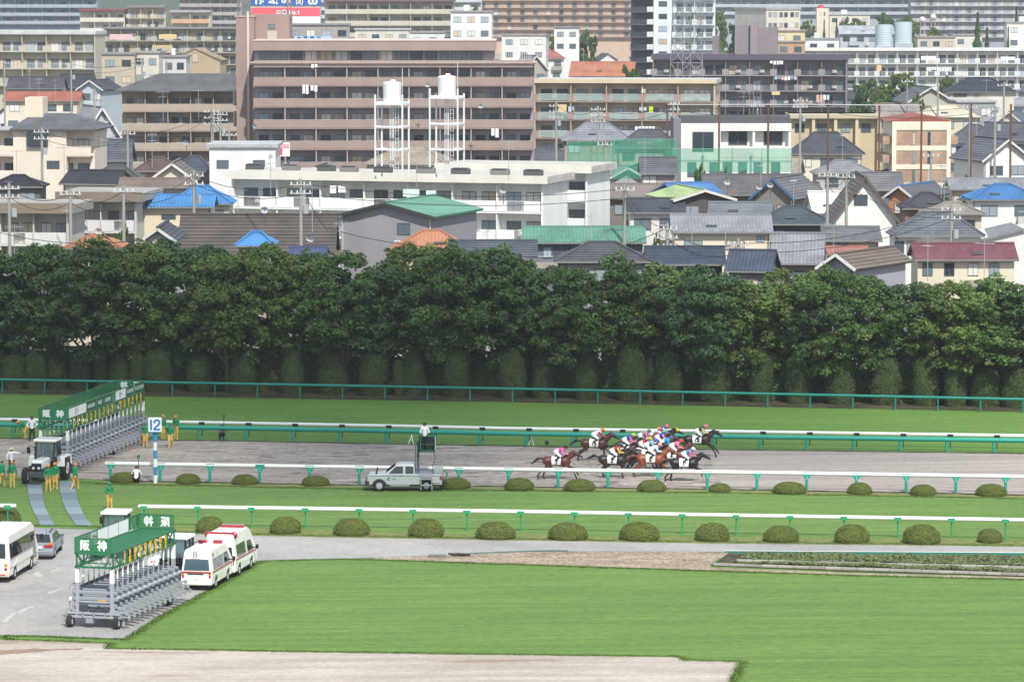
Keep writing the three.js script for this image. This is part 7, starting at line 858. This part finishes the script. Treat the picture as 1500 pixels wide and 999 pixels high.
{ // lattice mast
  const Z = F / 8.3, p = D(1006, 106, Z), t = thing('lattice_mast', 'tall grey steel lattice mast rising behind the sand flats', 'mast', V(p.x, 0, -Z), 0.5), H = 60, W = (y) => lerp(2.5, 1.0, y / H), m = new MG(), br = new MG(); const c = (y) => [[-1, -1], [1, -1], [1, 1], [-1, 1]].map(([a, b]) => [a * W(y), y, b * W(y)]);
  for (let i = 0; i < 4; i++) { m.bar(c(0)[i], c(H)[i], 0.09, 0.06); } for (let y = 0; y < H; y += 3.6) { const a = c(y), b = c(Math.min(H, y + 3.6)); for (let i = 0; i < 4; i++) { const j = (i + 1) % 4; br.bar(a[i], b[j], 0.042); br.bar(a[j], b[i], 0.042); br.bar(a[i], a[j], 0.042); } } m.build(t, 'corner_posts', mat('#8c9093', 0.5)); br.build(t, 'bracing', mat('#999da0', 0.5));
}
// ---------------------------------------------------------------- poles, cables, net
const poleM = mat('#9a9a94', 0.9), rustP = mat('#6e4a3e', 0.85);
function utilityPole(x, yt, s, n, label) {
  const Z = F / s, p = D(x, yt, Z), t = thing('utility_pole', label, 'pole', V(p.x, 0, -Z), rr(-0.5, 0.5), 'concrete utility poles'); part(t, 'pole', new MG().bar([0, 0, 0], [0, p.y, 0], 0.2, 0.13, 10).geo(), poleM);
  for (let i = 0; i < n; i++) { const y = p.y - 0.5 - i * 0.75; const a = box(t, 'crossarm', mat('#b3b5b2', 0.6), -0.95, 0.95, y - 0.05, y + 0.05, 0.1, 0.2); for (const q of [-0.8, -0.3, 0.3, 0.8]) { const g = new THREE.CylinderGeometry(0.05, 0.07, 0.22, 7); const m = part(t, 'insulator', g, mat('#dfe2e0', 0.3)); m.position.set(q, y + 0.16, 0.15); } }
  if (n > 1) { const g = new THREE.CylinderGeometry(0.26, 0.26, 0.75, 12); const m = part(t, 'transformer', g, mat('#a5abae', 0.5)); m.position.set(0.42, p.y - 2.6, 0.1); } return V(p.x, p.y - 0.4, -Z);
}
const UP = [[12, 268, 16.7, 2, 'at the edge of the front concrete flats'], [102, 276, 16.9, 1, 'between the two concrete flats'], [180, 272, 16.9, 1, 'beside the concrete flats and the blue roof'], [283, 250, 15.9, 2, 'in front of the blue hip roof'], [440, 262, 17.0, 2, 'in front of the long white flats beside the dish'], [60, 187, 13.2, 2, 'before the bay window of the cream flats'], [186, 190, 12.6, 1, 'left of the hip roofed brown flats'], [137, 130, 12.0, 0, 'right of the cream flats'], [309, 158, 11.8, 3, 'loaded with crossarms before the hip roofed flats'], [322, 162, 11.6, 2, 'behind the loaded pole'], [335, 192, 12.2, 1, 'below the stair tower'], [815, 150, 11.4, 3, 'beside the terrace end of the brown flats'], [876, 155, 11.6, 3, 'before the pale grey hip roof'], [887, 206, 12.8, 1, 'inside the green net'], [987, 146, 11.9, 2, 'left of the modern office'], [915, 270, 16.4, 1, 'right of the white rear wing'], [978, 327, 17.2, 3, 'at the tree tops by the grey pantile house'], [1082, 349, 17.5, 1, 'at the tree tops by the navy roof'], [1173, 142, 11.9, 2, 'right of the modern office'], [1213, 250, 15.6, 1, 'touching the white sheet metal roof'], [1241, 252, 15.5, 1, 'before the steep white gable'], [1395, 300, 16.4, 2, 'before the large grey slate roof'], [1459, 155, 12.2, 2, 'right of the brick flats'], [1365, 222, 13.4, 1, 'before the brick flats'], [1422, 152, 12.1, 1, 'beside a brown net pole'], [1472, 120, 10.8, 1, 'before the navy hip roof'], [1110, 150, 11.0, 1, 'before the dark purple flats'], [1330, 115, 9.4, 1, 'before the round green tree'], [1375, 120, 9.6, 0, 'beside the grey gable'], [5, 88, 8.8, 1, 'before the school'], [103, 90, 8.8, 2, 'below the end of the school'], [207, 85, 8.9, 2, 'before the white plastered shed'], [243, 88, 9.0, 0, 'before the tan roof room']];
const ends = UP.map(([x, y, s, n, w]) => utilityPole(x, y, s, n, (n > 1 ? 'concrete pole with crossarms and transformer ' : n ? 'concrete pole with one crossarm ' : 'plain concrete pole ') + w));
const cableM = mat('#2d2f33', 0.8);
function cable(a, b, sag, label) { const t = thing('power_cable', label, 'cable', a.clone().setY(0), 0, 'overhead cables'), p = []; for (let i = 0; i <= 10; i++) { const f = i / 10; p.push(V(lerp(a.x, b.x, f) - a.x, lerp(a.y, b.y, f) - sag * 4 * f * (1 - f), lerp(a.z, b.z, f) - a.z)); } part(t, 'cable', new THREE.TubeGeometry(new THREE.CatmullRomCurve3(p), 16, 0.028, 4), cableM); }
[[0, 1], [1, 2], [2, 3], [3, 4], [4, 15], [15, 16], [16, 17], [17, 21], [5, 6], [6, 8], [8, 10], [11, 12], [12, 14], [14, 18], [18, 24], [24, 22], [19, 20], [20, 21], [26, 18], [27, 28], [30, 31]].forEach(([i, j]) => { for (const dy of [0, -0.8]) cable(ends[i].clone().add(V(0, dy, 0)), ends[j].clone().add(V(0, dy, 0)), 0.9, (dy ? 'lower' : 'upper') + ' cable from the pole ' + UP[i][4]); });
cable(D(690, 362, 322), ends[16], 1.6, 'thick black cable drooping past the green ribbed roof'); cable(D(-40, 330, 330), D(200, 352, 326), 0.8, 'black cable crossing the front concrete flats'); cable(D(480, 338, 330), ends[4], 0.4, 'black cable from the grey house to the pole by the dish'); cable(D(640, 362, 322), D(480, 334, 330), 0.3, 'black cable across the grey walled house');
{ const P = [[978, 152], [1054, 152], [1126, 152], [1214, 152], [1289, 153], [1351, 153], [1424, 152], [1482, 155]], near = ['left of the modern office', 'before the big square office window', 'before the office terrace', 'before the beige flats', 'beside the scaffold left of the brick flats', 'before the brick panels', 'right of the brick flats', 'before the white gable']; P.forEach(([x, y], i) => { const Z = F / 12.15, p = D(x, y, Z), t = thing('net_pole', 'tall rusty brown steel pole ' + near[i], 'pole', V(p.x, 0, -Z), 0, 'rusty poles of the ball net'); new MG().bar([0, 0, 0], [0, p.y, 0], 0.14, 0.12, 10).build(t, 'pole', rustP); new MG().bar([0, p.y, 0], [0, p.y + 0.25, 0], 0.22, 0.05, 10).build(t, 'cap', rustP); });
  const T = [[0, 3, 'grey top bar linking the rusty poles before the office'], [3, 4, 'grey top bar linking the rusty poles before the beige flats'], [4, 5, 'grey top bar linking the rusty poles by the brick flats']]; for (const [i, j, lab] of T) { const Z = F / 12.15, a = D(P[i][0], P[i][1] + 1, Z), b = D(P[j][0], P[j][1] + 1, Z), t = thing('top_bar', lab, 'bar', a.clone().setY(0)); new MG().bar([0, a.y, 0.25], [b.x - a.x, b.y, 0.25], 0.06).build(t, 'bar', mat('#c9cdcd', 0.6)); } }
{ const net = new THREE.MeshStandardMaterial({ color: hx('#2f9d78'), roughness: 0.8, transparent: true, opacity: 0.5, side: THREE.DoubleSide }), sg = mat('#8fa89c', 0.7);
  for (const [x0, x1, y0, y1, s, lab] of [[831, 900, 208, 240, 12.0, 'green net panel beside the pale grey hip roof'], [898, 990, 204, 262, 12.3, 'tall green net panel before the dark grey hip roof'], [986, 1160, 218, 252, 12.5, 'long low green net before the modern office']]) { const Z = F / s, a = D(x0, y0, Z), b = D(x1, y1, Z), t = thing('green_net', lab, 'net', V(a.x, 0, -Z)), w = b.x - a.x; const g = new THREE.PlaneGeometry(w, a.y - b.y, 24, 10), p = g.attributes.position; for (let i = 0; i < p.count; i++) p.setZ(i, Math.sin(p.getX(i) * 1.7) * 0.12 + vn(p.getX(i) * 0.6 + 30, p.getY(i) * 0.6 + 30, 256, 256) * 0.4); g.computeVertexNormals(); g.translate(w / 2, (a.y + b.y) / 2, 0); part(t, 'mesh', g, net); for (let i = 0; i <= 4; i++) new MG().bar([w * i / 4, 0, -0.1], [w * i / 4, a.y + 0.2, -0.1], 0.045).build(t, 'post', sg); new MG().bar([0, a.y, -0.1], [w, a.y, -0.1], 0.03).build(t, 'top_wire', sg); } }
// ---------------------------------------------------------------- dishes, aerials, laundry
const dishG = (() => { const g = new THREE.SphereGeometry(0.5, 14, 6, 0, 6.3, 0, 0.75); g.scale(1, 0.6, 1); g.translate(0, -0.3, 0); g.rotateX(-Math.PI / 2 + 0.5); return g; })(), dishM = new THREE.MeshStandardMaterial({ color: hx('#e6e8e8'), roughness: 0.5, side: THREE.DoubleSide });
[[387, 307, 16.9, 'on the slate roof before the white flats'], [454, 349, 17.2, 'low beside the grey walled house'], [144, 338, 17.0, 'before the concrete flats'], [373, 184, 11.0, 'on the corner of the brown flats'], [626, 124, 11.0, 'on the second balcony of the brown flats'], [704, 155, 11.0, 'on the end balcony of the brown flats'], [1066, 266, 14.5, 'on the wide grey slate roof'], [1113, 273, 14.7, 'standing left of its twin on the light grey roof'], [1129, 270, 14.7, 'standing right of its twin on the light grey roof'], [737, 278, 15.5, 'on the balcony rail of the long white flats'], [155, 176, 12.2, 'on the steep slate roof'], [272, 208, 12.0, 'before the hip roofed brown flats'], [1338, 167, 10.4, 'on the flat grey roof']].forEach(([x, y, s, w]) => { const p = D(x, y, F / s), t = thing('satellite_dish', 'white satellite dish ' + w, 'dish', p, rr(-0.5, 0.1), 'satellite dishes'); const d = part(t, 'reflector', dishG, dishM); new MG().bar([0, -0.1, 0.05], [0, 0.25, 0.5], 0.02).build(d, 'feed_arm', alu); new MG().bar([0, 0, -0.1], [0, -1.4, -0.2], 0.04).build(t, 'mast', alu); });
const aerialG = [0, 1].map((k) => { const m = new MG(); m.bar([0, -2.4, 0], [0, 1.6, 0], 0.028); m.bar([-0.9, 1.35, 0], [0.9, 1.35, 0], 0.02); for (let i = 0; i < 9; i++) { const x = -0.85 + i * 0.21; m.bar([x, 1.35 - (k ? 0.22 : 0.03), k ? 0 : -0.3], [x, 1.35 + (k ? 0.22 : 0.03), k ? 0 : 0.3], 0.014); } if (k) { m.bar([-0.5, 0.7, 0], [0.6, 0.7, 0], 0.018); for (let i = 0; i < 6; i++) m.bar([-0.45 + i * 0.2, 0.7, -0.35], [-0.45 + i * 0.2, 0.7, 0.35], 0.012); } return m.geo(); }), aerialM = mat('#a9adaf', 0.6);
[[23, 240, 13.8, 'charcoal hip roof'], [20, 355, 16.9, 'front concrete flats'], [93, 235, 13.9, 'charcoal tiled roof'], [238, 150, 11.5, 'hip roofed brown flats'], [290, 148, 11.5, 'brown flats near the stair tower'], [97, 320, 16.5, 'front concrete flats beside the pole'], [148, 222, 12.8, 'dark slate roof'], [222, 215, 12.9, 'reddish hip roof'], [348, 300, 15.9, 'long white flats left end'], [396, 250, 15.3, 'long white flats roof'], [610, 238, 15.2, 'white flats between the tank towers'], [745, 228, 15.2, 'rear white wing'], [457, 300, 16.8, 'slate roof beside the dish'], [500, 350, 17.0, 'grey walled house'], [866, 338, 16.6, 'green ribbed roof'], [945, 226, 12.9, 'pinkish house'], [1014, 338, 16.4, 'grey pantile house'], [1063, 345, 16.6, 'veranda of the pantile house'], [1104, 152, 11.4, 'modern office roof left corner'], [1090, 150, 11.4, 'modern office roof'], [1115, 148, 11.4, 'modern office roof right corner'], [1115, 252, 13.4, 'wide grey slate roof'], [1163, 285, 15.0, 'dark hip roof'], [1222, 352, 16.8, 'red awning house'], [1380, 262, 14.0, 'charcoal tiled hip roof'], [1384, 285, 15.1, 'pale brown hip roof'], [1443, 380, 17.3, 'maroon roof'], [1360, 372, 17.2, 'maroon roof left part'], [1235, 215, 12.2, 'charcoal hip roof right of the office'], [1432, 172, 11.6, 'slate hip roof'], [1446, 130, 9.0, 'navy hip roof'], [42, 115, 8.4, 'plum grey roof'], [80, 130, 9.0, 'rust red roof'], [56, 128, 9.0, 'rust red roof left part'], [600, 60, 8, 'low white hall'], [855, 85, 7.6, 'rust tiled roof'], [892, 84, 7.6, 'rust tiled roof right part'], [1260, 250, 14, 'steep white gable']].forEach(([x, y, s, w], i) => { const t = thing('television_aerial', 'thin comb shaped television aerial above the ' + w, 'aerial', D(x, y, F / s), rr(0, 3), 'television aerials'); part(t, 'aerial', aerialG[i % 2], aerialM); });
[[455, 465, 94, 101, 10.95, 'white quilt hanging over the top balcony of the brown flats'], [442, 452, 124, 139, 10.95, 'longer white sheet over the second balcony of the brown flats'], [454, 465, 125, 135, 10.95, 'shorter white sheet over the second balcony of the brown flats'], [719, 731, 188, 202, 10.95, 'white sheet over the lower end balcony of the brown flats'], [483, 492, 272, 283, 15.2, 'first white towel on the white flats balcony'], [495, 506, 272, 282, 15.2, 'second white towel on the white flats balcony'], [590, 614, 277, 288, 15.6, 'pale green sheet over the white flats balcony'], [624, 638, 279, 289, 15.7, 'white sheet beside the pale green sheet'], [818, 830, 153, 165, 9.5, 'cream blanket on the sand flats'], [832, 842, 156, 164, 9.5, 'string of small clothes beside the cream blanket'], [936, 948, 157, 162, 9.6, 'white shirts on the sand flats'], [951, 957, 156, 165, 9.6, 'lime green shirt on the sand flats'], [930, 960, 185, 191, 9.7, 'row of white washing low on the sand flats'], [940, 946, 130, 137, 9.6, 'white shirts on the top sand balcony'], [1128, 1148, 89, 95, 8.1, 'white washing on the dark flats top balcony'], [1135, 1168, 112, 118, 8.1, 'coloured washing on the dark flats middle balcony'], [1131, 1143, 134, 139, 8.1, 'yellow blanket on the dark flats lower balcony'], [1196, 1216, 139, 150, 8.1, 'shirts on the dark flats end balcony'], [1350, 1372, 82, 88, 6.6, 'white bedding on the long white flats'], [1358, 1395, 98, 105, 6.6, 'row of white sheets on the long white flats'], [1285, 1292, 95, 104, 6.6, 'tan board on the long white flats'], [1467, 1488, 83, 88, 6.6, 'white bedding near the end of the long white flats'], [160, 193, 50, 58, 6.15, 'pink bedding on the yellowish flats'], [232, 258, 50, 57, 6.15, 'white bedding on the yellowish flats'], [222, 252, 66, 72, 6.15, 'pale washing lower on the yellowish flats']].forEach(([x0, x1, y0, y1, s, label]) => { const Z = F / s, a = D(x0, y0, Z - 0.35), b = D(x1, y1, Z - 0.35), w = b.x - a.x, h = a.y - b.y, t = thing('hanging_laundry', label, 'laundry', V(a.x, b.y, a.z)); const c = /pink/.test(label) ? '#d9b9b9' : /lime/.test(label) ? '#c3d93f' : /cream|tan|yellow/.test(label) ? '#d6bf8f' : /green/.test(label) ? '#d3e6dc' : '#eef0f0'; const n = /row|string|shirts|washing/.test(label) ? Math.max(2, Math.round(w / 0.55)) : 1; for (let i = 0; i < n; i++) { const hh = h * (n > 1 ? rr(0.6, 1) : 1); const g = new THREE.BoxGeometry(w / n * (n > 1 ? 0.78 : 1), hh, 0.03, 5, 4, 1), p = g.attributes.position; for (let k = 0; k < p.count; k++) p.setZ(k, p.getZ(k) + Math.sin(p.getX(k) * 9 + i) * 0.03); g.computeVertexNormals(); g.translate(w * (i + 0.5) / n, h - hh / 2, 0); part(t, 'cloth', g, mat(n > 1 && /coloured|string|shirts/.test(label) ? pick(['#eef0f0', '#b9c6d6', '#8fa5bd', '#d9b3a5', '#e9e4d2']) : c, 0.9)); } });
// ---------------------------------------------------------------- trees in the town
const smallTree = [tintB, tintA].map((t) => treeGeo(8, 3.2, 1.2, 170, 34, 0.21, t)), conifer = (() => { const pts = []; for (let i = 0; i < 5200; i++) { const y = rnd(), r = (1 - y) * 2.4 * (0.75 + 0.25 * Math.sin(y * 40)), a = rr(0, 6.283), q = Math.sqrt(rr(0.3, 1)); pts.push([V(Math.cos(a) * r * q, 1 + y * 9, Math.sin(a) * r * q), V(Math.cos(a), 0.4, Math.sin(a)), rnd()]); } return [leafCloud(pts, 0.22, tintC), new MG().bar([0, 0, 0], [0, 9, 0], 0.25, 0.04).geo()]; })();
[[1120, 8, 40, 60, 4.6, 1, 'dark tree before the far blue grey block'], [1370, 30, 60, 40, 5.7, 0, 'bushy tree below the ball tanks'], [690, 4, 40, 46, 4.6, 1, 'dark tree between the arched flats and the high rise'], [1050, 6, 40, 36, 4.7, 0, 'tree right of the pale tower'], [860, 40, 62, 36, 5.9, 1, 'dark bush below the banded high rise'], [1316, 97, 140, 66, 7.4, 0, 'big round tree before the long white flats'], [1268, 112, 150, 46, 7.6, 1, 'dark tree left of the big round tree'], [1392, 102, 132, 38, 7.5, 0, 'light green tree right of the big round tree'], [1300, 135, 165, 36, 8.8, 1, 'dark tree behind the flat grey roof'], [1290, 120, 150, 30, 8.0, 0, 'small tree below the big round tree'], [1345, 132, 160, 26, 8.9, 1, 'dark tree beside the grey gable'], [925, 91, 112, 46, 7.6, 1, 'dark tree behind the sand flats roof'], [1262, 20, 60, 50, 5.0, 0, 'bushy tree beside the nursery building'], [1305, 15, 50, 60, 4.9, 1, 'dark bushy tree behind the pale blue tanks'], [1330, 14, 50, 40, 4.9, 0, 'tree behind the taller tank'], [1240, 22, 55, 30, 5.0, 1, 'dark tree beside the domed tower'], [1180, 20, 60, 34, 5.2, 0, 'tree left of the domed tower'], [1150, 26, 50, 40, 5.3, 0, 'tree below the white three storey flats'], [1085, 22, 48, 40, 5.3, 1, 'tree behind the lift houses'], [1208, 30, 50, 18, 5.6, 2, 'dark conifer beside the domed tower'], [1226, 28, 50, 18, 5.6, 2, 'second dark conifer right of the domed tower'], [1433, 20, 66, 40, 6.1, 2, 'tall blue green conifer before the slab block'], [1447, 42, 68, 34, 6.3, 2, 'shorter conifer below the tall blue green one'], [1490, 12, 50, 30, 6.0, 2, 'conifer behind the brown roofed white house'], [1478, 40, 66, 20, 6.4, 2, 'thin conifer beside the brown roofed white house'], [150, 324, 352, 46, 16.6, 0, 'leafy tree before the concrete flats'], [176, 322, 350, 28, 16.6, 1, 'dark leafy tree beside the concrete flats pole'], [1332, 262, 284, 42, 13.3, 0, 'green hedge like tree behind the charcoal tiled roof'], [1378, 262, 284, 40, 13.3, 1, 'trimmed green tree beside the pantile row'], [1410, 280, 305, 30, 14.2, 0, 'light green bush at the blue tiled roof'], [964, 328, 356, 24, 16.6, 0, 'light green bush by the pantile house pole'], [796, 224, 244, 26, 13.0, 0, 'small tree at the end of the brown flats'], [1060, 240, 262, 24, 12.7, 1, 'small tree before the office ground floor'], [1086, 238, 260, 22, 12.7, 0, 'small bush before the office windows'], [1026, 236, 262, 26, 12.6, 1, 'dark bush at the corner of the office'], [1420, 245, 268, 26, 12.9, 0, 'bush under the rusty pole'], [1452, 248, 268, 30, 12.9, 0, 'bush right of the rusty pole'], [675, 8, 40, 40, 5.0, 0, 'tree beside the orange high rise'], [810, 42, 60, 30, 5.6, 0, 'bush below the orange high rise'], [1488, 315, 345, 24, 15.2, 0, 'bush beside the large grey slate roof'], [1344, 168, 200, 20, 11.3, 0, 'small tree between the beige flats and brick flats']].forEach(([x, yt, yb, w, s, k, label]) => { const Z = F / s, top = D(x, yt, Z), t = thing(k === 2 ? 'conifer_tree' : 'town_tree', label, 'tree', V(top.x, 0, -Z), rr(0, 6)), g = k === 2 ? conifer : smallTree[k], h0 = k === 2 ? 10 : 8; part(t, 'crown', g[0], leafMat); part(t, 'trunk', g[1], barkMat); const r = w / 2 / s / (k === 2 ? 2.4 : 3.2), hh = Math.max((yb - yt) / s * 1.25, 3); t.scale.set(r, hh / h0, r); t.position.y = Math.max(0, top.y - hh); if (t.position.y > 0.3) { const ex = top.y - hh; t.position.y = 0; t.scale.y = top.y / h0; } });
{ // wooded hills beyond the town
  const g = new THREE.PlaneGeometry(3600, 260, 120, 14), p = g.attributes.position; for (let i = 0; i < p.count; i++) { const x = p.getX(i), v = (p.getY(i) + 130) / 260; p.setXYZ(i, x, v * (70 + 60 * vn(x * 0.006 + 20, 2, 256, 256)) + 5 * vn(x * 0.06 + 50, v * 9, 256, 256), -2500 - v * 500 + 40 * vn(x * 0.02 + 70, v * 6, 256, 256)); } g.computeVertexNormals(); const o = part(scene, 'hills', g, mat('#3d5240', 1)); o.userData.kind = 'structure';
}
{ // the drifting cumulus whose broken shade lies over the dirt track and the tree row
  const m = new MG(), h = 900, off = V(SUN.x / SUN.y * h, h, SUN.z / SUN.y * h); for (let i = 0; i < 250; i++) { const a = rr(0, 6.283), r = Math.sqrt(rnd()), x = -34 + Math.cos(a) * r * 62, z = -276 + Math.sin(a) * r * 44; if (rnd() < 0.5 * r * r) continue; const g = new THREE.IcosahedronGeometry(rr(2.2, 4.2), 1); g.scale(1.2, 0.6, 1); g.translate(x + off.x + rr(-1, 1), off.y + rr(0, 14) * 0 + rr(-6, 10), z + off.z); m.add(g); } const o = m.build(scene, 'cloud', mat('#f4f4f4', 1)); o.userData.kind = 'structure';
}
renderer.render(scene, camera);
